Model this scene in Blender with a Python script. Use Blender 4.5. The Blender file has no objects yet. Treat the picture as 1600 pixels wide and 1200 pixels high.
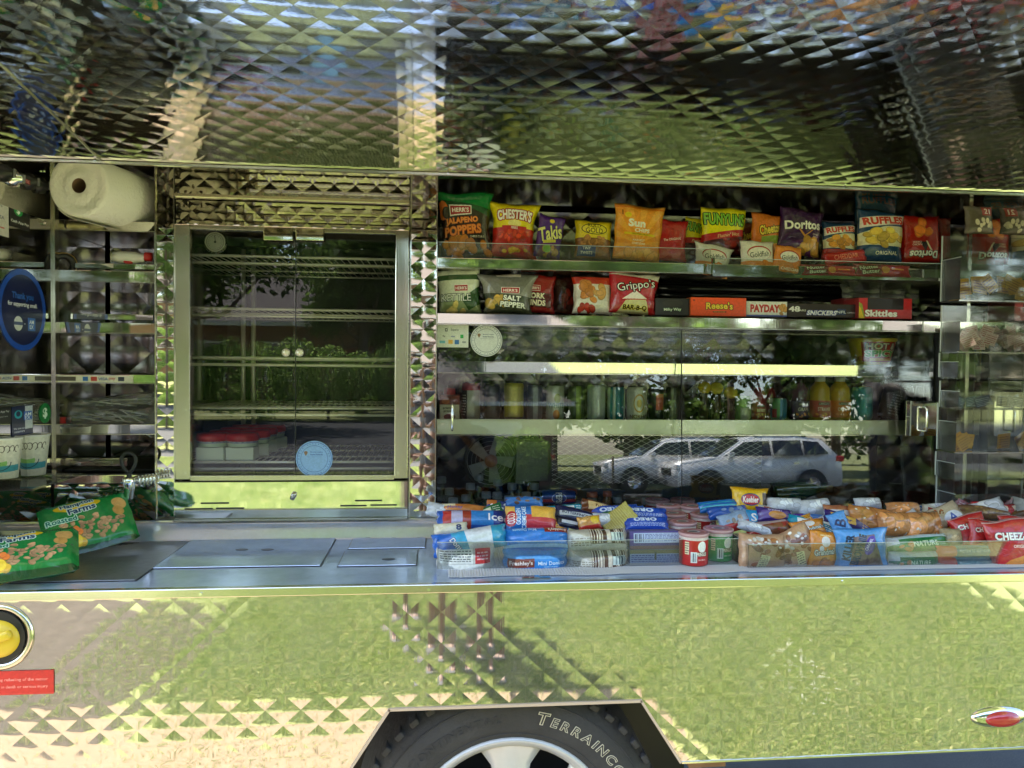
import bpy, bmesh, math, random
import numpy as np
from mathutils import Vector, Matrix, Euler
random.seed(7); np.random.seed(7)
SC = bpy.context.scene; COL = SC.collection
# ------------------------------------------------------------------ camera
CAMPOS = Vector((0.0, -1.72, 1.60)); FPX = 1173.0
_y, _p, _r = math.radians(5.66), math.radians(1.52), math.radians(0.59)
_fwd = Vector((math.sin(_y)*math.cos(_p), math.cos(_y)*math.cos(_p), -math.sin(_p)))
_rt = Vector((math.cos(_y), -math.sin(_y), 0.0)); _up = _rt.cross(_fwd)
RT = _rt*math.cos(_r)+_up*math.sin(_r); UP = -_rt*math.sin(_r)+_up*math.cos(_r)
cam = bpy.data.objects.new('camera', bpy.data.cameras.new('camera')); COL.objects.link(cam)
cam.matrix_world = Matrix(((RT.x, UP.x, -_fwd.x, CAMPOS.x), (RT.y, UP.y, -_fwd.y, CAMPOS.y), (RT.z, UP.z, -_fwd.z, CAMPOS.z), (0, 0, 0, 1)))
cam.data.sensor_width = 36.0; cam.data.lens = 36.0*FPX/1600.0
cam.data.clip_start = 0.02; cam.data.clip_end = 600.0
SC.camera = cam
# ------------------------------------------------------------------ light
SUNV = Vector((0.36, 0.34, -1.0)).normalized()
w = bpy.data.worlds.new('World'); SC.world = w; w.use_nodes = True
nt = w.node_tree; bg = nt.nodes['Background']; sky = nt.nodes.new('ShaderNodeTexSky')
sky.sky_type = 'NISHITA'; sky.sun_disc = False
sky.sun_elevation = math.radians(63.7); sky.sun_rotation = math.radians(226.6)
nt.links.new(sky.outputs[0], bg.inputs[0]); bg.inputs[1].default_value = 0.15
sl = bpy.data.lights.new('sun', 'SUN'); sl.energy = 5.0; sl.angle = math.radians(0.5); sl.color = (1.0, 0.95, 0.86)
so = bpy.data.objects.new('sun', sl); COL.objects.link(so); so.rotation_euler = SUNV.to_track_quat('-Z', 'Y').to_euler(); so.location = (-4, -2, 12)
SC.view_settings.view_transform = 'Standard'; SC.view_settings.look = 'None'; SC.view_settings.gamma = 1.0
SC.view_settings.exposure = 2.5; SC.view_settings.use_curve_mapping = False
SC.cycles.use_denoising = True; SC.cycles.max_bounces = 16; SC.cycles.glossy_bounces = 9; SC.cycles.diffuse_bounces = 5
SC.cycles.transparent_max_bounces = 32; SC.cycles.transmission_bounces = 8; SC.cycles.sample_clamp_indirect = 6.0

# ------------------------------------------------------------------ helpers
def ray(px, py):
    return RT*((px-800)/FPX)+UP*((600-py)/FPX)+_fwd
def P(px, py, Y):              # point at depth plane Y seen at that place of the photograph
    d = ray(px, py); return CAMPOS+d*((Y-CAMPOS.y)/d.y)
def G(px, py, Z):              # point at height Z
    d = ray(px, py); return CAMPOS+d*((Z-CAMPOS.z)/d.z)
def zz(py, Y, px=800): return P(px, py, Y).z
def xx(px, Y, py=600): return P(px, py, Y).x
def mesh(name, vs, fs, mat=None, parent=None, smooth=False, uvs=None):
    me = bpy.data.meshes.new(name); me.from_pydata([tuple(v) for v in vs], [], fs); me.update()
    if smooth: me.polygons.foreach_set('use_smooth', [True]*len(me.polygons))
    if uvs is not None:
        ul = me.uv_layers.new(name='UVMap'); li = np.zeros(len(me.loops), dtype=np.int32); me.loops.foreach_get('vertex_index', li)
        ul.data.foreach_set('uv', np.asarray(uvs, dtype=np.float32)[li].ravel())
    o = bpy.data.objects.new(name, me); COL.objects.link(o)
    if mat: me.materials.append(mat)
    if parent is not None: o.parent = parent
    return o
def bmobj(name, bm, mat=None, parent=None, smooth=False):
    me = bpy.data.meshes.new(name); bm.to_mesh(me); bm.free()
    if smooth: me.polygons.foreach_set('use_smooth', [True]*len(me.polygons))
    o = bpy.data.objects.new(name, me); COL.objects.link(o)
    if mat: me.materials.append(mat)
    if parent is not None: o.parent = parent
    return o
def empty(name, loc=(0, 0, 0), rot=(0, 0, 0)):
    o = bpy.data.objects.new(name, None); COL.objects.link(o); o.location = loc; o.rotation_euler = rot; o.empty_display_size = .05; return o
def tag(o, label, cat, group=None, kind=None):
    o['label'] = label; o['category'] = cat
    if group: o['group'] = group
    if kind: o['kind'] = kind
    return o
def struct(o, label=None): 
    o['kind'] = 'structure'
    if label: o['label'] = label
    return o
def abox(bm, a, b, bev=0.0):
    x0, y0, z0 = [min(a[i], b[i]) for i in range(3)]; x1, y1, z1 = [max(a[i], b[i]) for i in range(3)]
    r = bmesh.ops.create_cube(bm, size=1.0)
    for v in r['verts']:
        v.co = Vector(((x0+x1)/2+v.co.x*(x1-x0), (y0+y1)/2+v.co.y*(y1-y0), (z0+z1)/2+v.co.z*(z1-z0)))
    if bev > 0:
        es = list({e for v in r['verts'] for e in v.link_edges})
        bmesh.ops.bevel(bm, geom=es, offset=bev, segments=2, affect='EDGES', profile=.5)
def box(name, a, b, mat, parent=None, bev=0.0):
    bm = bmesh.new(); abox(bm, a, b, bev); return bmobj(name, bm, mat, parent)
def atube(bm, pts, r, n=8, cap=True):
    pts = [Vector(p) for p in pts]; rings = []
    for i, p in enumerate(pts):
        t = (pts[min(i+1, len(pts)-1)]-pts[max(i-1, 0)]).normalized()
        a = t.orthogonal().normalized() if i == 0 else (a-t*a.dot(t)).normalized()
        b = t.cross(a); rr = r[i] if isinstance(r, (list, tuple)) else r
        rings.append([bm.verts.new(p+(a*math.cos(k*2*math.pi/n)+b*math.sin(k*2*math.pi/n))*rr) for k in range(n)])
    for i in range(len(rings)-1):
        for k in range(n): bm.faces.new((rings[i][k], rings[i][(k+1) % n], rings[i+1][(k+1) % n], rings[i+1][k]))
    if cap: bm.faces.new(rings[0][::-1]); bm.faces.new(rings[-1])
def tube(name, pts, r, mat, parent=None, n=8):
    bm = bmesh.new(); atube(bm, pts, r, n); bmesh.ops.recalc_face_normals(bm, faces=bm.faces); return bmobj(name, bm, mat, parent, True)
def lathe(name, prof, mat, parent=None, n=28, smooth=True, phase=math.pi):
    """prof: (r, z) bottom to top, UV u round, v by height"""
    vs, fs, uv = [], [], []; z0, z1 = prof[0][1], prof[-1][1]
    L = [0]
    for i in range(1, len(prof)): L.append(L[-1]+math.hypot(prof[i][0]-prof[i-1][0], prof[i][1]-prof[i-1][1]))
    for i, (r, z) in enumerate(prof):
        for k in range(n+1):
            a = 2*math.pi*k/n+phase; vs.append((r*math.sin(a), -r*math.cos(a), z)); uv.append((k/n, (z-z0)/max(1e-6, z1-z0)))
    for i in range(len(prof)-1):
        for k in range(n):
            a = i*(n+1)+k; fs.append((a, a+1, a+n+2, a+n+1))
    o = mesh(name, vs, fs, mat, parent, smooth, uv)
    return o
def disc(name, c, r, mat, parent=None, axis='Y', n=32, th=.002):
    bm = bmesh.new(); c = Vector(c); d = {'X': Vector((1, 0, 0)), 'Y': Vector((0, 1, 0)), 'Z': Vector((0, 0, 1))}[axis]
    atube(bm, [c-d*th/2, c+d*th/2], r, n); bmesh.ops.recalc_face_normals(bm, faces=bm.faces); return bmobj(name, bm, mat, parent)

# ------------------------------------------------------------------ print raster: flat artwork computed here, glyph by glyph
_gm = {}
def glyphs(s, bold=0.02, H=56):
    k = (s, bold)
    if k in _gm: return _gm[k]
    cu = bpy.data.curves.new('t', 'FONT'); cu.body = s; cu.size = 1.0; cu.resolution_u = 3; cu.offset = bold; cu.space_character = 1.0+bold
    ob = bpy.data.objects.new('t', cu); me = bpy.data.meshes.new_from_object(ob); me.calc_loop_triangles()
    n = len(me.vertices); co = np.zeros(n*3); me.vertices.foreach_get('co', co); co = co.reshape(-1, 3)[:, :2]
    tr = np.array([t.vertices[:] for t in me.loop_triangles]).reshape(-1, 3)
    bpy.data.objects.remove(ob); bpy.data.meshes.remove(me); bpy.data.curves.remove(cu)
    if n == 0: _gm[k] = np.zeros((H, 4)); return _gm[k]
    mn, mx = co.min(0), co.max(0); sc = (H-8)/max(1e-6, (mx[1]-mn[1])); W = int((mx[0]-mn[0])*sc)+8
    q = (co-mn)*sc+4; M = np.zeros((H, W), dtype=bool)
    for a, b, c in q[tr]:
        x0, x1 = int(min(a[0], b[0], c[0])), int(max(a[0], b[0], c[0]))+1; y0, y1 = int(min(a[1], b[1], c[1])), int(max(a[1], b[1], c[1]))+1
        X, Y = np.meshgrid(np.arange(x0, x1+1)+.5, np.arange(y0, y1+1)+.5)
        e1 = (b[0]-a[0])*(Y-a[1])-(b[1]-a[1])*(X-a[0]); e2 = (c[0]-b[0])*(Y-b[1])-(c[1]-b[1])*(X-b[0]); e3 = (a[0]-c[0])*(Y-c[1])-(a[1]-c[1])*(X-c[0])
        m = ((e1 >= -.01) & (e2 >= -.01) & (e3 >= -.01)) | ((e1 <= .01) & (e2 <= .01) & (e3 <= .01))
        y1c, x1c = min(y1+1, H), min(x1+1, W); M[y0:y1c, x0:x1c] |= m[:y1c-y0, :x1c-x0]
    _gm[k] = M.astype(np.float32); return _gm[k]
def hexc(c):
    if isinstance(c, str): return np.array([int(c[i:i+2], 16)/255 for i in (0, 2, 4)])
    return np.array(c)
class Art:
    def __init__(s, w, h, bgc):
        s.w, s.h = w, h; s.a = np.ones((h, w, 3))*hexc(bgc); s.X, s.Y = np.meshgrid((np.arange(w)+.5)/w, (np.arange(h)+.5)/h); s.asp = h/w
    def put(s, m, c): s.a = s.a*(1-m[..., None])+hexc(c)*m[..., None]; return s
    def r(s, x0, y0, x1, y1, c, rot=0):
        cx, cy = (x0+x1)/2, (y0+y1)/2; t = math.radians(rot); dx, dy = s.X-cx, (s.Y-cy)*s.asp
        u, v = dx*math.cos(t)+dy*math.sin(t), -dx*math.sin(t)+dy*math.cos(t)
        return s.put(((abs(u) < (x1-x0)/2) & (abs(v) < (y1-y0)/2*s.asp)).astype(float), c)
    def e(s, cx, cy, rx, ry, c, rot=0):
        t = math.radians(rot); dx, dy = s.X-cx, (s.Y-cy)*s.asp; u, v = dx*math.cos(t)+dy*math.sin(t), -dx*math.sin(t)+dy*math.cos(t)
        d = np.sqrt((u/rx)**2+(v/(ry*s.asp))**2); return s.put(np.clip((1-d)*min(rx, ry)*s.w*1.5+.5, 0, 1), c)
    def p(s, pts, c):
        m = np.zeros((s.h, s.w), bool); n = len(pts)
        for i in range(n):
            (xa, ya), (xb, yb) = pts[i], pts[(i+1) % n]
            if ya == yb: continue
            m ^= ((ya > s.Y) != (yb > s.Y)) & (s.X < (xb-xa)*(s.Y-ya)/(yb-ya)+xa)
        return s.put(m.astype(float), c)
    def t(s, txt, cx, cy, hh, c, ol=None, olw=2, rot=0, arc=0, mw=None, b=.02, sh=0, flip=False):
        """text centred at cx,cy, height hh of the picture height; mw max width; arc bends it"""
        M = glyphs(txt, b); H, W = M.shape; hp = hh*s.h*H/(H-8); wp = hp*W/H*(1.0)
        if mw and wp > mw*s.w: wp = mw*s.w
        t = math.radians(rot+(180 if flip else 0)); dx = (s.X-cx)*s.w; dy = (s.Y-cy)*s.h
        u, v = dx*math.cos(t)+dy*math.sin(t), -dx*math.sin(t)+dy*math.cos(t)
        v = v+arc*hp*(u/(wp/2))**2; u = u-sh*v
        def smp(du, dv):
            gx, gy = ((u+du)/wp+.5)*W, ((v+dv)/hp+.5)*H; ok = (gx > 0) & (gx < W-1) & (gy > 0) & (gy < H-1)
            gx, gy = np.clip(gx, 0, W-1.01), np.clip(gy, 0, H-1.01); i, j = gx.astype(int), gy.astype(int); fx, fy = gx-i, gy-j
            return (M[j, i]*(1-fx)*(1-fy)+M[j, i+1]*fx*(1-fy)+M[j+1, i]*(1-fx)*fy+M[j+1, i+1]*fx*fy)*ok
        if ol is not None:
            m = np.zeros_like(u)
            for k in range(10): m = np.maximum(m, smp(olw*math.cos(k*.628), olw*math.sin(k*.628)))
            s.put(np.clip(m*1.4, 0, 1), ol)
        return s.put(np.clip(smp(0, 0)*1.2, 0, 1), c)
    def c(s, cx, cy, rx, ry, col, n=12, sz=.09, var=.15, seed=1):
        R = random.Random(seed); col = hexc(col)
        for _ in range(n):
            a, q = R.random()*6.28, math.sqrt(R.random()); k = 1+R.uniform(-var, var); x, y = cx+math.cos(a)*q*rx, cy+math.sin(a)*q*ry; rot = R.uniform(0, 180); z = sz*R.uniform(.7, 1.2)
            s.e(x, y, z, z*.7/s.asp, np.clip(col*k*.87, 0, 1), rot); s.e(x+.006, y+.006, z*.86, z*.56/s.asp, np.clip(col*k*1.03, 0, 1), rot)
        return s
    def rays(s, cx, cy, c, n=18, mix=.5):
        a = np.arctan2(s.Y-cy, s.X-cx); return s.put((np.sin(a*n) > 0)*mix, c)
    def stripes(s, x0, y0, x1, y1, c, n=20, vert=True):
        q = s.X if vert else s.Y; f = np.sin(q*n*6.28*1.0+np.sin(q*91)*2) > .1
        return s.put(((s.X > x0) & (s.X < x1) & (s.Y > y0) & (s.Y < y1) & f).astype(float), c)
    def lines(s, x0, y0, x1, y1, c, n=5, seed=3):   # small print
        R = random.Random(seed); hh = (y1-y0)/n
        for i in range(n):
            x = x0
            while x < x1-.02:
                q = R.uniform(.02, .07); s.r(x, y0+i*hh+hh*.3, min(x1, x+q), y0+i*hh+hh*.7, c); x += q+.015
        return s
    def done(s, name):
        R = np.random.RandomState(len(name)+s.w); g = R.rand(s.h//6+2, s.w//6+2); ii, jj = np.arange(s.h)/6, np.arange(s.w)/6; i0, j0 = ii.astype(int), jj.astype(int); fi, fj = (ii-i0)[:, None], (jj-j0)[None]
        gg = (g[i0][:, j0]*(1-fi)*(1-fj)+g[i0+1][:, j0]*fi*(1-fj)+g[i0][:, j0+1]*(1-fi)*fj+g[i0+1][:, j0+1]*fi*fj); s.a = s.a*(1+.10*(gg-.5)+.07*(R.rand(s.h, s.w)-.5))[..., None]
        im = bpy.data.images.new(name, s.w, s.h); px = np.ones((s.h, s.w, 4), dtype=np.float32); px[..., :3] = np.clip(s.a, 0, 1)
        im.pixels.foreach_set(px.ravel()); im.update(); im.pack(); return im

# ------------------------------------------------------------------ materials
_mc = {}
def pmat(name, col, rough=.5, metal=0.0, noise=0, nscale=20, bump=0, bscale=40, spec=.5, coat=0, trans=0, aniso=0, rvar=0):
    if name in _mc: return _mc[name]
    m = bpy.data.materials.new(name); m.use_nodes = True; n = m.node_tree; b = n.nodes['Principled BSDF']
    b.inputs['Base Color'].default_value = (*col, 1); b.inputs['Roughness'].default_value = rough; b.inputs['Metallic'].default_value = metal
    b.inputs['Specular IOR Level'].default_value = spec; b.inputs['Coat Weight'].default_value = coat
    if trans: b.inputs['Transmission Weight'].default_value = trans
    tc = n.nodes.new('ShaderNodeTexCoord')
    if noise:
        t = n.nodes.new('ShaderNodeTexNoise'); t.inputs['Scale'].default_value = nscale; t.inputs['Detail'].default_value = 6
        n.links.new(tc.outputs['Object'], t.inputs['Vector'])
        mx = n.nodes.new('ShaderNodeMix'); mx.data_type = 'RGBA'
        mx.inputs[6].default_value = (*[c*(1-noise) for c in col], 1); mx.inputs[7].default_value = (*[min(1, c*(1+noise)) for c in col], 1)
        n.links.new(t.outputs[0], mx.inputs[0]); n.links.new(mx.outputs[2], b.inputs['Base Color'])
        if rvar:
            mr = n.nodes.new('ShaderNodeMapRange'); mr.inputs[3].default_value = max(0, rough-rvar); mr.inputs[4].default_value = rough+rvar
            n.links.new(t.outputs[0], mr.inputs[0]); n.links.new(mr.outputs[0], b.inputs['Roughness'])
    if bump:
        t2 = n.nodes.new('ShaderNodeTexNoise'); t2.inputs['Scale'].default_value = bscale; t2.inputs['Detail'].default_value = 4
        n.links.new(tc.outputs['Object'], t2.inputs['Vector']); bu = n.nodes.new('ShaderNodeBump'); bu.inputs['Strength'].default_value = bump; bu.inputs['Distance'].default_value = .01
        n.links.new(t2.outputs[0], bu.inputs['Height']); n.links.new(bu.outputs[0], b.inputs['Normal'])
    _mc[name] = m; return m
def steel(name, col=(.62, .60, .56), rough=.05, dust=.04, brush=.02, wav=.0, vert=True, dust_sheen_col=(.45, .4, .32), dv=1.0):
    """mirror stainless: brushed roughness streaks, waviness, thin patchy dust film, on the counter a painted blue sheen"""
    m = bpy.data.materials.new(name); m.use_nodes = True; n = m.node_tree; L = n.links; b = n.nodes['Principled BSDF']; out = n.nodes['Material Output']
    b.inputs['Base Color'].default_value = (*col, 1); b.inputs['Metallic'].default_value = 1.0
    tc = n.nodes.new('ShaderNodeTexCoord'); mp = n.nodes.new('ShaderNodeMapping'); L.new(tc.outputs['Object'], mp.inputs[0])
    mp.inputs['Scale'].default_value = (260, 260, 5) if vert else (6, 260, 260)
    t = n.nodes.new('ShaderNodeTexNoise'); t.inputs['Scale'].default_value = 1; t.inputs['Detail'].default_value = 3; L.new(mp.outputs[0], t.inputs['Vector'])
    t3 = n.nodes.new('ShaderNodeTexNoise'); t3.inputs['Scale'].default_value = 3.2; t3.inputs['Detail'].default_value = 5; L.new(tc.outputs['Object'], t3.inputs['Vector'])
    mr = n.nodes.new('ShaderNodeMapRange'); mr.inputs[1].default_value = .3; mr.inputs[2].default_value = .75; mr.inputs[3].default_value = rough*.6; mr.inputs[4].default_value = rough*1.7
    L.new(t3.outputs[0], mr.inputs[0]); L.new(mr.outputs[0], b.inputs['Roughness'])
    bu = n.nodes.new('ShaderNodeBump'); bu.inputs['Strength'].default_value = brush; bu.inputs['Distance'].default_value = .001; L.new(t.outputs[0], bu.inputs['Height'])
    last = bu
    if wav:
        t4 = n.nodes.new('ShaderNodeTexNoise'); t4.inputs['Scale'].default_value = 5; t4.inputs['Detail'].default_value = 1; L.new(tc.outputs['Object'], t4.inputs['Vector'])
        b4 = n.nodes.new('ShaderNodeBump'); b4.inputs['Strength'].default_value = wav; b4.inputs['Distance'].default_value = .01; L.new(t4.outputs[0], b4.inputs['Height']); L.new(bu.outputs[0], b4.inputs['Normal']); last = b4
    L.new(last.outputs[0], b.inputs['Normal'])
    d = n.nodes.new('ShaderNodeBsdfDiffuse'); d.inputs[0].default_value = (*dust_sheen_col, 1)
    t5 = n.nodes.new('ShaderNodeTexNoise'); t5.inputs['Scale'].default_value = 9; t5.inputs['Detail'].default_value = 8; t5.inputs['Roughness'].default_value = .7; L.new(tc.outputs['Object'], t5.inputs['Vector'])
    m5 = n.nodes.new('ShaderNodeMapRange'); m5.inputs[1].default_value = .35; m5.inputs[2].default_value = .8; m5.inputs[3].default_value = dust*(1-.6*dv); m5.inputs[4].default_value = dust*(1+1.2*dv); L.new(t5.outputs[0], m5.inputs[0])
    ms = n.nodes.new('ShaderNodeMixShader'); L.new(m5.outputs[0], ms.inputs[0]); L.new(b.outputs[0], ms.inputs[1]); L.new(d.outputs[0], ms.inputs[2]); L.new(ms.outputs[0], out.inputs[0])
    return m
def glassmat(name, tint=(.93, .95, .93), ior=1.5, rough=.0, film=0.0, fcol=(.8, .8, .8)):
    m = bpy.data.materials.new(name); m.use_nodes = True; n = m.node_tree; L = n.links; out = n.nodes['Material Output']; n.nodes.remove(n.nodes['Principled BSDF'])
    t = n.nodes.new('ShaderNodeBsdfTransparent'); t.inputs[0].default_value = (*tint, 1); g = n.nodes.new('ShaderNodeBsdfGlossy'); g.inputs['Roughness'].default_value = rough
    f = n.nodes.new('ShaderNodeFresnel'); f.inputs[0].default_value = ior; ms = n.nodes.new('ShaderNodeMixShader')
    L.new(f.outputs[0], ms.inputs[0]); L.new(t.outputs[0], ms.inputs[1]); L.new(g.outputs[0], ms.inputs[2]); last = ms
    if film:
        d = n.nodes.new('ShaderNodeBsdfDiffuse'); d.inputs[0].default_value = (*fcol, 1); tc = n.nodes.new('ShaderNodeTexCoord'); tx = n.nodes.new('ShaderNodeTexNoise'); tx.inputs['Scale'].default_value = 12; tx.inputs['Detail'].default_value = 6
        L.new(tc.outputs['Object'], tx.inputs['Vector']); mr = n.nodes.new('ShaderNodeMapRange'); mr.inputs[1].default_value = .35; mr.inputs[2].default_value = .75; mr.inputs[3].default_value = film*.3; mr.inputs[4].default_value = film*1.8; L.new(tx.outputs[0], mr.inputs[0])
        m2 = n.nodes.new('ShaderNodeMixShader'); L.new(mr.outputs[0], m2.inputs[0]); L.new(ms.outputs[0], m2.inputs[1]); L.new(d.outputs[0], m2.inputs[2]); last = m2
    L.new(last.outputs[0], out.inputs[0]); return m
def artmat(name, art, rough=.3, bump=.25, bscale=28, coat=.5, metal=0.0, film=0):
    im = art.done(name); m = bpy.data.materials.new(name); m.use_nodes = True; n = m.node_tree; L = n.links; b = n.nodes['Principled BSDF']
    ti = n.nodes.new('ShaderNodeTexImage'); ti.image = im; ti.interpolation = 'Linear'; uv = n.nodes.new('ShaderNodeUVMap'); uv.uv_map = 'UVMap'; L.new(uv.outputs[0], ti.inputs[0])
    L.new(ti.outputs[0], b.inputs['Base Color']); b.inputs['Roughness'].default_value = rough; b.inputs['Coat Weight'].default_value = coat; b.inputs['Coat Roughness'].default_value = .08; b.inputs['Metallic'].default_value = metal
    if bump:
        tc = n.nodes.new('ShaderNodeTexCoord'); t = n.nodes.new('ShaderNodeTexNoise'); t.inputs['Scale'].default_value = bscale; t.inputs['Detail'].default_value = 3; t.inputs['Distortion'].default_value = .8
        L.new(tc.outputs['Object'], t.inputs['Vector']); bu = n.nodes.new('ShaderNodeBump'); bu.inputs['Strength'].default_value = bump; bu.inputs['Distance'].default_value = .012
        L.new(t.outputs[0], bu.inputs['Height']); L.new(bu.outputs[0], b.inputs['Normal'])
    return m
S_SKIN = steel('quilted stainless skin', col=(.66, .63, .57), rough=.032, dust=.14, brush=.03)
S_HOOD = steel('quilted stainless hood', col=(.82, .81, .78), rough=.030, dust=.012, brush=.05)
S_COL = steel('quilted stainless column', col=(.74, .69, .60), rough=.03, dust=.02)
S_FLAT = steel('polished stainless', col=(.78, .76, .70), rough=.035, dust=.03, wav=.02)
S_TRIM = steel('brushed trim', col=(.72, .69, .60), rough=.14, dust=.06, brush=.06)
S_CTR = steel('counter stainless', col=(.70, .73, .80), rough=.09, dust=.42, brush=.12, wav=.012, vert=False, dust_sheen_col=(.50, .60, .78), dv=.25)  # blue sky sheen painted into the counter's film colour
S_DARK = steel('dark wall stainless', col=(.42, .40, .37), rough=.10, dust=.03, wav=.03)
BLACK = pmat('black plastic', (.012, .012, .013), .4); DARKI = pmat('dark interior', (.02, .02, .019), .6, noise=.3)
GLASS = glassmat('door glass', (.96, .97, .96), 1.62); GLASSW = glassmat('warmer glass', (.98, .98, .98), 1.50); PLEXI = glassmat('plexiglass', (.95, .96, .95), 1.45, .02, .025); PLEDGE = pmat('plexi edge', (.55, .6, .58), .2, spec=.8)
WHITE = pmat('white plastic', (.75, .74, .7), .4); RED = pmat('red plastic', (.6, .03, .03), .35)
CHROME = pmat('chrome', (.8, .8, .8), .06, 1.0); GREYP = pmat('grey plastic', (.25, .25, .26), .5)
YELLOWP = pmat('yellow plastic', (.7, .5, .03), .35)
# ------------------------------------------------------------------ quilted sheet builder
def quilt(name, polys, fmap, fnor, cw, ch, amp, mat, parent=None, N=5, off=(0, 0), ampf=None):
    bm = bmesh.new(); hl = bm.verts.layers.float.new('h')
    for poly in polys:
        b2 = bmesh.new(); h2 = b2.verts.layers.float.new('h')
        xs = [p[0] for p in poly]; ys = [p[1] for p in poly]; ou, ov = off
        A = [(x-ou)/cw+(y-ov)/ch for x in (min(xs), max(xs)) for y in (min(ys), max(ys))]; B = [(x-ou)/cw-(y-ov)/ch for x in (min(xs), max(xs)) for y in (min(ys), max(ys))]
        for i in range(math.floor(min(A)), math.ceil(max(A))):
            for j in range(math.floor(min(B)), math.ceil(max(B))):
                u0, v0 = (i+.5+j+.5)/2*cw+ou, (i-j)/2*ch+ov
                if u0 < min(xs)-cw or u0 > max(xs)+cw or v0 < min(ys)-ch or v0 > max(ys)+ch: continue
                g = {}
                for a in range(N+1):
                    for b in range(N+1):
                        aa, bb = i+a/N, j+b/N; v = b2.verts.new(((aa+bb)/2*cw+ou, (aa-bb)/2*ch+ov, 0))
                        p_, q_ = 1-(2*a/N-1)**2, 1-(2*b/N-1)**2
                        v[h2] = amp*(p_*q_)*(ampf(u0, v0) if ampf else 1) if p_*q_ > 0 else 0; g[a, b] = v
                for a in range(N):
                    for b in range(N): b2.faces.new((g[a, b], g[a+1, b], g[a+1, b+1], g[a, b+1]))
        n = len(poly); cx, cy = sum(xs)/n, sum(ys)/n
        for k in range(n):
            p0, p1 = Vector((*poly[k], 0)), Vector((*poly[(k+1) % n], 0)); nn = Vector((p1.y-p0.y, -(p1.x-p0.x), 0)).normalized()
            if nn.dot(Vector((cx, cy, 0))-p0) > 0: nn = -nn
            bmesh.ops.bisect_plane(b2, geom=b2.verts[:]+b2.edges[:]+b2.faces[:], plane_co=p0, plane_no=nn, clear_outer=True, dist=1e-6)
        mp = {}
        for v in b2.verts:
            c = v.co; nv = bm.verts.new(fmap(c.x, c.y)+fnor(c.x, c.y)*v[h2]); mp[v] = nv
        for f in b2.faces:
            try: bm.faces.new([mp[v] for v in f.verts])
            except ValueError: pass
        b2.free()
    # turn all faces towards the wanted side
    bm.normal_update(); fs = bm.faces[:]; 
    u0, v0 = sum(p[0] for p in polys[0])/len(polys[0]), sum(p[1] for p in polys[0])/len(polys[0])
    want = fnor(u0, v0); s = sum(f.normal.dot(want) for f in fs[:200])
    if s < 0: bmesh.ops.reverse_faces(bm, faces=fs)
    return bmobj(name, bm, mat, parent, True)
def wallmap(Y, tilt=0.0, z0=0.0): return (lambda u, v: Vector((u, Y+(v-z0)*tilt, v))), (lambda u, v: Vector((0, -1, tilt)).normalized())
def rect(x0, x1, z0, z1): return [(x0, z0), (x1, z0), (x1, z1), (x0, z1)]
# ------------------------------------------------------------------ key measures of the truck
ZC = zz(911, 0); ZR = zz(923.5, 0); YH = .48; ZH = P(460, 262, YH).z; YF = .50
ZBOT = P(1065, 1190, 0).z; ZCUT = P(800, 1100, 0).z
XL, XR = -2.3, 3.1                              # the body runs on past both sides of the picture
XLW = xx(87, .52); XRW = xx(1503, .53)          # walls of the open bay
XC1a, XC1b, XC2a, XC2b = xx(243, YF), xx(274, YF), xx(640, YF), xx(682, YF)
ZL = ZC+.052                                    # ledge behind the counter
XK0, XK1 = P(607, 1106, 0).x, P(1003, 1091, 0).x
XB0, XB1 = XK0-(P(1065, 1190, 0).x-XK1), P(1065, 1190, 0).x
truck = empty('food_truck', (0, 0, 0)); tag(truck, 'stainless steel catering truck with its quilted side hood raised over the serving counter', 'food truck')
def part(name, a, b, mat, bev=0.0, par=None): return box(name, a, b, mat, par or truck, bev)
# outer skin
fm, fn = wallmap(0.0)
quilt('lower_skin', [[(XL, ZR), (XK0, ZR), (XK0, ZCUT), (XB0, ZBOT), (XL, ZBOT)], rect(XK0, XK1, ZCUT, ZR), [(XK1, ZR), (XR, ZR), (XR, ZBOT), (XB1, ZBOT), (XK1, ZCUT)]], fm, fn, .079, .072, .00062, S_SKIN, truck, 5, (.013, .02), lambda u, v: .45+.95*min(1, max(0, (ZR-v)/(ZR-ZBOT))))
rail = part('counter_rail', (XL, -.006, ZR), (XR, .012, ZC+.002), S_TRIM, .002)
for px in (315, 670, 1000, 1315): disc('rivet', (xx(px, 0, 915), -.0068, (ZC+ZR)/2), .0035, CHROME, rail, 'Y', 10, .003)
# wheel cut-out edge
bm = bmesh.new()
for (a, b) in (((XB0, ZBOT), (XK0, ZCUT)), ((XK0, ZCUT), (XK1, ZCUT)), ((XK1, ZCUT), (XB1, ZBOT))):
    d = Vector((b[0]-a[0], 0, b[1]-a[1])).normalized(); n_ = Vector((d.z, 0, -d.x))*.006
    vs = [bm.verts.new(Vector((q[0], y, q[1]))+o) for q in (a, b) for y in (-.004, .06) for o in (Vector(), n_)]
    for f in ((0, 1, 5, 4), (0, 4, 6, 2), (1, 3, 7, 5), (2, 6, 7, 3)): bm.faces.new([vs[i] for i in f])
bmesh.ops.recalc_face_normals(bm, faces=bm.faces); bmobj('wheel_arch_edge', bm, pmat('sandy arch edge', (.55, .42, .30), .5), truck)
bm = bmesh.new(); abox(bm, (XL, -.003, ZBOT-.004), (XB0, .02, ZBOT)); abox(bm, (XB1, -.003, ZBOT-.004), (XR, .02, ZBOT)); bmobj('bottom_edge', bm, S_TRIM, truck)
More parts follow.
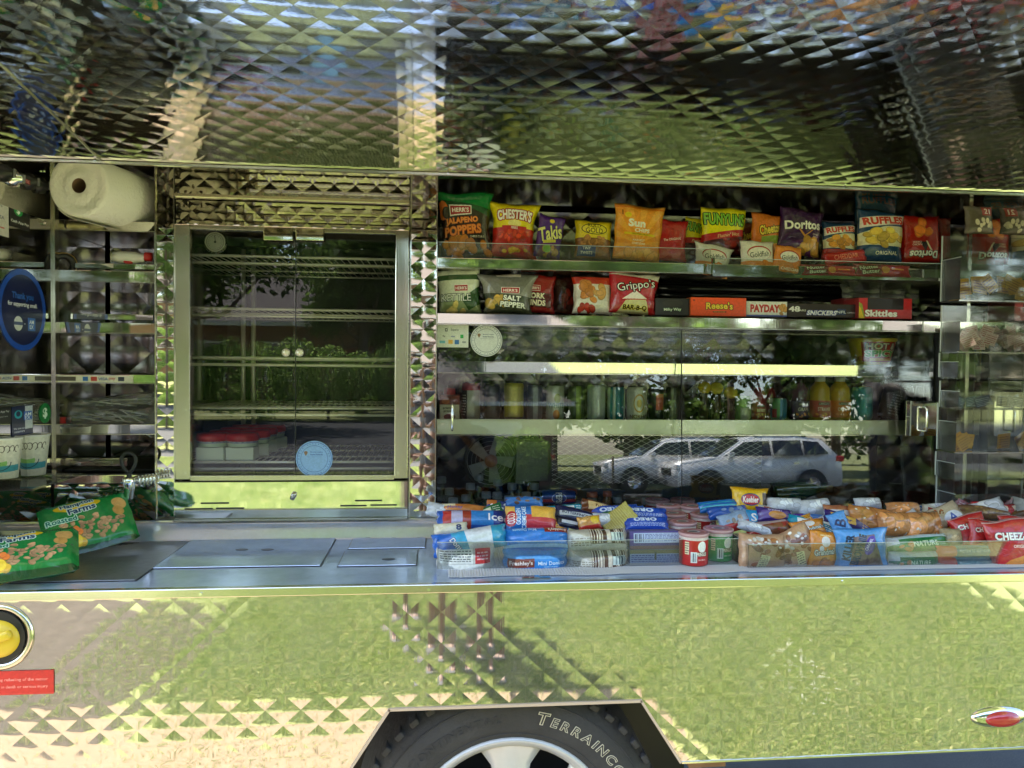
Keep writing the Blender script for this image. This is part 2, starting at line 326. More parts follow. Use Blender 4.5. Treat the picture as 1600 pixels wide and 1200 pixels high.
# wheel well and underside
bm = bmesh.new()
abox(bm, (XK0-.25, .42, .05), (XK1+.25, .44, ZCUT+.06)); abox(bm, (XK0-.25, .012, ZCUT+.03), (XK1+.25, .42, ZCUT+.05))
bmobj('wheel_well', bm, BLACK, truck)
part('underbody', (XL, .03, ZBOT+.04), (XK0-.26, 2.1, ZBOT+.10), BLACK); part('underbody', (XK1+.26, .03, ZBOT+.04), (XR, 2.1, ZBOT+.10), BLACK)
part('floor_frame', (XL, .45, ZCUT-.05), (XR, 2.1, ZC-.35), BLACK)
part('step_bracket', (xx(1068, .1, 1190), .06, ZBOT-.05), (xx(1124, .1, 1190), .16, ZBOT-.002), pmat('rusty bracket', (.25, .13, .06), .8, noise=.4))
# body shell round the bay
WHP = pmat('white truck paint', (.7, .7, .68), .3, coat=.4)
part('body_end', (XL, .002, ZC), (XLW-.03, 2.15, ZH+.25), S_FLAT); part('body_end', (XRW+.03, .002, ZC), (XR, 2.15, ZH+.25), S_FLAT)
part('roof', (XL, .0, ZH+.261), (XR, 2.15, ZH+.32), WHP, .01); part('far_side', (XL, 2.16, ZBOT), (XR, 2.2, ZH+.25), WHP)
part('bay_back', (XLW-.029, 1.25, ZC-.3), (XRW+.029, 1.27, ZH+.25), DARKI)
part('bay_ceiling', (XC2b, .50, ZH+.012), (XRW+.029, 1.24, ZH+.02), S_DARK); part('bay_ceiling', (XLW-.029, .50, ZH+.012), (XC1a, 1.24, ZH+.02), S_DARK)
S_WALL = steel('mirror bay wall', col=(.68, .68, .65), rough=.02, dust=.015); lwall = part('left_bay_wall', (XLW-.029, .004, ZC-.02), (XLW, 1.24, ZH+.01), S_WALL); rwall = part('right_bay_wall', (XRW, .004, ZC-.02), (XRW+.029, 1.24, ZH+.01), S_WALL)
part('corner_trim', (XLW, .508, ZC+.01), (XLW+.006, .53, ZH), S_TRIM); part('corner_trim', (XRW-.006, .508, ZC+.01), (XRW, .53, ZH), S_TRIM)
hd = part('ceiling_strip', (XC2b, .470, ZH-.012), (XRW, .50, ZH+.004), S_DARK)
for px, py in ((85, 268), (83, 350)):
    d = disc('screw', (XLW+.004, .46, P(px, py, .46).z), .004, CHROME, lwall, 'X', 8, .006)
# hood: arched sheet rising outwards from the hinge line
YHG = .02; ZHG = P(460, 262, YHG).z
def hood_curve(n=30, L=1.3):
    y, z = YHG, ZHG; pts = [(0.0, y, z, math.radians(9.2))]; ds = L/n
    for i in range(n):
        a = math.radians(9.2-.5*math.sin(i*.35)); y -= math.cos(a)*ds; z += math.sin(a)*ds; pts.append(((i+1)*ds, y, z, a))
    return np.array(pts)
HC = hood_curve()
def hmap(u, v): return Vector((u, float(np.interp(v, HC[:, 0], HC[:, 1])), float(np.interp(v, HC[:, 0], HC[:, 2]))))
def hnor(u, v):
    a = float(np.interp(v, HC[:, 0], HC[:, 3])); return Vector((0, -math.sin(a), -math.cos(a)))
XHL = -1.43; XHR = 2.65
hood = empty('hood', (0, 0, 0)); hood.parent = truck
quilt('inner_sheet', [rect(XHL, XHR, 0, 1.28)], hmap, hnor, .068, .066, .00052, S_HOOD, hood, 5, (.02, .03))
bm = bmesh.new(); prev = None
for s in np.linspace(0, 1.28, 16):
    q = [bm.verts.new(hmap(x, s)-hnor(x, s)*d) for x in (XHL-.01, XHR+.01) for d in (.006, .03)]
    if prev:
        for f in ((0, 1), (1, 3), (3, 2), (2, 0)): bm.faces.new((prev[f[0]], prev[f[1]], q[f[1]], q[f[0]]))
    else: bm.faces.new((q[0], q[1], q[3], q[2]))
    prev = q
bm.faces.new((prev[0], prev[2], prev[3], prev[1])); bmesh.ops.recalc_face_normals(bm, faces=bm.faces); bmobj('outer_sheet', bm, WHP, hood)
for x in (XHL, XHR):
    tube('side_flange', [hmap(x, s)+hnor(x, s)*.012 for s in np.linspace(0, 1.28, 14)], .009, S_TRIM, hood, 6)
tube('seam', [hmap(xx(118, -.1, 200), s)+hnor(0, s)*.001 for s in np.linspace(.0, 1.28, 14)], .0022, S_TRIM, hood, 5)
part('hinge_strip', (XHL, YHG-.004, ZHG-.006), (XHR, YHG+.006, ZHG-.001), S_TRIM, 0, hood); part('front_header', (XL, .006, ZHG+.002), (XR, .03, ZH+.26), S_FLAT); part('bay_ceiling', (XLW-.029, .034, ZH+.012), (XRW+.029, .498, ZH+.02), S_WALL)
for k, px in enumerate((150, 700, 1320)):
    disc('rivet', (xx(px, YHG, 262), YHG-.0055, ZHG-.0035), .003, CHROME, hood, 'Y', 8, .004)

# counter
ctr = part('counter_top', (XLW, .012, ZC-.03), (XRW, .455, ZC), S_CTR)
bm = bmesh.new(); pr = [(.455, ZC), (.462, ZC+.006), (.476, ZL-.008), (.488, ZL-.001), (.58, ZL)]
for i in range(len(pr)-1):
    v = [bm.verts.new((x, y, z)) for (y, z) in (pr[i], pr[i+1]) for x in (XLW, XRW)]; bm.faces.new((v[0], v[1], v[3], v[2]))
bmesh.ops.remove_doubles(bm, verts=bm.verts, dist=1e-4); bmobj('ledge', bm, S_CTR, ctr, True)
def on(px, py, z=ZC): return G(px, py, z)
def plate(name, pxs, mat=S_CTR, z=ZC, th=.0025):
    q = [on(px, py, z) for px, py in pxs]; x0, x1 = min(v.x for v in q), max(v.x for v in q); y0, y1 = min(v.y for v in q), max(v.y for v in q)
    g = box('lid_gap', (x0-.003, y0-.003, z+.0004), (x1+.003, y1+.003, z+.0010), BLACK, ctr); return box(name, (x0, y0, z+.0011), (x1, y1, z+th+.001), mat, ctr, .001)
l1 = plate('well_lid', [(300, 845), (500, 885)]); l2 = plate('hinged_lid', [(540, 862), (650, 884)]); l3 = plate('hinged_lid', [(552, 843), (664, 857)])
for lid, px, py in ((l1, 378, 861), (l1, 418, 861), (l2, 607, 876)):
    c = on(px, py); bm = bmesh.new(); atube(bm, [Vector((0, 0, 0)), Vector((0, 0, .0008))], .011, 20); 
    for v in bm.verts: v.co = Vector((v.co.x*1.5+c.x, v.co.y*.9+c.y, v.co.z+ZC+.0037))
    bmesh.ops.recalc_face_normals(bm, faces=bm.faces); bmobj('finger_hole', bm, BLACK, lid)
for px in (575, 615, 655):
    for q in ((px, 842), (px-3, 861)): c = on(*q); box('hinge', (c.x-.006, c.y-.002, ZC+.002), (c.x+.006, c.y+.002, ZC+.0045), S_TRIM, ctr)
tray = plate('drain_board', [(60, 850), (212, 908)], pmat('drain board steel', (.30, .31, .33), .42, .85, noise=.25, nscale=60))
q0, q1 = on(92, 852), on(214, 852)
for k in range(13):
    y = q0.y-.008*k; box('groove', (q0.x, y, ZC+.0036), (q1.x-.012*k, y+.0028, ZC+.0044), BLACK, tray)
# columns
fm, fn = wallmap(YF)
for nm, a, b, f in (('column', XC1a, XC1b, .0006), ('column', XC2a, XC2b, .0008)):
    c = quilt(nm, [rect(a, b, ZL+.001, ZH-.003)], fm, fn, .0815, .073, f, S_COL, truck, 6, ((a+b)/2 if nm and f > .0007 else a-.01, .02))
    box('column_side', (a, YF+.0005, ZL), (a+.002, .62, ZH), S_DARK, c); box('column_side', (b-.002, YF+.0005, ZL), (b, .62, ZH), S_DARK, c)
    box('column_edge', (b-.003, YF-.006, ZL), (b, YF, ZH), S_TRIM, c); box('column_edge', (a, YF-.006, ZL), (a+.003, YF, ZH), S_TRIM, c)
# ------------------------------------------------------------------ warming cabinet (between the columns)
cab = empty('warming_cabinet', (0, YF, ZL)); tag(cab, 'glass fronted food warmer with wire shelves between two quilted columns', 'food warmer')
def cb(name, a, b, mat, bev=0.0, par=None):
    o = box(name, a, b, mat, None, bev); o.parent = par or cab
    o.matrix_parent_inverse = cab.matrix_basis.inverted() if not par else Matrix(); return o
def under(o, par):   # keep world place
    o.parent = par; o.matrix_parent_inverse = Matrix.Translation(-par.location) if par.parent is None else Matrix(); return o
cab.location = (0, 0, 0)
W0, W1 = XC1b+.003, XC2a-.003
zt, zb_ = zz(356, YF, 460), zz(748, YF, 460)
fm, fn = wallmap(YF-.004, -.10, zz(316, YF, 460)); under(quilt('header_panel', [rect(W0, W1, zz(316, YF, 460), ZH-.006)], fm, fn, .060, .05, .0005, S_COL, None, 6, (.0, .01)), cab)
fm, fn = wallmap(YF-.001, .0); under(quilt('header_panel', [rect(W0, W1, zt+.001, zz(318, YF, 460))], fm, fn, .058, .052, .0008, S_COL, None, 6, (.0, zz(334, YF, 460))), cab)
cb('header_strip', (W0, YF-.022, zz(314, YF, 460)), (W1, YF-.004, zz(310, YF, 460)), pmat('warm strip', (.6, .5, .36), .25, .8))
BR = steel('brushed door frame', col=(.60, .56, .46), rough=.16, dust=.06, brush=.05)
fx0, fx1 = xx(275, YF), xx(638, YF)
cb('frame_stile', (fx0, YF-.012, zb_), (xx(299, YF), YF+.01, zt), BR, .002); cb('frame_stile', (xx(617, YF), YF-.012, zb_), (fx1, YF+.01, zt), BR, .002)
cb('frame_rail', (xx(299, YF), YF-.010, zt-.012), (xx(617, YF), YF+.01, zt), BR, .001); cb('frame_rail', (xx(299, YF), YF-.014, zb_-.004), (xx(617, YF), YF+.01, zb_+.012), BR, .002)
for px in (293, 623):
    for py in (372, 470, 562, 640, 738): 
        o = disc('screw', (xx(px, YF), YF-.0125, P(px, py, YF).z), .0024, CHROME, None, 'Y', 8, .003); o.parent = cab
# slotted panel under the doors, tilted out like a drawer front
zp0, zp1 = ZL+.006, zb_-.006
SP = steel('mirror drawer front', col=(.78, .76, .70), rough=.03, dust=.03, wav=.006)
bm = bmesh.new(); v = [bm.verts.new(c) for c in ((W0, YF-.0225, zp0), (W1, YF-.0225, zp0), (W1, YF-.0222, zp0+.028), (W0, YF-.0222, zp0+.028), (W1, YF-.0220, zp1), (W0, YF-.0220, zp1))]
bm.faces.new((v[0], v[1], v[2], v[3])); bm.faces.new((v[3], v[2], v[4], v[5])); pan = bmobj('drawer_front', bm, SP, cab, True)
cb('drawer_back', (W0, YF-.008, zp0), (W1, YF, zp1), BR)
cb('drawer_lip', (W0, YF-.034, ZL+.002), (W1, YF-.028, ZL+.007), BR)
for (x0, x1, y) in ((314, 358, 786), (289, 333, 795), (338, 382, 794), (555, 597, 782), (532, 573, 790), (579, 620, 789)):
    a, b = P(x0, y, YF-.02), P(x1, y, YF-.02); t = (a.z-zp0)/.028
    o = box('vent_slot', (a.x, YF-.0235, a.z-.0022), (b.x, YF-.014, a.z+.0022), BLACK); o.parent = pan
kb = P(459, 774, YF-.02); o = lathe('lock_knob', [(0, -.012), (.006, -.012), (.008, 0), (.006, .010), (0, .012)], S_DARK); o.parent = pan; o.location = (kb.x, YF-.026, kb.z); o.rotation_euler = (0, .4, 0)
# cabinet inside
YI0, YI1 = YF+.02, YF+.52
cb('back_panel', (W0, YI1, ZL), (W1, YI1+.01, ZH), DARKI); cb('side_panel', (W0-.02, YI0, ZL), (W0, YI1, ZH), S_DARK); cb('side_panel', (W1, YI0, ZL), (W1+.02, YI1, ZH), S_DARK)
cb('top_panel', (W0, YI0, zt+.02), (W1, YI1, zt+.03), DARKI); cb('floor_panel', (W0, YI0, zb_-.01), (W1, YI1, zb_-.002), S_DARK)
WIRE = pmat('wire steel', (.88, .84, .74), .35, .45)
shelfz = []
for py in (402, 484, 560, 638, 722):
    z = zz(py, YI0+.01, 460); shelfz.append(z); sh = empty('wire_shelf'); sh.parent = cab
    tube('shelf_rail', [(W0, YI0+.012, z), (W1, YI0+.012, z)], .0042, WIRE, sh, 8); tube('shelf_rail', [(W0, YI0+.014, z-.020), (W1, YI0+.014, z-.020)], .0042, WIRE, sh, 8)
    for yy in (.17, .33, .48): tube('cross_wire', [(W0, YI0+yy, z-.004), (W1, YI0+yy, z-.004)], .003, WIRE, sh, 6)
    n = 34; first = None
    for k in range(n):
        x = W0+.01+(W1-W0-.02)*k/(n-1)
        if first is None: o = tube('shelf_wire', [(0, YI0+.012, z-.0015), (0, YI1-.01, z-.0015)], .0016, WIRE, sh, 5); o.location.x = x; first = o
        else: o = first.copy(); COL.objects.link(o); o.parent = sh; o.location.x = x
for px in (380, 396): tube('upright_post', [(xx(px, .95), .95, ZL), (xx(px, .95), .95, zt)], .008, WIRE, cab)
# thermometer dial
tp = P(338, 379, YI0+.06); th = empty('thermometer', (0, 0, 0)); tag(th, 'round dial thermometer hanging in the top of the warmer', 'thermometer')
A = Art(96, 96, 'c9c4b2').e(.5, .5, .44, .44, '8f8a7c').e(.5, .5, .40, .40, 'b8b4a4')
for k in range(20): A.r(.5+.33*math.cos(k*.314)-.012, .5+.33*math.sin(k*.314)-.012, .5+.33*math.cos(k*.314)+.012, .5+.33*math.sin(k*.314)+.012, '222222')
A.r(.485, .45, .515, .82, '111111', 6).e(.5, .5, .06, .06, '222222')
o = lathe('dial_case', [(0, 0), (.031, 0), (.034, .004), (.034, .012), (.030, .014)], CHROME, th); o.rotation_euler = (math.radians(90), 0, 0); o.location = tp
o = mesh('dial_face', [(tp.x-.03, tp.y-.013, tp.z-.03), (tp.x+.03, tp.y-.013, tp.z-.03), (tp.x+.03, tp.y-.013, tp.z+.03), (tp.x-.03, tp.y-.013, tp.z+.03)], [(0, 1, 2, 3)], artmat('dial print', A, .3, 0), th, uvs=[(0, 0), (1, 0), (1, 1), (0, 1)])
bm = bmesh.new(); bm.from_mesh(o.data)
o2 = o  # face clipped to a disc
bm.free(); vs = [(tp.x+.029*math.cos(k*.2618), tp.y-.0125, tp.z+.029*math.sin(k*.2618)) for k in range(24)]
bpy.data.objects.remove(o); mesh('dial_face', vs, [tuple(range(24))], bpy.data.materials['dial print'], th, uvs=[(.5+.5*math.cos(k*.2618), .5+.5*math.sin(k*.2618)) for k in range(24)])
tube('hook', [tp+Vector((0, 0, .03)), tp+Vector((0, 0, .06))], .002, WIRE, th)
# sliding glass doors with knobs and tabs
xm = xx(461, YF)
for i, (a, b, y) in enumerate(((xx(299, YF)-.004, xm+.004, YF+.006), (xm-.004, xx(617, YF)+.004, YF-.002))):
    g = cb('glass_door', (a, y, zb_+.010), (b, y+.004, zt-.008), GLASSW)
    e = box('door_edge', (xm-.0012+.002*i, y-.0015, zb_+.012), (xm+.0004+.002*i, y+.0055, zt-.012), BLACK, g)
    kx = P(447 if i == 0 else 469, 551, YF-.01); o = lathe('door_knob', [(0, 0), (.006, 0), (.006, .008), (.011, .012), (.012, .018), (.007, .023), (0, .024)], pmat('clear knob', (.75, .72, .6), .15, .3), g); o.rotation_euler = (math.radians(90), 0, 0); o.location = (kx.x, y-.001, kx.z)
    t0, t1 = P(414 if i == 0 else 464, 356, YF), P(460 if i == 0 else 508, 378, YF); box('door_tab', (t0.x, YF-.020, t1.z), (t1.x, YF-.012, zt-.001), S_COL, g, .002)
# ------------------------------------------------------------------ left bay: shelves
lb = empty('condiment_shelf'); tag(lb, 'narrow stack of steel shelves in the bay left of the warmer', 'shelving')
sx0, sx1 = XLW+.004, XC1a-.004
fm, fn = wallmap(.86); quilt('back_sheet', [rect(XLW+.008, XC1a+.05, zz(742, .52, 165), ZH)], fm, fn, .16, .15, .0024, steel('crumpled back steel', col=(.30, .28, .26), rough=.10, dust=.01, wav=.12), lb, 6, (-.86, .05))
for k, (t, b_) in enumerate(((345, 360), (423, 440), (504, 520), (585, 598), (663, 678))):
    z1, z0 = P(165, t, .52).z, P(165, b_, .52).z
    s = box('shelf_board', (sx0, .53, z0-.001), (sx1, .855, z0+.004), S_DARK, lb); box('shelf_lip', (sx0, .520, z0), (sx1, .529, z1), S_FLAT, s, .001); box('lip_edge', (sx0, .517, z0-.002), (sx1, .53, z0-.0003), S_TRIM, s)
for (x0, x1, t, b_) in ((118, 242, 411, 422), (112, 240, 490, 501), (90, 200, 716, 728)):
    a, b = P(x0, t, .55), P(x1, b_, .55); o = box('tray_lip', (a.x, .545, b.z), (b.x, .552, a.z), S_FLAT, lb, .001)
fm, fn = wallmap(.50); ql = quilt('lower_panel', [rect(sx0, XC1a-.001, ZL+.001, P(165, 757, .5).z)], fm, fn, .11, .09, .0016, S_COL, lb, 6, (-.80, ZL))
box('lower_lip', (sx0, .498, P(165, 756, .5).z), (sx1, .53, P(165, 742, .5).z), S_FLAT, lb, .002)
box('dark_tray', (sx0, .56, P(165, 741, .5).z), (sx1, .85, P(165, 738, .5).z), BLACK, lb)
# ------------------------------------------------------------------ right display
dsp = empty('snack_display'); tag(dsp, 'wide steel display case with open chip shelves above sliding glass doors', 'display case')
dx0, dx1 = XC2b+.001, XRW-.001
def lipz(py, px=800, Y=.485): return P(px, py, Y).z
def board(zb0, zt0, y0, y1=.98, mat=S_FLAT, name='shelf_board', lean=0):
    s = box(name, (dx0, y0+.008, zb0), (dx1, y1, zb0+.005), S_DARK, dsp); lp = box('shelf_lip', (dx0, y0, zb0-.001), (dx1, y0+.0075, zt0), mat, s, .001)
    for v in lp.data.vertices: v.co.y -= (v.co.z-zb0)*lean
    box('lip_edge', (dx0, y0-.003, zb0-.004), (dx1, y0+.01, zb0-.0015), S_TRIM, s); return s
Z1a, Z1b = lipz(419), lipz(405); Z2a, Z2b = lipz(507), lipz(491); Z3a, Z3b = lipz(582, 800, .565), lipz(565, 800, .565); Z4a, Z4b = lipz(678, 800, .565), lipz(655, 800, .565)
board(Z1a, Z1b, .485); board(Z2a, Z2b, .485); board(Z3a, Z3b, .565, lean=.075); s4 = board(Z4a, Z4b, .565, mat=steel('frosted rail', col=(.7, .72, .62), rough=.3, dust=.2))
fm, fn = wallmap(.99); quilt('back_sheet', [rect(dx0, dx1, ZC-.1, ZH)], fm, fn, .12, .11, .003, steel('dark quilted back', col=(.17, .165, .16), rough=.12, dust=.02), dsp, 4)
# plexi fronts on the top shelf
pz = lipz(381); g = box('plexi_front', (dx0+.002, .488, Z1b), (xx(1108, .485), .4905, pz), PLEXI, dsp); box('plexi_edge', (dx0+.002, .4878, pz), (xx(1108, .485), .491, pz+.0012), PLEDGE, g)
a0, a1 = xx(1114, .46, 430), xx(1497, .46, 430); zb2, zt2 = lipz(430, 1114, .46), lipz(404, 1114, .46)
tr = box('front_tray', (a0, .455, zb2), (a1, .56, zb2+.004), S_TRIM, dsp); box('plexi_front', (a0, .452, zb2), (a1, .4545, zt2), PLEXI, tr); box('plexi_edge', (a0, .4518, zt2), (a1, .455, zt2+.0014), PLEDGE, tr)
box('tray_edge', (a0, .446, zb2-.004), (a1, .4515, zb2+.005), S_FLAT, tr); box('tray_edge', (a0-.006, .446, zb2-.004), (a0-.0005, .46, zt2), S_FLAT, tr)
# black tubes under the top shelf
for yy, py in ((.80, 440), (.78, 452), (.80, 462)):
    tube('rolled_shade', [(xx(1025, yy), yy, P(1100, py, yy).z), (xx(1310, yy), yy, P(1100, py, yy).z)], .014, pmat('glossy black', (.02, .02, .02), .12), dsp, 14)
# sliding glass, leaning back; black posts
def pane(px0, px1, y, name='sliding_glass_door', e=True):
    zt_, zb3 = Z2a-.006, ZL+.01; Ht = zt_-zb3; tl = math.tan(math.radians(3.2))*Ht/2
    x0, x1 = xx(px0, y), xx(px1, y); bm = bmesh.new()
    v = [bm.verts.new(c) for c in ((x0, y-tl, zb3), (x1, y-tl, zb3), (x1, y+tl, zt_), (x0, y+tl, zt_), (x0, y-tl+.004, zb3), (x1, y-tl+.004, zb3), (x1, y+tl+.004, zt_), (x0, y+tl+.004, zt_))]
    for f in ((0, 1, 2, 3), (5, 4, 7, 6), (4, 0, 3, 7), (1, 5, 6, 2), (3, 2, 6, 7), (4, 5, 1, 0)): bm.faces.new([v[i] for i in f])
    o = bmobj(name, bm, GLASS, dsp)
    for x in ((x1,) if e else ()):
        bm = bmesh.new(); v = [bm.verts.new(c) for c in ((x, y-tl-.001, zb3), (x+.0015, y-tl-.001, zb3), (x+.0015, y+tl-.001, zt_), (x, y+tl-.001, zt_), (x, y-tl+.005, zb3), (x+.0015, y-tl+.005, zb3), (x+.0015, y+tl+.005, zt_), (x, y+tl+.005, zt_))]
        for f in ((0, 1, 2, 3), (5, 4, 7, 6), (4, 0, 3, 7), (1, 5, 6, 2), (3, 2, 6, 7), (4, 5, 1, 0)): bm.faces.new([v[i] for i in f])
        bmobj('glass_edge', bm, BLACK, o)
    return o
pa = pane(684, 1066, .522); pb = pane(1060, 1463, .530)
for px, wd in ((1464, .006), (1488, .005)): x = xx(px, .53); box('door_post', (x, .515, ZL), (x+wd, .55, Z2a-.004), BLACK, dsp)
box('door_track', (dx0, .50, ZL+.001), (dx1, .56, ZL+.009), S_TRIM, dsp)
# handles
def handle(px, py0, py1, y, par, r=.0035):
    a, b = P(px, py0, y), P(px, py1, y); return tube('handle', [(a.x, y+.022, a.z), (a.x, y+.003, a.z), (a.x, y, a.z-.004), (a.x, y, b.z+.004), (a.x, y+.003, b.z), (a.x, y+.022, b.z)], r, CHROME, par)
handle(707, 632, 672, .495, pa, .0032)
h0, h1 = P(1414, 626, .515), P(1462, 681, .515); hp = box('handle_plate', (h0.x, .507, h1.z), (h1.x, .510, h0.z), S_FLAT, pb, .001); handle(1449, 637, 674, .485, pb, .004)
# expanded metal guard low behind the glass, compressor box, fan
def lattice(name, x0, x1, z0, z1, y, cw, ch, r, mat, par):
    bm = bmesh.new(); 
    k = 0; x = x0-(z1-z0)*cw/ch
    while x < x1:
        for s in (1, -1):
            pa_ = [x, z0 if s > 0 else z1]; pb_ = [x+(z1-z0)*cw/ch, z1 if s > 0 else z0]
            if pa_[0] < x0: t = (x0-pa_[0])/(pb_[0]-pa_[0]); pa_ = [x0, pa_[1]+(pb_[1]-pa_[1])*t]
            if pb_[0] > x1: t = (x1-pa_[0])/(pb_[0]-pa_[0]); pb_ = [x1, pa_[1]+(pb_[1]-pa_[1])*t]
            if pb_[0] > pa_[0]: atube(bm, [(pa_[0], y, pa_[1]), (pb_[0], y, pb_[1])], r, 4, False)
        x += cw
    o = bmobj(name, bm, mat, par); o['kind'] = 'stuff'; return o
lattice('mesh_guard', xx(864, .62), xx(1192, .62), P(900, 756, .62).z, Z4a-.006, .62, .033, .0165, .0008, pmat('galvanised mesh', (.55, .55, .52), .35, .6), dsp)
box('compressor_box', (xx(862, .64), .64, ZL), (xx(1192, .64), .9, Z4a-.01), DARKI, dsp)
fan = empty('cooling_fan'); fc = P(766, 718, .75); tag(fan, 'dark round fan behind wire rings low in the glass fronted case', 'fan')
o = lathe('fan_housing', [(0, 0), (.085, 0), (.09, .03), (.082, .03)], BLACK, fan); o.rotation_euler = (math.radians(90), 0, 0); o.location = fc
for r in (.022, .036, .05, .064, .078):
    tube('guard_ring', [fc+Vector((r*math.cos(t), -.034, r*math.sin(t))) for t in np.linspace(0, 2*math.pi, 25)], .0010, GREYP, fan, 5)
o = lathe('fan_hub', [(0, 0), (.02, 0), (.02, .012), (0, .016)], pmat('copper brown', (.22, .09, .05), .5), fan); o.rotation_euler = (math.radians(90), 0, 0); o.location = fc+Vector((0, -.03, 0))
for k in range(5):
    t = k*1.2566; c, s_ = math.cos(t), math.sin(t); bm = bmesh.new(); v = [bm.verts.new(fc+Vector((c*a-s_*b, -.018+d, s_*a+c*b))) for a, b, d in ((.018, -.01, .006), (.07, -.028, .008), (.078, .012, -.006), (.02, .012, -.004))]; bm.faces.new(v)
    o = bmobj('fan_blade', bm, GREYP, fan); m_ = o.modifiers.new('th', 'SOLIDIFY'); m_.thickness = .002
box('wall_box', (xx(808, .70), .70, P(830, 752, .7).z), (xx(860, .70), .78, P(830, 690, .7).z), pmat('grey box', (.12, .12, .12), .5), dsp)
# ------------------------------------------------------------------ ground
def sheet(name, pts, z, mat, kind='structure'):
    o = mesh(name, [(x, y, z) for x, y in pts], [tuple(range(len(pts)))], mat); o['kind'] = kind; return o
def groundmat(name, c1, c2, c3, s1, s2, bump=.3, rough=.9):
    m = bpy.data.materials.new(name); m.use_nodes = True; n = m.node_tree; L = n.links; b = n.nodes['Principled BSDF']; b.inputs['Roughness'].default_value = rough; b.inputs['Specular IOR Level'].default_value = .2
    tc = n.nodes.new('ShaderNodeTexCoord'); a = n.nodes.new('ShaderNodeTexNoise'); a.inputs['Scale'].default_value = s1; a.inputs['Detail'].default_value = 8; L.new(tc.outputs['Object'], a.inputs['Vector'])
    c = n.nodes.new('ShaderNodeTexNoise'); c.inputs['Scale'].default_value = s2; c.inputs['Detail'].default_value = 6; c.inputs['Roughness'].default_value = .8; L.new(tc.outputs['Object'], c.inputs['Vector'])
    r = n.nodes.new('ShaderNodeValToRGB'); r.color_ramp.elements[0].position = .35; r.color_ramp.elements[0].color = (*c1, 1); r.color_ramp.elements[1].position = .7; r.color_ramp.elements[1].color = (*c2, 1); L.new(a.outputs[0], r.inputs[0])
    mx = n.nodes.new('ShaderNodeMix'); mx.data_type = 'RGBA'; mr = n.nodes.new('ShaderNodeMapRange'); mr.inputs[1].default_value = .45; mr.inputs[2].default_value = .7; L.new(c.outputs[0], mr.inputs[0]); L.new(mr.outputs[0], mx.inputs[0]); L.new(r.outputs[0], mx.inputs[6]); mx.inputs[7].default_value = (*c3, 1); L.new(mx.outputs[2], b.inputs['Base Color'])
    bu = n.nodes.new('ShaderNodeBump'); bu.inputs['Strength'].default_value = bump; bu.inputs['Distance'].default_value = .02; L.new(c.outputs[0], bu.inputs['Height']); L.new(bu.outputs[0], b.inputs['Normal']); return m
GRASS = groundmat('lawn', (.145, .18, .06), (.21, .24, .09), (.28, .265, .14), 1.1, 45)
SAND = groundmat('sandy dirt', (.20, .15, .10), (.235, .18, .122), (.165, .122, .082), 3, 90, .25)
MULCH = groundmat('mulch', (.085, .072, .055), (.13, .108, .085), (.05, .04, .03), 6, 70, .9)
ASPH = groundmat('asphalt', (.045, .046, .05), (.06, .062, .068), (.10, .105, .11), 2, 220, .5)
CONC = groundmat('pale concrete', (.42, .40, .36), (.50, .48, .44), (.36, .34, .31), 1.5, 60, .2)
sheet('lawn', [(-90, -140), (90, -140), (90, 60), (-90, 60)], 0, GRASS)
def wavy(x0, x1, ya, yb, amp, seed, n=90):
    R = random.Random(seed); ph = [R.uniform(0, 6.28) for _ in range(4)]
    return [(x, ya) for x in (x0, x1)]+[(x1-(x1-x0)*i/n, yb+amp*sum(math.sin((x1-(x1-x0)*i/n)*f+p)/(k+1) for k, (f, p) in enumerate(zip((2.1, 5.3, 11.7, 23), ph)))) for i in range(n+1)]
sheet('dirt_strip', wavy(-14, 1.0, -.02, -1.70, .03, 5, 300), .004, SAND)
sheet('asphalt_street', [(-60, -.0), (60, -.0), (60, 9), (-60, 9)], .008, groundmat('lightened street asphalt', (.11, .115, .13), (.15, .155, .17), (.2, .2, .21), 2, 220, .5))  # lighter than the driveway asphalt: light under the truck put into its colour
sheet('mulch_bed', [(-9, -1.66), (-1.5, -1.66), (-1.32, -2.2), (-1.25, -2.9), (-1.5, -3.3), (-2.2, -3.6), (-9, -3.9)], .008, MULCH)
sheet('far_driveway', [(-40, -8.4), (2, -8.4), (2, -17.9), (-40, -17.9)], .006, ASPH)
sheet('parking_apron', [(2.004, -12.5), (40, -12.5), (40, -21), (2.004, -21)], .006, ASPH)
sheet('footpath', [(9, -22.5), (40, -23.5), (40, -25.5), (9, -24.5)], .010, CONC)
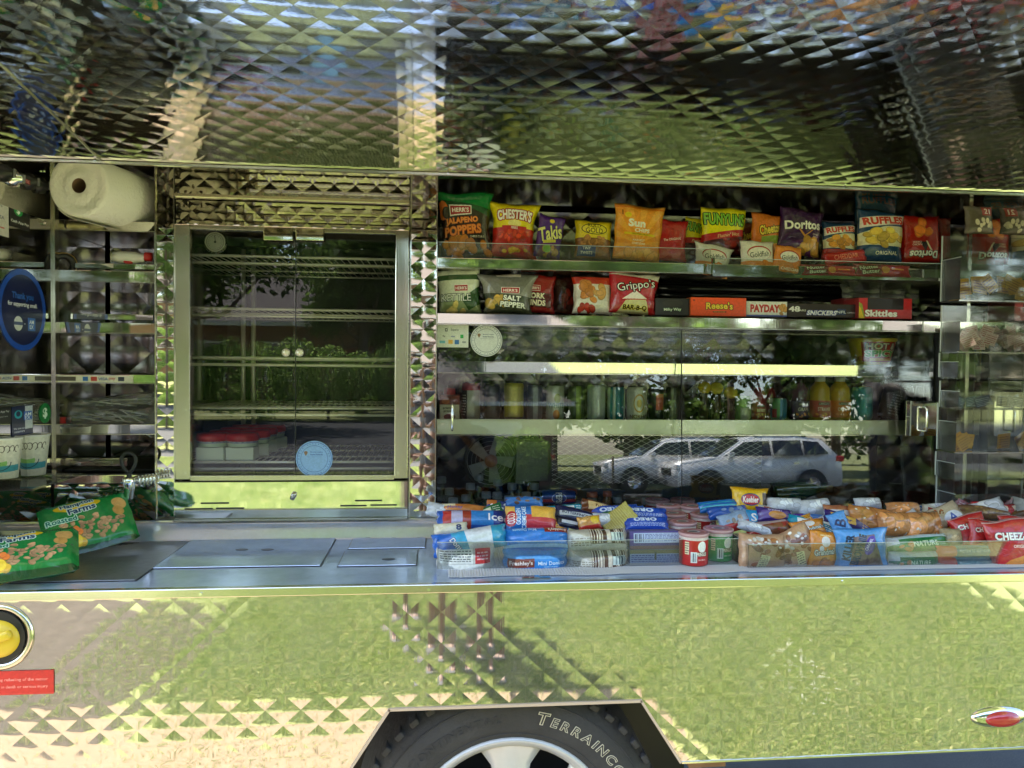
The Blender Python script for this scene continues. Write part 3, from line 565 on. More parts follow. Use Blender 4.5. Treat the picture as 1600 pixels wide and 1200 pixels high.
# grass blades where the skin mirrors the lawn
def blades(n, x0, x1, y0, y1, h, seed, wd=.0035):
    R = np.random.RandomState(seed); x = R.uniform(x0, x1, n); y = R.uniform(y0, y1, n); keep = ~((y > -3.75) & (x < -1.28)) | (R.rand(n) < .22); 
    edge = (y > -1.71-.07*R.rand(n)) & (x < .97-.10*R.rand(n)+.3*(y+1.7)); keep &= ~edge | (R.rand(n) < .06); x, y = x[keep], y[keep]; n = len(x)
    a = R.uniform(0, 6.28, n); hh = h*R.uniform(.5, 1.5, n); lx, ly = R.normal(0, .45, n)*hh, R.normal(0, .45, n)*hh; dx, dy = np.cos(a)*wd, np.sin(a)*wd
    V = np.empty((n, 4, 3)); V[:, 0] = np.c_[x-dx, y-dy, 0*x]; V[:, 1] = np.c_[x+dx, y+dy, 0*x]; V[:, 2] = np.c_[x+lx*.45+dx*.7, y+ly*.45+dy*.7, hh*.6]; V[:, 3] = np.c_[x+lx, y+ly, hh]
    V = V.reshape(-1, 3); F = np.arange(n*4).reshape(n, 4); me = bpy.data.meshes.new('grass'); me.vertices.add(len(V)); me.vertices.foreach_set('co', V.ravel())
    me.loops.add(n*4); me.loops.foreach_set('vertex_index', F.ravel().astype(np.int32)); me.polygons.add(n); me.polygons.foreach_set('loop_start', (np.arange(n)*4).astype(np.int32)); me.update(calc_edges=True)
    o = bpy.data.objects.new('grass', me); COL.objects.link(o); o['kind'] = 'stuff'; return o
GB = bpy.data.materials.new('grass blade'); GB.use_nodes = True; n_ = GB.node_tree; b_ = n_.nodes['Principled BSDF']; b_.inputs['Roughness'].default_value = .55; b_.inputs['Specular IOR Level'].default_value = .25
gi = n_.nodes.new('ShaderNodeNewGeometry'); rr = n_.nodes.new('ShaderNodeValToRGB'); e_ = rr.color_ramp.elements
e_[0].position = 0; e_[0].color = (.13, .20, .055, 1); e_[1].position = 1; e_[1].color = (.56, .50, .26, 1); q_ = e_.new(.65); q_.color = (.22, .31, .08, 1); q_ = e_.new(.85); q_.color = (.42, .46, .16, 1)
n_.links.new(gi.outputs['Random Per Island'], rr.inputs[0]); n_.links.new(rr.outputs[0], b_.inputs['Base Color'])
tl_ = n_.nodes.new('ShaderNodeBsdfTranslucent'); n_.links.new(rr.outputs[0], tl_.inputs[0]); ms_ = n_.nodes.new('ShaderNodeMixShader'); ms_.inputs[0].default_value = .35; n_.links.new(b_.outputs[0], ms_.inputs[1]); n_.links.new(tl_.outputs[0], ms_.inputs[2]); n_.links.new(ms_.outputs[0], n_.nodes['Material Output'].inputs[0])
g1 = blades(120000, -1.9, 3.9, -4.6, -.25, .062, 3, .0045); g1.data.materials.append(GB)
g2 = blades(45000, -5, 8, -8.1, -4.5, .06, 4, .006); g2.data.materials.append(GB); g2['label'] = 'longer lawn grass farther out'
for i in range(11):   # small white blossoms lying in the grass
    R = random.Random(i+40); x, y = 1.9+R.uniform(-.16, .22), -1.85+R.uniform(-.38, .38); bm = bmesh.new(); bmesh.ops.create_icosphere(bm, subdivisions=1, radius=.012)
    for v in bm.verts: v.co.z *= .4; v.co = v.co*R.uniform(.8, 1.3)+Vector((x, y, .05))
    if i == 0: blo = bmobj('fallen_petal', bm, WHITE); o = blo
    else: o = bmobj('fallen_petal', bm, WHITE)
    tag(o, 'small white petal lying in the grass mirrored by the skin right of the wheel', 'petal', 'white petals in the grass')
# ------------------------------------------------------------------ house, hedge, trees
def brickmat():
    m = bpy.data.materials.new('house brick'); m.use_nodes = True; n = m.node_tree; L = n.links; b = n.nodes['Principled BSDF']; b.inputs['Roughness'].default_value = .9
    tc = n.nodes.new('ShaderNodeTexCoord'); mp = n.nodes.new('ShaderNodeMapping'); mp.inputs['Rotation'].default_value = (math.radians(90), 0, 0); L.new(tc.outputs['Object'], mp.inputs[0])
    t = n.nodes.new('ShaderNodeTexBrick'); t.inputs['Scale'].default_value = 4.5; t.inputs['Color1'].default_value = (.30, .13, .08, 1); t.inputs['Color2'].default_value = (.22, .10, .07, 1); t.inputs['Mortar'].default_value = (.36, .30, .25, 1); t.inputs['Mortar Size'].default_value = .03
    L.new(mp.outputs[0], t.inputs[0]); L.new(t.outputs[0], b.inputs['Base Color']); return m
BRK = brickmat(); TRIMW = pmat('white trim', (.7, .68, .62), .5); ROOFM = pmat('shingle roof', (.10, .085, .08), .9, noise=.4, nscale=8); WG = pmat('window dark glass', (.02, .025, .03), .05, spec=1.0)
hs = empty('brick_house', (0, -24, 0)); tag(hs, 'brown brick house with white garage door mirrored in the warmer glass', 'house')
def hp_(name, a, b, mat, par=None):
    o = box(name, a, b, mat, par or hs); 
    if par is None: o.matrix_parent_inverse = Matrix.Translation((0, 24, 0))
    return o
hp_('wall', (-15, -33, 0), (4.2, -24, 3.0), BRK)
bm = bmesh.new(); rv = [bm.verts.new(c) for c in ((-15.6, -23.3, 2.95), (4.8, -23.3, 2.95), (4.8, -33.6, 2.95), (-15.6, -33.6, 2.95), (-11, -28.5, 5.6), (.2, -28.5, 5.6))]
for f in ((0, 1, 5, 4), (1, 2, 5), (2, 3, 4, 5), (3, 0, 4)): bm.faces.new([rv[i] for i in f])
o = bmobj('roof', bm, ROOFM, hs); o.matrix_parent_inverse = Matrix.Translation((0, 24, 0))
hp_('gutter', (-15.6, -23.3, 2.80), (4.8, -23.2, 2.95), TRIMW)
gd = hp_('garage_door', (-.4, -23.98, 0), (3.0, -23.93, 2.3), TRIMW)
for k in range(1, 4): hp_('panel_joint', (-.4, -23.928, k*.575-.01), (3.0, -23.924, k*.575+.01), GREYP, gd)
for x in (-11, -8, -5.2):
    f = hp_('window', (x-.75, -23.99, .9), (x+.75, -23.94, 2.3), TRIMW); hp_('pane', (x-.66, -23.938, .98), (x-.03, -23.934, 2.22), WG, f); hp_('pane', (x+.03, -23.938, .98), (x+.66, -23.934, 2.22), WG, f)
dr = hp_('front_door', (-3.2, -23.99, 0), (-2.2, -23.93, 2.1), pmat('dark red door', (.2, .03, .02), .4)); hp_('door_handle', (-2.32, -23.92, 1.0), (-2.27, -23.90, 1.1), CHROME, dr)
def leafmat(name, cols):
    m = bpy.data.materials.new(name); m.use_nodes = True; n = m.node_tree; b = n.nodes['Principled BSDF']; b.inputs['Roughness'].default_value = .5; b.inputs['Specular IOR Level'].default_value = .3
    g = n.nodes.new('ShaderNodeNewGeometry'); r = n.nodes.new('ShaderNodeValToRGB'); r.color_ramp.elements[0].color = (*cols[0], 1); r.color_ramp.elements[1].color = (*cols[2], 1); r.color_ramp.elements.new(.5).color = (*cols[1], 1)
    n.links.new(g.outputs['Random Per Island'], r.inputs[0]); n.links.new(r.outputs[0], b.inputs['Base Color'])
    t = n.nodes.new('ShaderNodeBsdfTranslucent'); n.links.new(r.outputs[0], t.inputs[0]); s = n.nodes.new('ShaderNodeMixShader'); s.inputs[0].default_value = .55; n.links.new(b.outputs[0], s.inputs[1]); n.links.new(t.outputs[0], s.inputs[2]); n.links.new(s.outputs[0], n.nodes['Material Output'].inputs[0]); return m
LEAF = leafmat('tree leaf', ((.045, .08, .015), (.08, .14, .028), (.15, .24, .05))); LEAF2 = leafmat('hedge leaf', ((.10, .20, .04), (.22, .36, .07), (.42, .58, .16)))
def leafmesh(name, centres, n, sz, seed, mat, parent=None, shell=.5):
    R = np.random.RandomState(seed); k = len(centres); idx = R.randint(0, k, n); C = np.array([c[:3] for c in centres])[idx]; Rd = np.array([c[3:6] for c in centres])[idx]
    d = R.normal(size=(n, 3)); d /= np.linalg.norm(d, axis=1)[:, None]; p = C+d*Rd*(shell+(1-shell)*R.rand(n, 1))
    u = R.normal(size=(n, 3)); u /= np.linalg.norm(u, axis=1)[:, None]; v = np.cross(u, R.normal(size=(n, 3))); v /= np.linalg.norm(v, axis=1)[:, None]; s = sz*R.uniform(.6, 1.3, (n, 1))
    V = np.stack([p-u*s, p-v*s*.5, p+u*s, p+v*s*.5], 1).reshape(-1, 3); F = np.arange(n*4)
    me = bpy.data.meshes.new(name); me.vertices.add(n*4); me.vertices.foreach_set('co', V.ravel()); me.loops.add(n*4); me.loops.foreach_set('vertex_index', F.astype(np.int32)); me.polygons.add(n); me.polygons.foreach_set('loop_start', (np.arange(n)*4).astype(np.int32)); me.update(calc_edges=True)
    me.materials.append(mat); o = bpy.data.objects.new(name, me); COL.objects.link(o)
    if parent: o.parent = parent
    return o
BARK = pmat('bark', (.12, .085, .06), .9, noise=.4, nscale=12, bump=.6, bscale=20)
def tree(x, y, h, rad, seed, label):
    R = random.Random(seed); t = empty('shade_tree', (x, y, 0)); tag(t, label, 'tree', 'trees round the lawn')
    bm = bmesh.new(); th = h*.38; atube(bm, [(0, 0, 0), (.05, 0, th*.5), (.1*R.uniform(-1, 1), .1, th), (0, .1, h*.7)], [.22, .18, .15, .06], 9)
    cs = []
    for k in range(9):
        a = k*.7+R.uniform(-.3, .3); q = rad*R.uniform(.45, .95); z = h*R.uniform(.42, .85); e = Vector((math.cos(a)*q, math.sin(a)*q, z)); atube(bm, [(0, 0, th*R.uniform(.75, 1.2)), e*.5+Vector((0, 0, z*.15)), e], [.09, .05, .02], 6); cs.append((*e, rad*.42, rad*.42, h*.13))
    for k in range(6): cs.append((R.uniform(-.4, .4)*rad, R.uniform(-.4, .4)*rad, h*R.uniform(.6, .93), rad*.4, rad*.4, h*.12))
    bmobj('trunk', bm, BARK, t, True); leafmesh('crown', cs, 15000, .11 if h < 14 else .24, seed, LEAF, t, .35); return t
TR = [(7.0, -24.5, 8.5, 3.4, 'broad shade tree right behind the parked cars'), (-6.5, -16, 7.5, 3.2, 'shade tree left of the house front'), (2.6, -27.5, 9, 3.0, 'tree between the house and the parked cars'), (15.5, -21, 10, 4.2, 'tall tree behind the silver cars at the far right'), (9.5, -26, 11, 5, 'tree behind the parked cars'),
      (17, -28, 12, 5, 'far tree past the end of the parking apron'), (22, -19, 10, 4.5, 'tree at the far right edge of the lawn'), (-12.5, -16, 9, 3.6, 'tree standing in front of the house windows'), (5.2, -31, 12, 4.6, 'tall tree behind the garage end of the house'), (-2.4, -21.4, 6.5, 2.0, 'small shade tree close to the front door'), (12.5, -24, 8, 3.2, 'shade tree behind the right end of the parked cars')]
TR += [(-15, -38, 19, 6, 'very tall tree far behind the left end of the house'), (-5, -37, 20, 6, 'very tall tree behind the middle of the house roof'), (5.5, -38, 19, 6, 'very tall tree behind the garage roof'), (16, -37, 20, 6.5, 'very tall tree behind the parking apron'), (28, -33, 18, 6, 'very tall tree at the far right of the lot')]
for k, (x, y, h, r, l) in enumerate(TR): tree(x, y, h, r, 60+k, l)
hg = empty('hedge', (-3, -18.4, 0)); tag(hg, 'leafy green hedge along the front of the brick house', 'hedge')
leafmesh('foliage', [(-9+k*.9, 0+.15*math.sin(k*1.3), 1.15+.12*math.sin(k*2.2), .75, .7, 1.05+.14*math.sin(k)) for k in range(14)], 30000, .055, 9, LEAF2, hg, .6)
for k in range(5): b2 = tube('stem', [(-8+k*4, 0, 0), (-8+k*4, 0, 1.1)], .04, BARK, hg)
bs = empty('bush', (1.6, -17.6, 0)); tag(bs, 'bright green bush at the right end of the hedge', 'bush'); leafmesh('foliage', [(0, 0, .9, .9, .8, .8), (.8, .2, 1.1, .7, .7, .8), (-.7, 0, .7, .6, .6, .6)], 9000, .06, 19, LEAF2, bs, .4); tube('stem', [(0, 0, 0), (0, 0, .9)], .05, BARK, bs)
wd = leafmesh('woods', [(x, -52-3*math.sin(x*.3), 3.6+1.6*math.sin(x*.23)+1.0*math.sin(x*.71), 3.6, 2.6, 3.8+1.5*math.sin(x*.41)) for x in np.arange(-80, 82, 3.2)], 42000, .42, 77, LEAF, None, .35); wd['kind'] = 'stuff'; wd['label'] = 'distant wood edge closing off the lawn'
# ------------------------------------------------------------------ cars
TYRE = pmat('tyre rubber', (.045, .044, .043), .75, noise=.45, nscale=9, bump=.35, bscale=60)
def wheel(par, loc, r, w_, flip=1):
    wt = lathe('tyre', [(r*.62, -w_/2), (r*.93, -w_/2), (r, -w_*.33), (r, w_*.33), (r*.93, w_/2), (r*.62, w_/2)], TYRE, par, 26); wt.rotation_euler = (math.radians(90), 0, 0); wt.location = loc
    rm = lathe('rim', [(r*.60, w_*.45), (r*.56, w_*.30), (r*.2, w_*.33), (0, w_*.35)], CHROME, wt, 20)
    for k in range(5):
        bm = bmesh.new(); a = k*1.2566; atube(bm, [(math.cos(a)*r*.1, math.sin(a)*r*.1, w_*.42), (math.cos(a)*r*.58, math.sin(a)*r*.58, w_*.42)], [r*.09, r*.06], 5); bmobj('spoke', bm, CHROME, wt)
    return wt
def suv(x, y, rz, paint, label, seed=0):
    c = empty('parked_suv', (x, y, 0), (0, 0, rz)); tag(c, label, 'car', 'cars parked on the far side of the drive')
    # lengthwise section: front at +x
    top = [(2.30, .55), (2.32, .80), (2.15, .95), (1.35, 1.06), (1.15, 1.10), (.45, 1.55), (.1, 1.64), (-1.0, 1.66), (-1.75, 1.58), (-2.15, 1.12), (-2.28, .95), (-2.30, .55), (-2.25, .32), (2.22, .30)]
    def hw(z): return .90-.02*abs(z-.75) if z < 1.08 else .88-(z-1.08)*.34
    bm = bmesh.new(); L_, R_ = [], []
    for s, arr in ((1, L_), (-1, R_)):
        for (px, pz) in top: arr.append(bm.verts.new((px, s*(hw(pz)-(.10 if abs(px) > 2.2 else 0)), pz)))
    n = len(top)
    for i in range(n): j = (i+1) % n; bm.faces.new((L_[i], L_[j], R_[j], R_[i]))
    for arr, s in ((L_, 1), (R_, -1)):
        f = bm.faces.new(arr if s > 0 else arr[::-1])
    bmesh.ops.recalc_face_normals(bm, faces=bm.faces); bmesh.ops.triangulate(bm, faces=[f for f in bm.faces if len(f.verts) > 4])
    bmesh.ops.bevel(bm, geom=[e for e in bm.edges if len(e.link_faces) == 2 and e.calc_face_angle() > .5], offset=.05, segments=3, affect='EDGES')
    bmobj('body', bm, paint, c, True)
    for s in (1, -1):
        for pts in ([(1.0, 1.13), (.42, 1.49), (-.28, 1.53), (-.28, 1.13)], [(-.36, 1.13), (-.36, 1.53), (-1.15, 1.54), (-1.15, 1.14)], [(-1.22, 1.15), (-1.22, 1.53), (-1.62, 1.50), (-1.88, 1.18)]):
            bm = bmesh.new(); v = [bm.verts.new((px, s*(hw(pz)+.012), pz)) for px, pz in pts]+[bm.verts.new((px, s*(hw(pz)-.02), pz)) for px, pz in pts]; m_ = len(pts)
            bm.faces.new(v[:m_]); 
            for i in range(m_): bm.faces.new((v[i], v[(i+1) % m_], v[m_+(i+1) % m_], v[m_+i]))
            bmesh.ops.recalc_face_normals(bm, faces=bm.faces); bmobj('side_window', bm, WG, c)
        for px in (.6, -.45): box('door_handle', (px-.55, s*.905, .92), (px-.40, s*.93, .95), CHROME, c)
        box('sill_trim', (-1.0, s*.88, .28), (1.0, s*.925, .42), BLACK, c)
        box('roof_rail', (-1.5, s*.62, 1.665), (.1, s*.65, 1.70), CHROME, c)
        box('mirror', (.80, s*.92, 1.08), (.95, s*1.10, 1.22), paint, c, .03); box('headlight', (2.02, s*.55, .78), (2.30, s*.86, .90), pmat('lamp glass', (.7, .72, .75), .1), c, .02)
        box('tail_light', (-2.30, s*.55, .98), (-2.08, s*.86, 1.12), RED, c, .02)
        for px in (1.42, -1.38):
            wheel(c, (px, s*.80, .35), .35, .22) if s < 0 else wheel(c, (px, s*.80, .35), .35, .22).__setattr__('rotation_euler', (math.radians(-90), 0, 0))
            o = lathe('wheel_arch', [(.33, -.01), (.42, -.01), (.42, .01), (.33, .01)], BLACK, c, 22); o.rotation_euler = (math.radians(90), 0, 0); o.location = (px, s*.885, .36)
    bm = bmesh.new(); v = [bm.verts.new(q) for q in ((1.16, .72, 1.12), (1.16, -.72, 1.12), (.48, -.64, 1.57), (.48, .64, 1.57))]; bm.faces.new(v); o = bmobj('windscreen', bm, WG, c); o.location = (.012, 0, .01)
    bm = bmesh.new(); v = [bm.verts.new(q) for q in ((-1.80, .60, 1.56), (-1.80, -.60, 1.56), (-2.13, -.68, 1.16), (-2.13, .68, 1.16))]; bm.faces.new(v); o = bmobj('rear_window', bm, WG, c); o.location = (-.012, 0, .01)
    box('grille', (2.29, -.42, .62), (2.335, .42, .80), BLACK, c, .01); box('number_plate', (-2.335, -.2, .62), (-2.31, .2, .74), WHITE, c)
    return c
SILV = pmat('silver paint', (.86, .86, .86), .3, .1, coat=.8); GREY2 = pmat('pale blue grey paint', (.80, .81, .82), .3, .1, coat=.8)
suv(8.5, -17.2, math.radians(180), GREY2, 'pale silver car mirrored nearest in the sliding glass')
suv(7.2, -19.9, math.radians(180), SILV, 'white car mirrored to the left behind the pale silver one')
suv(1.2, -20.6, math.radians(172), pmat('dark paint', (.03, .035, .05), .2, .5, coat=.8), 'dark car mirrored at the left end of the sliding glass')
# ------------------------------------------------------------------ truck wheel and lamps
wx = P(797, 1370, .12).x; wz = .41; wl = empty('truck_wheel'); wl.parent = truck
WY = .12
tyr = lathe('tyre', [(.255, 0), (.270, .014), (.30, .028), (.345, .030), (.372, .018), (.395, -.004), (.400, -.03), (.400, -.20)], TYRE, wl, 96)
tyr.rotation_euler = (math.radians(90), 0, 0); tyr.location = (wx, WY, wz)
for rr_ in (.360, .278): tube('sidewall_ridge', [(wx+rr_*math.cos(t), WY-(.0250 if rr_ > .3 else .0185), wz+rr_*math.sin(t)) for t in np.linspace(0, math.pi, 60)], .0016, TYRE, wl, 5)
for k in range(26):
    a = math.radians(7*k+2); bm = bmesh.new(); abox(bm, (-.012, -.012, -.010), (.012, .05, .006), .004)
    o = bmobj('tread_block', bm, TYRE, wl); o.location = (wx+.393*math.cos(a), WY-.004, wz+.393*math.sin(a)); o.rotation_euler = (0, math.pi/2-a, 0)
ALU = pmat('cast alloy', (.62, .61, .58), .38, .35, noise=.1, nscale=30, bump=.1)
lathe_r = lathe('rim', [(.263, .008), (.258, .016), (.250, .012), (.236, -.002), (.230, -.03)], ALU, wl, 64); lathe_r.rotation_euler = (math.radians(90), 0, 0); lathe_r.location = (wx, WY, wz)
o = lathe('rim_barrel', [(.232, -.02), (.228, -.12), (0, -.12)], pmat('dark barrel', (.02, .02, .02), .6), wl, 40); o.rotation_euler = (math.radians(90), 0, 0); o.location = (wx, WY, wz)
for k in range(6):   # broad spokes
    a = math.radians(90+60*k); bm = bmesh.new(); rows = []
    for r_, hw_, y in ((.09, .055, .012), (.15, .042, .006), (.19, .050, .0), (.22, .072, -.004), (.242, .097, -.004)):
        e = Vector((math.cos(a), 0, math.sin(a))); t = Vector((-math.sin(a), 0, math.cos(a))); rows.append([bm.verts.new(e*r_*(.97 if j in (0, 4) else 1.0)+t*hw_*u+Vector((0, -y+.010*abs(u)**3, 0))) for j, u in enumerate((-1, -.7, 0, .7, 1))]); rows[-1].append(bm.verts.new(e*r_+t*hw_+Vector((0, .03, 0)))); rows[-1].insert(0, bm.verts.new(e*r_-t*hw_+Vector((0, .03, 0))))
    for i in range(len(rows)-1):
        for j in range(len(rows[0])-1): bm.faces.new((rows[i][j], rows[i][j+1], rows[i+1][j+1], rows[i+1][j]))
    bmesh.ops.recalc_face_normals(bm, faces=bm.faces); o = bmobj('spoke', bm, ALU, wl, True); o.location = (wx, WY+.002, wz)
o = lathe('hub_cap', [(.105, 0), (.10, .02), (.065, .035), (0, .038)], pmat('dull hub', (.35, .38, .42), .3, .7), wl, 30); o.rotation_euler = (math.radians(90), 0, 0); o.location = (wx, WY-.004, wz)
# raised white letters on the sidewall
def arcword(txt, cx, cz, y, r, a0, size, mat, par, name, outline=True, step=1.12, b=.03):
    """letters stand on an arc; a0 start angle in degrees, clockwise"""
    a = a0
    for i, ch in enumerate(txt):
        sz = size*(1.12 if i == 0 else .86)
        for q, (mt, off, dy) in enumerate(((mat, b, 0), (TYRE, -.010, -.0008))):
            if q and not outline: continue
            if q == 0 and i: a -= 0
            cu = bpy.data.curves.new('l', 'FONT'); cu.body = ch.upper(); cu.size = sz*1.35; cu.offset = off*sz; cu.extrude = .0006; cu.align_x = 'CENTER'; cu.resolution_u = 3
            ob = bpy.data.objects.new('l', cu); me = bpy.data.meshes.new_from_object(ob); bpy.data.objects.remove(ob); bpy.data.curves.remove(cu)
            wd = max([v.co.x for v in me.vertices])-min([v.co.x for v in me.vertices])
            if q == 0: wdl = wd
            for v in me.vertices: v.co.x = v.co.x*1.15+v.co.y*.12
            me.materials.clear(); me.materials.append(mt); o = bpy.data.objects.new(name, me); COL.objects.link(o); o.parent = par
            if q == 0: a -= (wd*1.15/2+size*.12)/r*57.3
            t = math.radians(a); o.location = (cx+r*math.cos(t), y+dy, cz+r*math.sin(t)); o.rotation_euler = (math.radians(90), 0, 0)
            o.rotation_euler = (Matrix.Rotation(-(math.pi/2-t), 4, 'Y') @ Matrix.Rotation(math.radians(90), 4, 'X')).to_euler()
            o.rotation_euler = (Matrix.Rotation(math.pi/2-t, 4, 'Y') @ Matrix.Rotation(math.radians(90), 4, 'X')).to_euler()
        a -= (wdl*1.15/2+size*.12)/r*57.3
WL = pmat('tyre lettering', (.62, .58, .42), .7)
arcword('TERRAINCONTACT', wx, wz, WY-.0312, .312, 80.5, .027, WL, wl, 'tyre_letter', True, 1.12, .06)
arcword('CONTINENTAL', wx, wz, WY-.0312, .312, 142, .022, TYRE, wl, 'tyre_letter', False)
# side marker lamp (right) and filler cup (left)
lc = P(1560, 1120, 0); ml = empty('marker_lamp', (0, 0, 0)); ml.parent = truck
def oval(name, c, rx, rz, y0, y1, mat, par, dome=.5):
    bm = bmesh.new(); n = 36; rings = []
    for k in range(6):
        t = k/5; s = math.cos(t*math.pi/2*.96); d = math.sin(t*math.pi/2); rings.append([bm.verts.new((c.x+rx*s*math.cos(a*2*math.pi/n), y0+(y1-y0)*d, c.z+rz*s*math.sin(a*2*math.pi/n))) for a in range(n)])
    for i in range(5):
        for a in range(n): bm.faces.new((rings[i][a], rings[i][(a+1) % n], rings[i+1][(a+1) % n], rings[i+1][a]))
    bm.faces.new(rings[-1]); bmesh.ops.recalc_face_normals(bm, faces=bm.faces); return bmobj(name, bm, mat, par, True)
oval('lamp_bezel', lc, .074, .026, -.001, -.016, CHROME, ml); oval('lamp_lens', lc+Vector((.002, 0, 0)), .047, .020, -.012, -.026, pmat('red lens', (.45, .02, .03), .12, coat=1), ml)
fc2 = P(-2, 995, 0); fl = empty('filler_cup'); fl.parent = truck
o = lathe('cup_ring', [(.056, -.03), (.058, .002), (.066, .006), (.073, .003), (.073, 0)], S_TRIM, fl, 40); o.rotation_euler = (math.radians(90), 0, 0); o.location = fc2
disc('cup_floor', (fc2.x, -.004, fc2.z), .057, BLACK, fl, 'Y', 30, .003); oval('cap', fc2+Vector((.0, 0, -.003)), .047, .042, -.004, -.022, YELLOWP, fl)
bm = bmesh.new(); abox(bm, (-.040, -.016, -.010), (.040, .0, .010), .006); o = bmobj('cap_grip', bm, YELLOWP, fl, True); o.location = (fc2.x, -.014, fc2.z); o.rotation_euler = (0, math.radians(-20), 0)
A = Art(260, 90, 'c8281e').r(.0, .03, 1, .05, 'e05040').t('be turned off during refueling of the motor', .48, .62, .16, 'f0a090', mw=.92, b=.01).t('vehicle could result in death or serious injury', .48, .32, .16, 'f0a090', mw=.92, b=.01)
a, b = P(-60, 1050, 0), P(85, 1083, 0); o = mesh('warning_label', [(a.x, -.0025, b.z), (b.x, -.0025, b.z), (b.x, -.0025, a.z), (a.x, -.0025, a.z)], [(0, 1, 2, 3)], artmat('warning print', A, .5, 0), truck, uvs=[(0, 0), (1, 0), (1, 1), (0, 1)])
o['label'] = 'small red warning label with two lines of pale print'
# ------------------------------------------------------------------ people behind the camera (mirrored in the steel)
SKIN = pmat('skin', (.15, .08, .055), .5); 
def skinned(name, verts, edges, rad, mat, par, lv=2, root=0):
    me = bpy.data.meshes.new(name); me.from_pydata(verts, edges, []); o = bpy.data.objects.new(name, me); COL.objects.link(o)
    o.modifiers.new('s', 'SKIN'); sv = me.skin_vertices[0].data
    for i, r in enumerate(rad): sv[i].radius = r if isinstance(r, tuple) else (r, r); sv[i].use_root = (i == root)
    sb = o.modifiers.new('b', 'SUBSURF'); sb.levels = lv; sb.render_levels = lv; me.materials.append(mat); o.parent = par; return o
def person(x, y, rz, label, shirt, pants, hold=False, k=1.0, hx=0.0):
    p = empty('person', (x, y, 0), (0, 0, rz)); tag(p, label, 'person', None)
    V, E, Rr = [], [], []
    def add(v, r, pr=None):
        V.append(tuple(c*k for c in v)); Rr.append(tuple(q*k for q in r) if isinstance(r, tuple) else r*k)
        if pr is not None: E.append((pr, len(V)-1))
        return len(V)-1
    pe = add((0, 0, .96), (.15, .11)); ch = add((0, 0, 1.28), (.16, .11), pe); sh = add((0, -.01, 1.43), (.10, .08), ch); nk = add((0, .0, 1.52), .055, sh); hd_ = add((0, .02, 1.63), (.075, .09), nk); add((0, .01, 1.71), .07, hd_)
    hands = []
    for s in (-1, 1):
        h = add((s*.09, 0, .88), .085, pe); kn = add((s*.11, .02, .50), .055, h); ca = add((s*.115, -.015, .34), .052, kn); an = add((s*.12, -.02, .09), .035, ca); add((s*.13, .10, .035), (.04, .028), an)
        s1 = add((s*.17, -.01, 1.42), .055, sh)
        if hold: el = add((s*.21, .12, 1.22), .042, s1); wr = add((s*.10+hx, .33, 1.50), .028, el); pl = add((s*.075+hx, .385, 1.555), .030, wr)
        else: el = add((s*.24, .0, 1.14), .042, s1); wr = add((s*.25, .08, .92), .028, el); pl = add((s*.25, .10, .84), .030, wr)
        hands.append((s, V[pl]))
    skinned('body', V, E, Rr, SKIN, p)
    for s, c in hands:
        c = Vector(c)
        for f in range(5):
            if hold: pts = [c+Vector((-s*.01, .0, .025-.018*f)), c+Vector((-s*.02, .045, .025-.019*f)), c+Vector((-s*.05, .06, .022-.019*f))] if f < 4 else [c, c+Vector((-s*.03, -.005, -.03)), c+Vector((-s*.055, .02, -.035))]
            else: pts = [c+Vector((0, .025-.016*f, -.02)), c+Vector((-s*.008, .028-.017*f, -.06)), c+Vector((-s*.022, .028-.017*f, -.09+.006*abs(f-1)))] if f < 4 else [c, c+Vector((-s*.01, .04, -.02)), c+Vector((-s*.02, .05, -.05))]
            skinned('finger', [tuple(q) for q in pts], [(0, 1), (1, 2)], [.0095, .0085, .007], SKIN, p, 1)
    f = 1.0*k
    skinned('shirt', [(0, 0, .93*k), (0, 0, 1.28*k), (0, -.01, 1.44*k)]+[(s*.18*k, -.01, 1.42*k) for s in (-1, 1)]+([(s*.205*k, .06, 1.31*k) for s in (-1, 1)] if hold else [(s*.22*k, 0, 1.24*k) for s in (-1, 1)]), [(0, 1), (1, 2), (2, 3), (2, 4), (3, 5), (4, 6)], [(.175*k, .135*k), (.18*k, .13*k), (.115*k, .09*k), .072*k, .072*k, .066*k, .066*k], shirt, p)
    skinned('shorts', [(0, 0, .95*k)]+[(s*.09*k, 0, .86*k) for s in (-1, 1)]+[(s*.115*k, .02, .56*k) for s in (-1, 1)], [(0, 1), (0, 2), (1, 3), (2, 4)], [(.17*k, .13*k), .11*k, .11*k, .082*k, .082*k], pants, p)
    for s in (-1, 1):
        bm = bmesh.new(); abox(bm, (s*.125*k-.05, -.09, .0), (s*.125*k+.05, .18, .085), .025)
        for v in bm.verts:
            if v.co.y > .08: v.co.z *= .75
        bmobj('shoe', bm, pmat('grey shoe', (.045, .045, .052), .7), p, True)
    hc = Vector((0, .02, 1.66))*k
    bm = bmesh.new(); bmesh.ops.create_uvsphere(bm, u_segments=16, v_segments=10, radius=.105*k)
    for v in bm.verts: v.co = Vector((v.co.x*.86, v.co.y*1.02-.015, v.co.z*.9+.05))+hc
    bmesh.ops.delete(bm, geom=[v for v in bm.verts if v.co.z < hc.z+.02 and v.co.y > hc.y-.02], context='VERTS'); bmobj('hair', bm, pmat('brown hair', (.05, .03, .02), .7), p, True)
    for s in (-1, 1):
        oval('ear', Vector((0, 0, 0)), .012, .028, 0, .01, SKIN, p).location = (s*.085*k, .02, 1.635*k); e = oval('eye', Vector((0, 0, 0)), .013, .008, 0, .004, WHITE, p); e.location = (s*.032*k, .105*k, 1.65*k); e2 = oval('pupil', Vector((0, 0, 0)), .006, .006, 0, .003, BLACK, e); e2.location = (0, .004, 0)
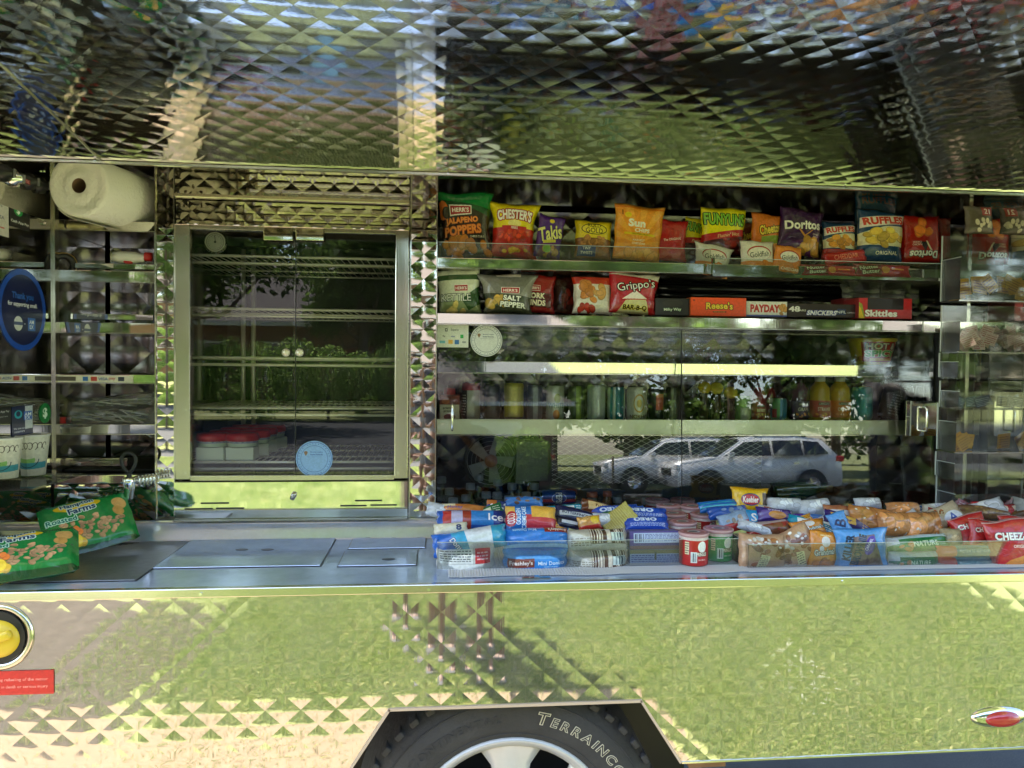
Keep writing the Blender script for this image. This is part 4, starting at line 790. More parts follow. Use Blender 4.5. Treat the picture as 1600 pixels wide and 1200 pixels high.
    skinned('nose', [(0, .10*k, 1.655*k), (0, .122*k, 1.62*k)], [(0, 1)], [.010, .014], SKIN, p, 1); oval('mouth', Vector((0, 0, 0)), .025, .006, 0, .004, pmat('lips', (.3, .09, .08), .5), p).location = (0, .103*k, 1.59*k)
    return p
DKSH = pmat('dark shirt', (.03, .035, .05), .8); OLSH = pmat('grey shirt', (.12, .12, .13), .8); SHO = pmat('brown shorts', (.10, .06, .05), .8)
person(.15, -2.22, 0, 'photographer in dark shirt and shorts holding up a phone, mirrored in the skin', DKSH, SHO, True, 1.0, -.15)
person(-.07, -2.75, math.radians(-4), 'bystander in grey shirt and shorts standing behind the photographer, hands raised', OLSH, SHO, True, .97)
ph = empty('smartphone', (0, -1.735, 1.6)); tag(ph, 'black smartphone held sideways in the photographer\'s hands', 'phone')
box('case', (-.08, -.025, -.042), (.08, -.016, .036), BLACK, ph, .003); box('screen', (-.076, -.0275, -.039), (.076, -.0255, .033), pmat('phone glass', (.02, .02, .03), .05), ph)
# ------------------------------------------------------------------ product builders
BACKC = {}
def pouch(px, Y, art, label, cat='snack bag', tilt=0, lean=6, yaw=0, puff=.32, group=None, bump=.6, name='snack_bag', rough=.22, pinch=.10, seed=None, z=None, seal='h', flop=0.0, mat=None, topw=0.0):
    """pillow bag whose front fills the box px = (x0, y0, x1, y1) at depth Y"""
    x0, y0, x1, y1 = px; a, b = P(x0, (y0+y1)/2, Y), P(x1, (y0+y1)/2, Y); t, bt = P((x0+x1)/2, y0, Y), P((x0+x1)/2, y1, Y)
    W_, H_ = b.x-a.x, t.z-bt.z; R = random.Random(seed if seed is not None else int(x0*7+y0)); NX, NY = 16, 20
    T = W_*puff*1.1; ph = [R.uniform(0, 6.28) for _ in range(6)]; vs, uv, fs = [], [], []
    for side in (1, -1):
        for j in range(NY+1):
            v = j/NY*2-1
            for i in range(NX+1):
                u = i/NX*2-1; 
                if seal == 'h': env = max(0, 1-abs(v)**3.2)**.62*max(0, 1-abs(u)**2.6)**.6; wx_ = 1-pinch*(1-abs(v)**2.2)*1.0; 
                else: env = max(0, 1-abs(u)**3.2)**.62*max(0, 1-abs(v)**2.6)**.6; wx_ = 1
                e = 1-env; wr = .12*e*(math.sin(u*9+ph[0]+v*2)+math.sin(u*17+ph[1]-v*3)*.6)*(abs(v)**1.5)+.06*math.sin(v*5+ph[2]+u*3)*env+.045*math.sin(u*6-v*7+ph[3])+.07*abs(math.sin(u*3.1+v*2.3+ph[4]))*(1-env*.5)-.05*abs(math.sin(u*2.2-v*3.7+ph[5]))
                d = T*.5*(env*side+ (wr*.55 if side > 0 else wr*.45))+side*.0006
                edge = (1-.02*math.sin(v*7+ph[4])*(abs(u)**4)); zt_ = v*.5*H_*(1-.035*(abs(u)**2)*math.cos(u*2+ph[5]))+.015*H_*math.sin(u*4+ph[1])*(v > .8)
                x = u*.5*W_*wx_*edge*(1+topw*v)
                dd = -d; dd += flop*H_*max(0, v-.6)**1.5
                vs.append((x, dd, zt_)); uv.append((i/NX, j/NY))
    n1 = (NX+1)*(NY+1)
    for s in (0, 1):
        for j in range(NY):
            for i in range(NX):
                q = s*n1+j*(NX+1)+i; f = (q, q+1, q+NX+2, q+NX+1); fs.append(f if s == 0 else f[::-1])
    for i in range(NX): fs.append((i+1, i, n1+i, n1+i+1)); q = NY*(NX+1)+i; fs.append((q, q+1, n1+q+1, n1+q))
    for j in range(NY): q = j*(NX+1); fs.append((q, q+NX+1, n1+q+NX+1, n1+q)); q = j*(NX+1)+NX; fs.append((q+NX+1, q, n1+q, n1+q+NX+1))
    if art is not None and seal == 'h':
        for y_ in (.004, .014, .024, .034, .966, .976, .986, .996): art.put((abs(art.Y-y_) < .003)*.35, art.a.mean((0, 1))*.5)
    m = mat or artmat(name+' print', art, rough, bump, 30/ max(.06, W_)*.16)
    o = mesh(name, vs, fs, m, None, True, uv); o.location = ((a.x+b.x)/2, Y, (t.z+bt.z)/2); o.rotation_euler = (math.radians(-lean), math.radians(tilt), math.radians(yaw))
    return tag(o, label, cat, group)
def carton(px, Y, art, label, depth=.08, side=(.3, .3, .3), tilt=0, yaw=0, cat='candy box', name='candy_box', group=None, lean=0, openlid=None):
    x0, y0, x1, y1 = px; a, b = P(x0, (y0+y1)/2, Y), P(x1, (y0+y1)/2, Y); t, bt = P((x0+x1)/2, y0, Y), P((x0+x1)/2, y1, Y); w2, h2 = (b.x-a.x)/2, (t.z-bt.z)/2
    bm = bmesh.new(); abox(bm, (-w2, 0, -h2), (w2, depth, h2), .0012); uvl = bm.loops.layers.uv.new('UVMap')
    for f in bm.faces:
        for l in f.loops: l[uvl].uv = ((l.vert.co.x+w2)/(2*w2), (l.vert.co.z+h2)/(2*h2))
        if abs(f.normal.y+1) > .1: f.material_index = 1
    bm.normal_update()
    for f in bm.faces: f.material_index = 0 if f.normal.y < -.9 else 1
    o = bmobj(name, bm, artmat(name+' print', art, .4, .05, 40, .2)); o.data.materials.append(pmat('card %s' % (str(side)), side, .5)); o.location = ((a.x+b.x)/2, Y, (t.z+bt.z)/2); o.rotation_euler = (math.radians(-lean), math.radians(tilt), math.radians(yaw)); return tag(o, label, cat, group)
def can(px, Y, art, label, cat='drink can', name='drink_can', tilt=0, group=None, top=CHROME, film=None, phase=math.pi, rough=.28):
    x0, y0, x1, y1 = px; r = (xx(x1, Y, (y0+y1)/2)-xx(x0, Y, (y0+y1)/2))/2; t, b_ = P((x0+x1)/2, y0, Y), P((x0+x1)/2, y1, Y); H_ = t.z-b_.z
    c = empty(name, (b_.x, Y, b_.z), (0, math.radians(tilt), 0)); tag(c, label, cat, group)
    m = artmat('can print', art, rough, 0, 10, .3, .25) if isinstance(art, Art) else art
    lathe('can_body', [(r*.86, .004), (r*.98, .010), (r, .018), (r, H_-.014), (r*.97, H_-.008), (r*.86, H_-.002)], m, c, 32, True, phase)
    lathe('can_lid', [(r*.87, H_-.004), (r*.89, H_), (r*.82, H_-.0015), (r*.80, H_-.004), (0, H_-.004)], top, c, 24)
    lathe('can_base', [(0, .006), (r*.75, .002), (r*.84, 0), (r*.87, .005)], CHROME, c, 20)
    box('pull_tab', (-.007, -.012, H_-.003), (.007, .008, H_-.0008), CHROME, c)
    return c
def bottle(px, Y, art, juice, label, capm, group=None, split=.46, capr=.45):
    """bottle: lower labelled part, round shoulder, neck, cap"""
    x0, y0, x1, y1 = px; r = (xx(x1, Y, (y0+y1)/2)-xx(x0, Y, (y0+y1)/2))/2; t, b_ = P((x0+x1)/2, y0, Y), P((x0+x1)/2, y1, Y); H_ = t.z-b_.z
    c = empty('juice_bottle', (b_.x, Y, b_.z)); tag(c, label, 'juice bottle', group); s = H_*split
    lathe('bottle_body', [(0, 0), (r*.9, .002), (r*.97, .008), (r*.97, s), (r*.90, s+.006), (r*.93, s+H_*.14), (r*.86, s+H_*.28), (r*.5, H_*.86), (r*.40, H_*.9)], juice, c, 28)
    lathe('bottle_label', [(r*.985, .012), (r*.99, s)], artmat('bottle label', art, .4, 0, 10, .1), c, 28)
    lathe('bottle_cap', [(r*capr, H_*.885), (r*capr*1.05, H_*.9), (r*capr, H_), (0, H_)], capm, c, 20); return c
def lay(px, py, zc, wpx, art, label, h=.025, asp=1.5, yaw=0, roll=0, pitch=0, name='snack_pack', cat='snack pack', group=None, bump=.35, rough=.25, mat=None, len_=None, film=False, puff=1.0, ends=.10):
    """packet lying on the tray: its near bottom edge at pixel px,py, wide wpx pixels"""
    c = G(px, py, zc); D = c.y+1.72; W_ = wpx/FPX*D*1.01; L_ = len_ or W_/asp; NX, NY = 18, 12; R = random.Random(int(px*3+py)); ph = [R.uniform(0, 6.28) for _ in range(6)]; vs, uv, fs = [], [], []
    for side in (1, -1):
        for j in range(NY+1):
            v = j/NY*2-1
            for i in range(NX+1):
                u = i/NX*2-1; au = min(1, max(0, (1-abs(u))/ends)); env = (1-(1-au)**2)**.8*max(0, 1-abs(v)**4)**.5
                wr = (1-env)*.10*(math.sin(v*11+ph[0]+u*3)+math.sin(v*23+ph[1])*.5)+.06*env*math.sin(u*7+ph[2]+v*3)+.04*math.sin(u*15+ph[3]-v*6)*env
                zz_ = h*.5*(env*side+wr*1.2)*puff; y = v*.5*L_*(1-.06*(1-au)); vs.append((u*.5*W_, y, zz_+h*.5)); uv.append((i/NX, j/NY))
    n1 = (NX+1)*(NY+1)
    for s in (0, 1):
        for j in range(NY):
            for i in range(NX): q = s*n1+j*(NX+1)+i; f = (q, q+1, q+NX+2, q+NX+1); fs.append(f if s == 0 else f[::-1])
    for i in range(NX): fs.append((i+1, i, n1+i, n1+i+1)); q = NY*(NX+1)+i; fs.append((q, q+1, n1+q+1, n1+q))
    for j in range(NY): q = j*(NX+1); fs.append((q, q+NX+1, n1+q+NX+1, n1+q)); q = j*(NX+1)+NX; fs.append((q+NX+1, q, n1+q, n1+q+NX+1))
    m = mat or artmat(name+' print', art, rough, bump, 22)
    o = mesh(name, vs, fs, m, None, True, uv); o.location = (c.x, c.y+L_*.5*math.cos(math.radians(pitch)), zc+abs(math.sin(math.radians(pitch)))*L_*.5); o.rotation_euler = (math.radians(pitch), math.radians(roll), math.radians(yaw)); return tag(o, label, cat, group)
FILM = glassmat('clear wrapper', (.97, .97, .97), 1.55, .10, .05, (.8, .8, .8))
# ================================================================== artwork and the upper shelf
TB = .58   # depth of the bags
A = Art(220, 270, '12803c'); A.p([(0, 0), (1, 0), (1, .68), (0, .80)], '2a1c14').p([(0, .80), (.55, .74), (1, .60), (1, .72), (.5, .8), (0, .86)], '0a4a24').c(.5, .12, .5, .14, 'c87820', 16, .12, seed=4).e(.06, .70, .10, .14, 'd8702c').e(.12, .66, .08, .09, '2a1c14').p([(.18, .60), (.62, .63), (.62, .76), (.18, .78)], 'f0e8e0').p([(.20, .62), (.60, .645), (.60, .745), (.20, .76)], 'a02028').t('HERR\'S', .40, .695, .07, 'f8f0e8', mw=.36, b=.04).t('JALAPENO', .42, .53, .11, 'f09040', '8a2a10', 2, 4, mw=.74, b=.05).t('POPPERS', .44, .40, .14, 'f08838', '8a2a10', 2, 5, mw=.78, b=.05).t('CHEESE CURLS', .72, .30, .03, 'f0e8d0', mw=.3).r(.0, .955, 1, 1, '0e6030')
pouch((683, 298, 772, 406), TB, A, 'large green and black curl bag at the left end of the top shelf', tilt=-2, lean=7, puff=.28, pinch=.16, topw=.04)
A = Art(220, 240, 'c8281e'); A.r(0, .52, 1, 1, 'f4dc10').c(.5, .18, .5, .2, 'b03018', 22, .07, seed=2).c(.5, .14, .3, .08, 'e8b020', 9, .05, seed=5).c(.5, .40, .42, .10, 'e04828', 14, .07, seed=8).t('CHESTER\'S', .5, .78, .20, 'fdf6ee', 'a01c18', 4, 0, .18, .82, .05).e(.5, .60, .16, .07, 'f6e890').r(.2, .485, .8, .555, 'c82020').t('FRIES', .5, .52, .05, 'ffffff', mw=.3)
pouch((762, 318, 842, 404), TB, A, 'yellow and red bag of hot fries on the top shelf', tilt=3, lean=5, pinch=.22, topw=.03)
A = Art(200, 280, '4a2080'); A.p([(.1, 0), (.9, 0), (.8, .35), (.2, .30)], '6a3060').c(.5, .14, .36, .12, 'b08040', 10, .1, seed=3).e(.45, .20, .16, .09, '80b038').t('Takis', .5, .58, .34, 'f4ee90', '241048', 3, 16, mw=.96, b=.03).r(.25, .34, .75, .41, 'e0d050', 10).e(.5, .86, .10, .05, 'e8c830')
pouch((838, 337, 879, 404), TB-.015, A, 'narrow purple bag leaning right beside the yellow fries bag', tilt=9, lean=5, pinch=.05)
A = Art(220, 220, 'f0d420'); A.r(0, 0, 1, .5, '8a5a28').c(.5, .42, .5, .12, 'b07838', 20, .08, seed=5).r(.06, .04, .55, .30, '1c3c78').t('TINY', .3, .23, .07, 'f4f0e0').t('TWISTS', .3, .12, .07, 'f4f0e0').c(.76, .16, .2, .12, 'a06830', 7, .12, seed=7).e(.5, .74, .36, .15, '1a1a10').e(.5, .74, .34, .13, 'f4dc30').t('GOLD', .5, .70, .13, '1a1a10', mw=.5, b=.0).t('ROLD', .5, .84, .10, '1a1a10', mw=.4, b=.0)
pouch((898, 344, 955, 406), TB, A, 'yellow pretzel bag with folded top standing alone on the top shelf', tilt=3, lean=10, pinch=.04, flop=.1)
A = Art(220, 280, 'f09828'); A.rays(.5, .28, 'f8b040', 14, .8).r(0, .93, 1, .96, 'e88018').t('Sun', .44, .66, .15, 'fffbe8', None, 2, 0, mw=.5, b=.05).t('CHIPS', .56, .53, .07, 'fffbe8', mw=.4, b=.03).r(.18, .44, .85, .48, 'e8c818').t('100% WHOLE GRAIN', .52, .46, .022, '7a4a10', mw=.5).t('HARVEST', .5, .35, .035, 'fff0d0').t('CHEDDAR', .5, .29, .035, 'fff0d0').c(.5, .08, .45, .09, 'e8a038', 10, .12, seed=3).e(.25, .80, .07, .05, 'f0d020').t('1', .14, .84, .09, '703808', mw=.04)
pouch((959, 321, 1034, 408), TB-.01, A, 'orange sunburst bag of whole grain chips on the top shelf', tilt=5, lean=4, puff=.22, pinch=.04, topw=.04)
A = Art(220, 240, 'b81c1c'); A.r(0, .80, 1, 1, '7a2018').c(.5, .22, .5, .26, 'd89850', 24, .12, seed=6).t('fritos', .5, .80, .17, 'fdf6ee', '601010', 3, 5, mw=.86, b=.04).r(.05, .54, .95, .66, 'e8c040', 10).t('ORIGINAL', .5, .50, .06, 'fff', None, 2, 8) if False else None
A.t('The ORIGINAL', .5, .50, .06, 'fdf0e0', None, 2, 8, mw=.6)
pouch((1022, 343, 1074, 409), TB+.005, A, 'red corn chip bag half behind the orange sunburst bag', tilt=4, lean=6)
FUN = lambda: Art(220, 260, 'f2e418').p([(0, .0), (1, .0), (1, .55), (0, .38)], '4a1818').c(.75, .22, .3, .18, '902820', 10, .13, seed=4).p([(0, .25), (1, .42), (1, .56), (0, .40)], 'c02020').t('Flamin\' Hot', .58, .41, .07, 'f8e0a0', None, 2, 11, mw=.66, b=.0, sh=.2).t('FUNYUNS', .5, .73, .26, '8cc838', '1c3c10', 4, 0, -.06, .94, .04)
pouch((1064, 342, 1112, 402), TB+.06, FUN(), 'yellow onion ring bag tucked behind its twin, only its left half showing', tilt=14, lean=4)
pouch((1094, 325, 1164, 400), TB+.01, FUN(), 'bright yellow onion ring bag standing in front of its twin', tilt=2, lean=4, pinch=.06, topw=.03)
CHE = lambda bgc='e07820': Art(220, 260, bgc).c(.6, .12, .5, .12, 'd89030', 10, .12, seed=2).p([(.3, .2), (1, .3), (1, .5), (.3, .4)], '90a838').t('Cheetos', .60, .62, .24, 'f8d848', '1a1410', 4, 14, mw=.8, b=.04)
pouch((1146, 347, 1182, 402), TB+.06, CHE('8a3c14'), 'dim orange bag in the gap behind the small fish cracker bag', tilt=0, lean=4)  # darker copy of the print, shade of the gap put into its orange
pouch((1172, 334, 1219, 398), TB+.005, CHE(), 'orange cheese puff bag with two raised corners', tilt=5, lean=4, pinch=.08)
DOR = lambda bgc, c2, cc: Art(220, 240, bgc).p([(0, 0), (1, 0), (1, .5), (0, .1)], c2).c(.62, .16, .4, .14, cc, 9, .16, seed=3).p([(.38, .52), (.82, .62), (.55, .36)], 'c88838').p([(.42, .53), (.78, .60), (.56, .41)], bgc).t('Doritos', .5, .62, .20, 'f4f0e4', '201018', 2, 9, mw=.88, b=.04)
A = DOR('3a1848', '54205c', 'c89038').t('SWEET', .82, .46, .035, 'e8d8d0').t('CHILI', .82, .41, .035, 'e8d8d0')
pouch((1214, 326, 1284, 399), TB, A, 'dark purple tortilla chip bag tilted to the right', tilt=9, lean=5, pinch=.08)
RUF = lambda word, cc: Art(220, 270, '1c4468').p([(.0, .28), (1, .30), (1, .70), (.5, .66), (0, .50)], 'e4dcb0').c(.5, .46, .42, .15, cc, 16, .13, seed=5).p([(.02, .60), (1, .76), (1, .93), (.02, .80)], 'f4e8d8').t('RUFFLES', .5, .775, .15, 'd84028', None, 2, 8, mw=.92, b=.05).t(word, .58, .16, .07, 'e8e0c8', None, 2, 4, mw=.5)
A = RUF('CHEDDAR', 'e09838').r(0, 0, 1, .26, 'a82820').t('CHEDDAR', .5, .14, .07, 'e8a080', mw=.6)
pouch((1283, 346, 1338, 409), TB, A, 'small ridged chip bag with red base left of the tall blue one', tilt=3, lean=8, flop=.1)
pouch((1334, 303, 1403, 380), TB+.07, Art(220, 270, '123850').t('RUFFLES', .5, .84, .14, '5a3830', '20405c', 2, 0, .1, .8), 'dark blue bag top rising behind the tall blue ridged chip bag', tilt=2, lean=3, pinch=.04)
pouch((1338, 328, 1411, 411), TB-.01, RUF('ORIGINAL', 'e8c050'), 'tall blue ridged chip bag with cream middle', tilt=4, lean=5, pinch=.05, topw=.02)
A = Art(220, 250, 'a8180c'); A.c(.5, .72, .35, .12, 'd87828', 8, .16, seed=6).p([(.35, .42), (.6, .42), (.52, .22)], '1a1010').p([(.52, .44), (.56, .44), (.72, .20), (.66, .20)], 'f0e0c0').t('Doritos', .5, .16, .15, 'f0ece0', '181010', 3, 180, mw=.9, b=.04).t('NACHO', .30, .36, .04, 'f0e0d0', None, 2, 180).t('CHEESE', .30, .41, .04, 'f0e0d0', None, 2, 180)
pouch((1407, 337, 1468, 411), TB, A, 'red tortilla chip bag standing upside down right of the blue bags', tilt=-1, lean=3, puff=.35, pinch=.03)
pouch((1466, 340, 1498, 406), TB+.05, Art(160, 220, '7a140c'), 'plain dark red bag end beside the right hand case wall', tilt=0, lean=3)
# front tray of small packs
FT = .51
GF = lambda bgc, word: Art(200, 220, bgc).r(0, 0, 1, .38, 'e89038').c(.5, .2, .45, .16, 'e08020', 12, .10, seed=2).e(.5, .62, .36, .20, 'b03020').e(.5, .60, .34, .18, 'f4ecd8').t('Goldfish', .5, .58, .15, '1c3424', None, 2, 8, mw=.6, b=.0).t(word, .55, .2, .09, 'fff0d0', mw=.6)
pouch((1083, 382, 1142, 432), FT+.02, GF('e4e4d4', ''), 'small white fish cracker bag at the left end of the front tray', tilt=10, lean=6, pinch=.12, topw=.08)
pouch((1155, 376, 1211, 432), FT, GF('e8e4d0', ''), 'white and orange fish cracker bag in the middle of the three', tilt=1, lean=8, topw=-.04)
pouch((1206, 384, 1254, 432), FT-.01, GF('e88c28', 'CHEDDAR'), 'orange cheddar cracker bag right of the two white ones', tilt=8, lean=6, topw=-.12)
def bar(px, Y, art, label, depth=.02, tilt=0, yaw=0, group=None, z=0, cat='cookie pack', name='cookie_pack'): return pouch(px, Y, art, label, cat, tilt, 14, yaw, .14, group, .3, name, .3, 0, None, None, 'v')
NB = lambda: Art(240, 70, 'b81420').r(.0, .1, .45, .9, '7a1c18').t('Nutter', .24, .66, .28, 'e8e8c8', '143018', 2, 8, mw=.36).t('Butter', .27, .34, .28, 'e8e8c8', '143018', 2, 8, mw=.36).e(.52, .5, .07, .28, 'd89840').r(.62, .5, .85, .62, 'f0a030')
bar((1252, 414, 1338, 433), FT-.02, NB(), 'left red peanut cookie pack lying at the front of the tray', tilt=1)
bar((1334, 413, 1422, 434), FT-.02, NB(), 'right red peanut cookie pack lying at the front of the tray', tilt=1)
bar((1288, 392, 1352, 412), FT+.03, Art(200, 70, 'c02018').t('CHEDDAR', .5, .5, .4, 'e89070', mw=.6), 'red cracker sleeve lying behind the two peanut cookie packs', tilt=-8)
# ================================================================== second shelf
SB = .57
HER = '901c28'
def herr(A, x, y, s=.3): return A.r(x-s/2, y-.075, x+s/2, y+.075, 'f0e8e0').r(x-s/2+.012, y-.062, x+s/2-.012, y+.062, 'a82028').t('HERR\'S', x, y, .075, 'f8f0e8', mw=s*.84, b=.04)
A = Art(220, 220, 'd8dcc8').r(0, .74, 1, .86, '2c5428').p([(0, 0), (1, 0), (1, .5), (.6, .25), (0, .28)], '8a9868').p([(.55, .3), (1, .6), (1, .2), (.7, .05)], '305428').c(.45, .1, .4, .09, 'd8c070', 9, .1, seed=6); herr(A, .55, .55, .34).t('KETTLE', .42, .34, .16, 'f6f6ec', '1c3018', 3, 0, mw=.74, b=.0)
pouch((682, 421, 752, 490), SB, A, 'white and green kettle chip bag at the left end of the second shelf', tilt=-3, lean=5, topw=.02)
A = Art(220, 220, '8c8c84').p([(0, 1), (1, 1), (.75, .45), (.25, .45)], '74746c').p([(0, 0), (1, 0), (1, .4), (0, .5)], '3c4430').c(.3, .24, .22, .14, 'd8b050', 7, .13, seed=9).r(.3, .9, .72, .98, 'd8ccc0'); herr(A, .54, .55, .38).t('SALT', .58, .36, .13, 'f4f4ec', '202418', 3, -4, mw=.5, b=.05).t('PEPPER', .6, .2, .13, 'f4f4ec', '202418', 3, -4, mw=.6, b=.05)
pouch((750, 428, 836, 491), SB-.01, A, 'grey silver chip bag with wide folded top on the second shelf', tilt=0, lean=6, topw=.12, pinch=.14)
A = Art(220, 230, '981c1c').r(.0, .12, .9, .50, '5a1010'); herr(A, .36, .62, .38).t('PORK', .44, .42, .15, 'f6e8c8', '380808', 3, 0, mw=.7, b=.05).t('RINDS', .44, .24, .15, 'f6e8c8', '380808', 3, 0, mw=.8, b=.05)
pouch((812, 429, 868, 489), SB+.02, A, 'dark red pork rind bag behind the grey silver bag', tilt=3, lean=6)
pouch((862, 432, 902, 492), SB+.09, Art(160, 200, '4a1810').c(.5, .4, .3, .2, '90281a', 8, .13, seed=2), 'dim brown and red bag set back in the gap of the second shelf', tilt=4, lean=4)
A = Art(220, 230, 'd8d0c0').r(0, .9, 1, 1, '181412').p([(0, .72), (1, .72), (1, .9), (0, .9)], 'b82c10').p([(0, 0), (1, 0), (.9, .3), (.1, .35)], 'e8e0d4').c(.35, .45, .18, .3, 'c88038', 14, .14, seed=4).c(.72, .46, .2, .16, 'e0a858', 5, .15, seed=8).c(.2, .10, .3, .08, 'b03020', 6, .1, seed=3)
pouch((893, 428, 957, 491), SB, A, 'orange and white cracker chip bag with stacked rounds on its front', tilt=1, lean=6, topw=.04)
A = Art(220, 200, 'b01420').p([(.0, .92), (1, .85), (1, 1), (0, 1)], 'e8e0d4').p([(.15, 0), (.85, 0), (.75, .34), (.3, .30)], 'd0c890').p([(.22, .32), (.78, .36), (.5, .55)], 'f0e8e0').t('Grippo\'s', .52, .66, .26, 'fdf8f0', '181010', 4, 12, mw=.84, b=.0).t('BAR-B-Q', .52, .13, .13, '181010', 'e8d048', 2, 0, mw=.6, b=.03)
pouch((950, 427, 1028, 491), SB-.01, A, 'red barbecue chip bag with a peaked corner on the second shelf', tilt=4, lean=5, topw=.06)
A = Art(220, 120, '1c1614').e(.5, .72, .3, .2, '2c2420').t('Milky Way', .5, .34, .2, 'e8e4d0', '206030', 2, 2, mw=.6, b=.02)
carton((1024, 466, 1078, 493), SB-.02, A, 'dark open candy bar box left of the orange box', .12, (.03, .02, .02))
A = Art(300, 100, 'f05010').t('Reese\'s', .52, .58, .38, 'f8d838', '481808', 3, 0, .08, .5, .03).r(.4, .2, .64, .26, '481808').t('36', .06, .84, .10, '481808').t('PEANUT BUTTER CUPS', .52, .23, .05, 'f8d838', mw=.2)
carton((1079, 465, 1166, 494), SB-.03, A, 'bright orange peanut butter cup box on the second shelf', .12, (.55, .12, .02))
A = Art(260, 100, 'e8e4dc').r(0, 0, 1, .12, '40509c').t('PAYDAY', .46, .55, .5, 'c82820', 'f4d8c8', 2, 0, mw=.74, b=.05).c(.88, .5, .1, .3, 'c89048', 10, .06, seed=3)
carton((1166, 471, 1230, 495), SB-.02, A, 'white candy bar box with red lettering right of the orange box', .12, (.5, .48, .44))
A = Art(360, 100, '2c1a16').t('48', .09, .60, .42, 'f0ece4', b=.04).t('BARS', .19, .5, .14, 'f0ece4').t('SNICKERS', .47, .34, .36, 'f4f0ec', '2030a0', 3, 0, mw=.42, b=.05, sh=.15).r(.68, .2, .80, .66, '203060').t('NFL', .74, .42, .2, 'f0f0f0').t('OFFICIAL', .90, .38, .1, 'c8c8c8')
carton((1231, 475, 1344, 496), SB-.02, A, 'long dark brown candy bar box on the second shelf', .12, (.05, .03, .025))
A = Art(260, 120, 'c01c20').r(.16, .45, .84, 1, '1c1012').p([(0, .0), (.12, 0), (.06, .7), (0, .8)], '90a030').p([(.0, .0), (.1, 0), (.04, .5), (0, .6)], 'e8c020').t('Skittles', .42, .26, .34, 'f6f2ec', '801014', 2, 0, mw=.64, b=.05)
carton((1342, 466, 1425, 498), SB-.04, A, 'red chewy candy box with cut out top, rightmost on the second shelf', .12, (.30, .03, .03))
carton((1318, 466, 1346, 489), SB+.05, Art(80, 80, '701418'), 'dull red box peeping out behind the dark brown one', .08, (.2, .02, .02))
# ================================================================== behind the glass
A = Art(300, 120, 'e8cc30')
A.c(.5, .3, .5, .25, 'd89828', 16, .04, seed=2).r(.34, .12, .66, .92, 'b82018').t('HOT &', .5, .74, .26, 'f4e8d0', '202010', 2, mw=.26, b=.04).t('SPICY', .5, .45, .26, '48a838', 'f4f0d0', 2, mw=.28, b=.04).r(.40, .16, .62, .26, 'e8a030')
bw = empty('noodle_bowl', tuple(P(1361, 570, .66))); tag(bw, 'yellow hot noodle bowl alone on the shelf behind the right glass', 'noodle bowl'); rb = (xx(1396, .66)-xx(1327, .66))/2
lathe('bowl', [(rb*.68, 0), (rb*.74, .01), (rb*.93, .075), (rb*.96, .082)], artmat('bowl print', A, .4, 0), bw, 36, True, math.pi); lathe('bowl_lid', [(rb*.98, .078), (rb, .082), (rb*.98, .087), (0, .0865)], YELLOWP, bw, 32); lathe('bowl_base', [(0, .002), (rb*.68, 0)], WHITE, bw, 20)
CY = .66; ZB4 = 657
def ca(w, bgc, *ops):
    A = Art(256, 130, bgc)
    for o in ops: getattr(A, o[0])(*o[1:-1], **o[-1]) if isinstance(o[-1], dict) else getattr(A, o[0])(*o[1:])
    return A
H_ = .5
carton((687, 617, 718, 657), CY-.03, Art(130, 200, 'e8e0d4').r(0, .62, 1, 1, '8a3024').t('premier', .45, .48, .10, '302018', mw=.7).t('protein', .45, .36, .10, '302018', mw=.7).e(.5, .14, .3, .12, '903020').e(.3, .74, .2, .1, 'd07038'), 'white and red protein drink carton at the left end behind the glass', .05, (.4, .08, .05), cat='drink carton', name='drink_carton')
lathe('cap', [(.018, 0), (.018, .02), (0, .022)], RED, None).name = 'carton_cap'; cc_ = [o for o in bpy.data.objects if o.name.startswith('carton_cap')][0]; dc = [o for o in bpy.data.objects if o.name.startswith('drink_carton')][0]; cc_.parent = dc; cc_.location = (0, .025, (zz(617, CY-.03, 700)-zz(657, CY-.03, 700))/2)
can((721, 597, 750, ZB4), CY, ca(0, 'a8a8a0', ('r', 0, .8, 1, 1, 'a02830'), ('r', 0, .0, .42, .8, '282a28'), ('lines', .1, .1, .4, .7, 'd0d0c8', 8)), 'dark and silver can with a red shoulder left of the yellow one')
can((787, 597, 818, ZB4), CY, ca(0, 'c8b838', ('r', .4, .1, .6, .9, 'dccc60'), ('r', 0, 0, 1, .08, '605818')), 'tall yellow can behind the left glass')
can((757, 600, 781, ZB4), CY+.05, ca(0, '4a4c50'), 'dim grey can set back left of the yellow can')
can((823, 600, 847, ZB4), CY+.03, ca(0, '586068', ('r', .45, 0, .55, 1, '90989c')), 'bluish grey can right of the yellow can')
can((853, 601, 881, ZB4), CY, ca(0, 'd4d8d0', ('e', .52, .62, .06, .14, 'a8c050'), ('e', .5, .15, .06, .14, 'd89040'), ('t', 'WHITE', .5, .42, .14, '8098a0')), 'white can with a green spot behind the left glass')
can((888, 602, 912, ZB4), CY+.01, ca(0, '5c6858', ('r', .47, 0, .58, 1, '90a850')), 'grey can with a green stripe between two white cans')
can((917, 600, 945, ZB4), CY, ca(0, 'ccd4d4', ('r', .3, 0, .4, 1, 'b0bcc0')), 'plain white can left of the teal one')
can((949, 603, 976, ZB4), CY, ca(0, 'c8d8cc', ('r', .45, 0, .62, 1, '107888'), ('r', .34, 0, .40, 1, '2898a8')), 'white and teal can behind the left glass')
can((979, 603, 1010, ZB4), CY-.01, ca(0, 'dcdccc', ('e', .5, .5, .09, .28, 'c8a040'), ('e', .5, .5, .075, .23, 'e4e4d4'), ('e', .5, .5, .04, .12, 'd8c060'), ('t', 'NOKHO', .5, .10, .12, '806020')), 'cream can with a gold ring emblem')
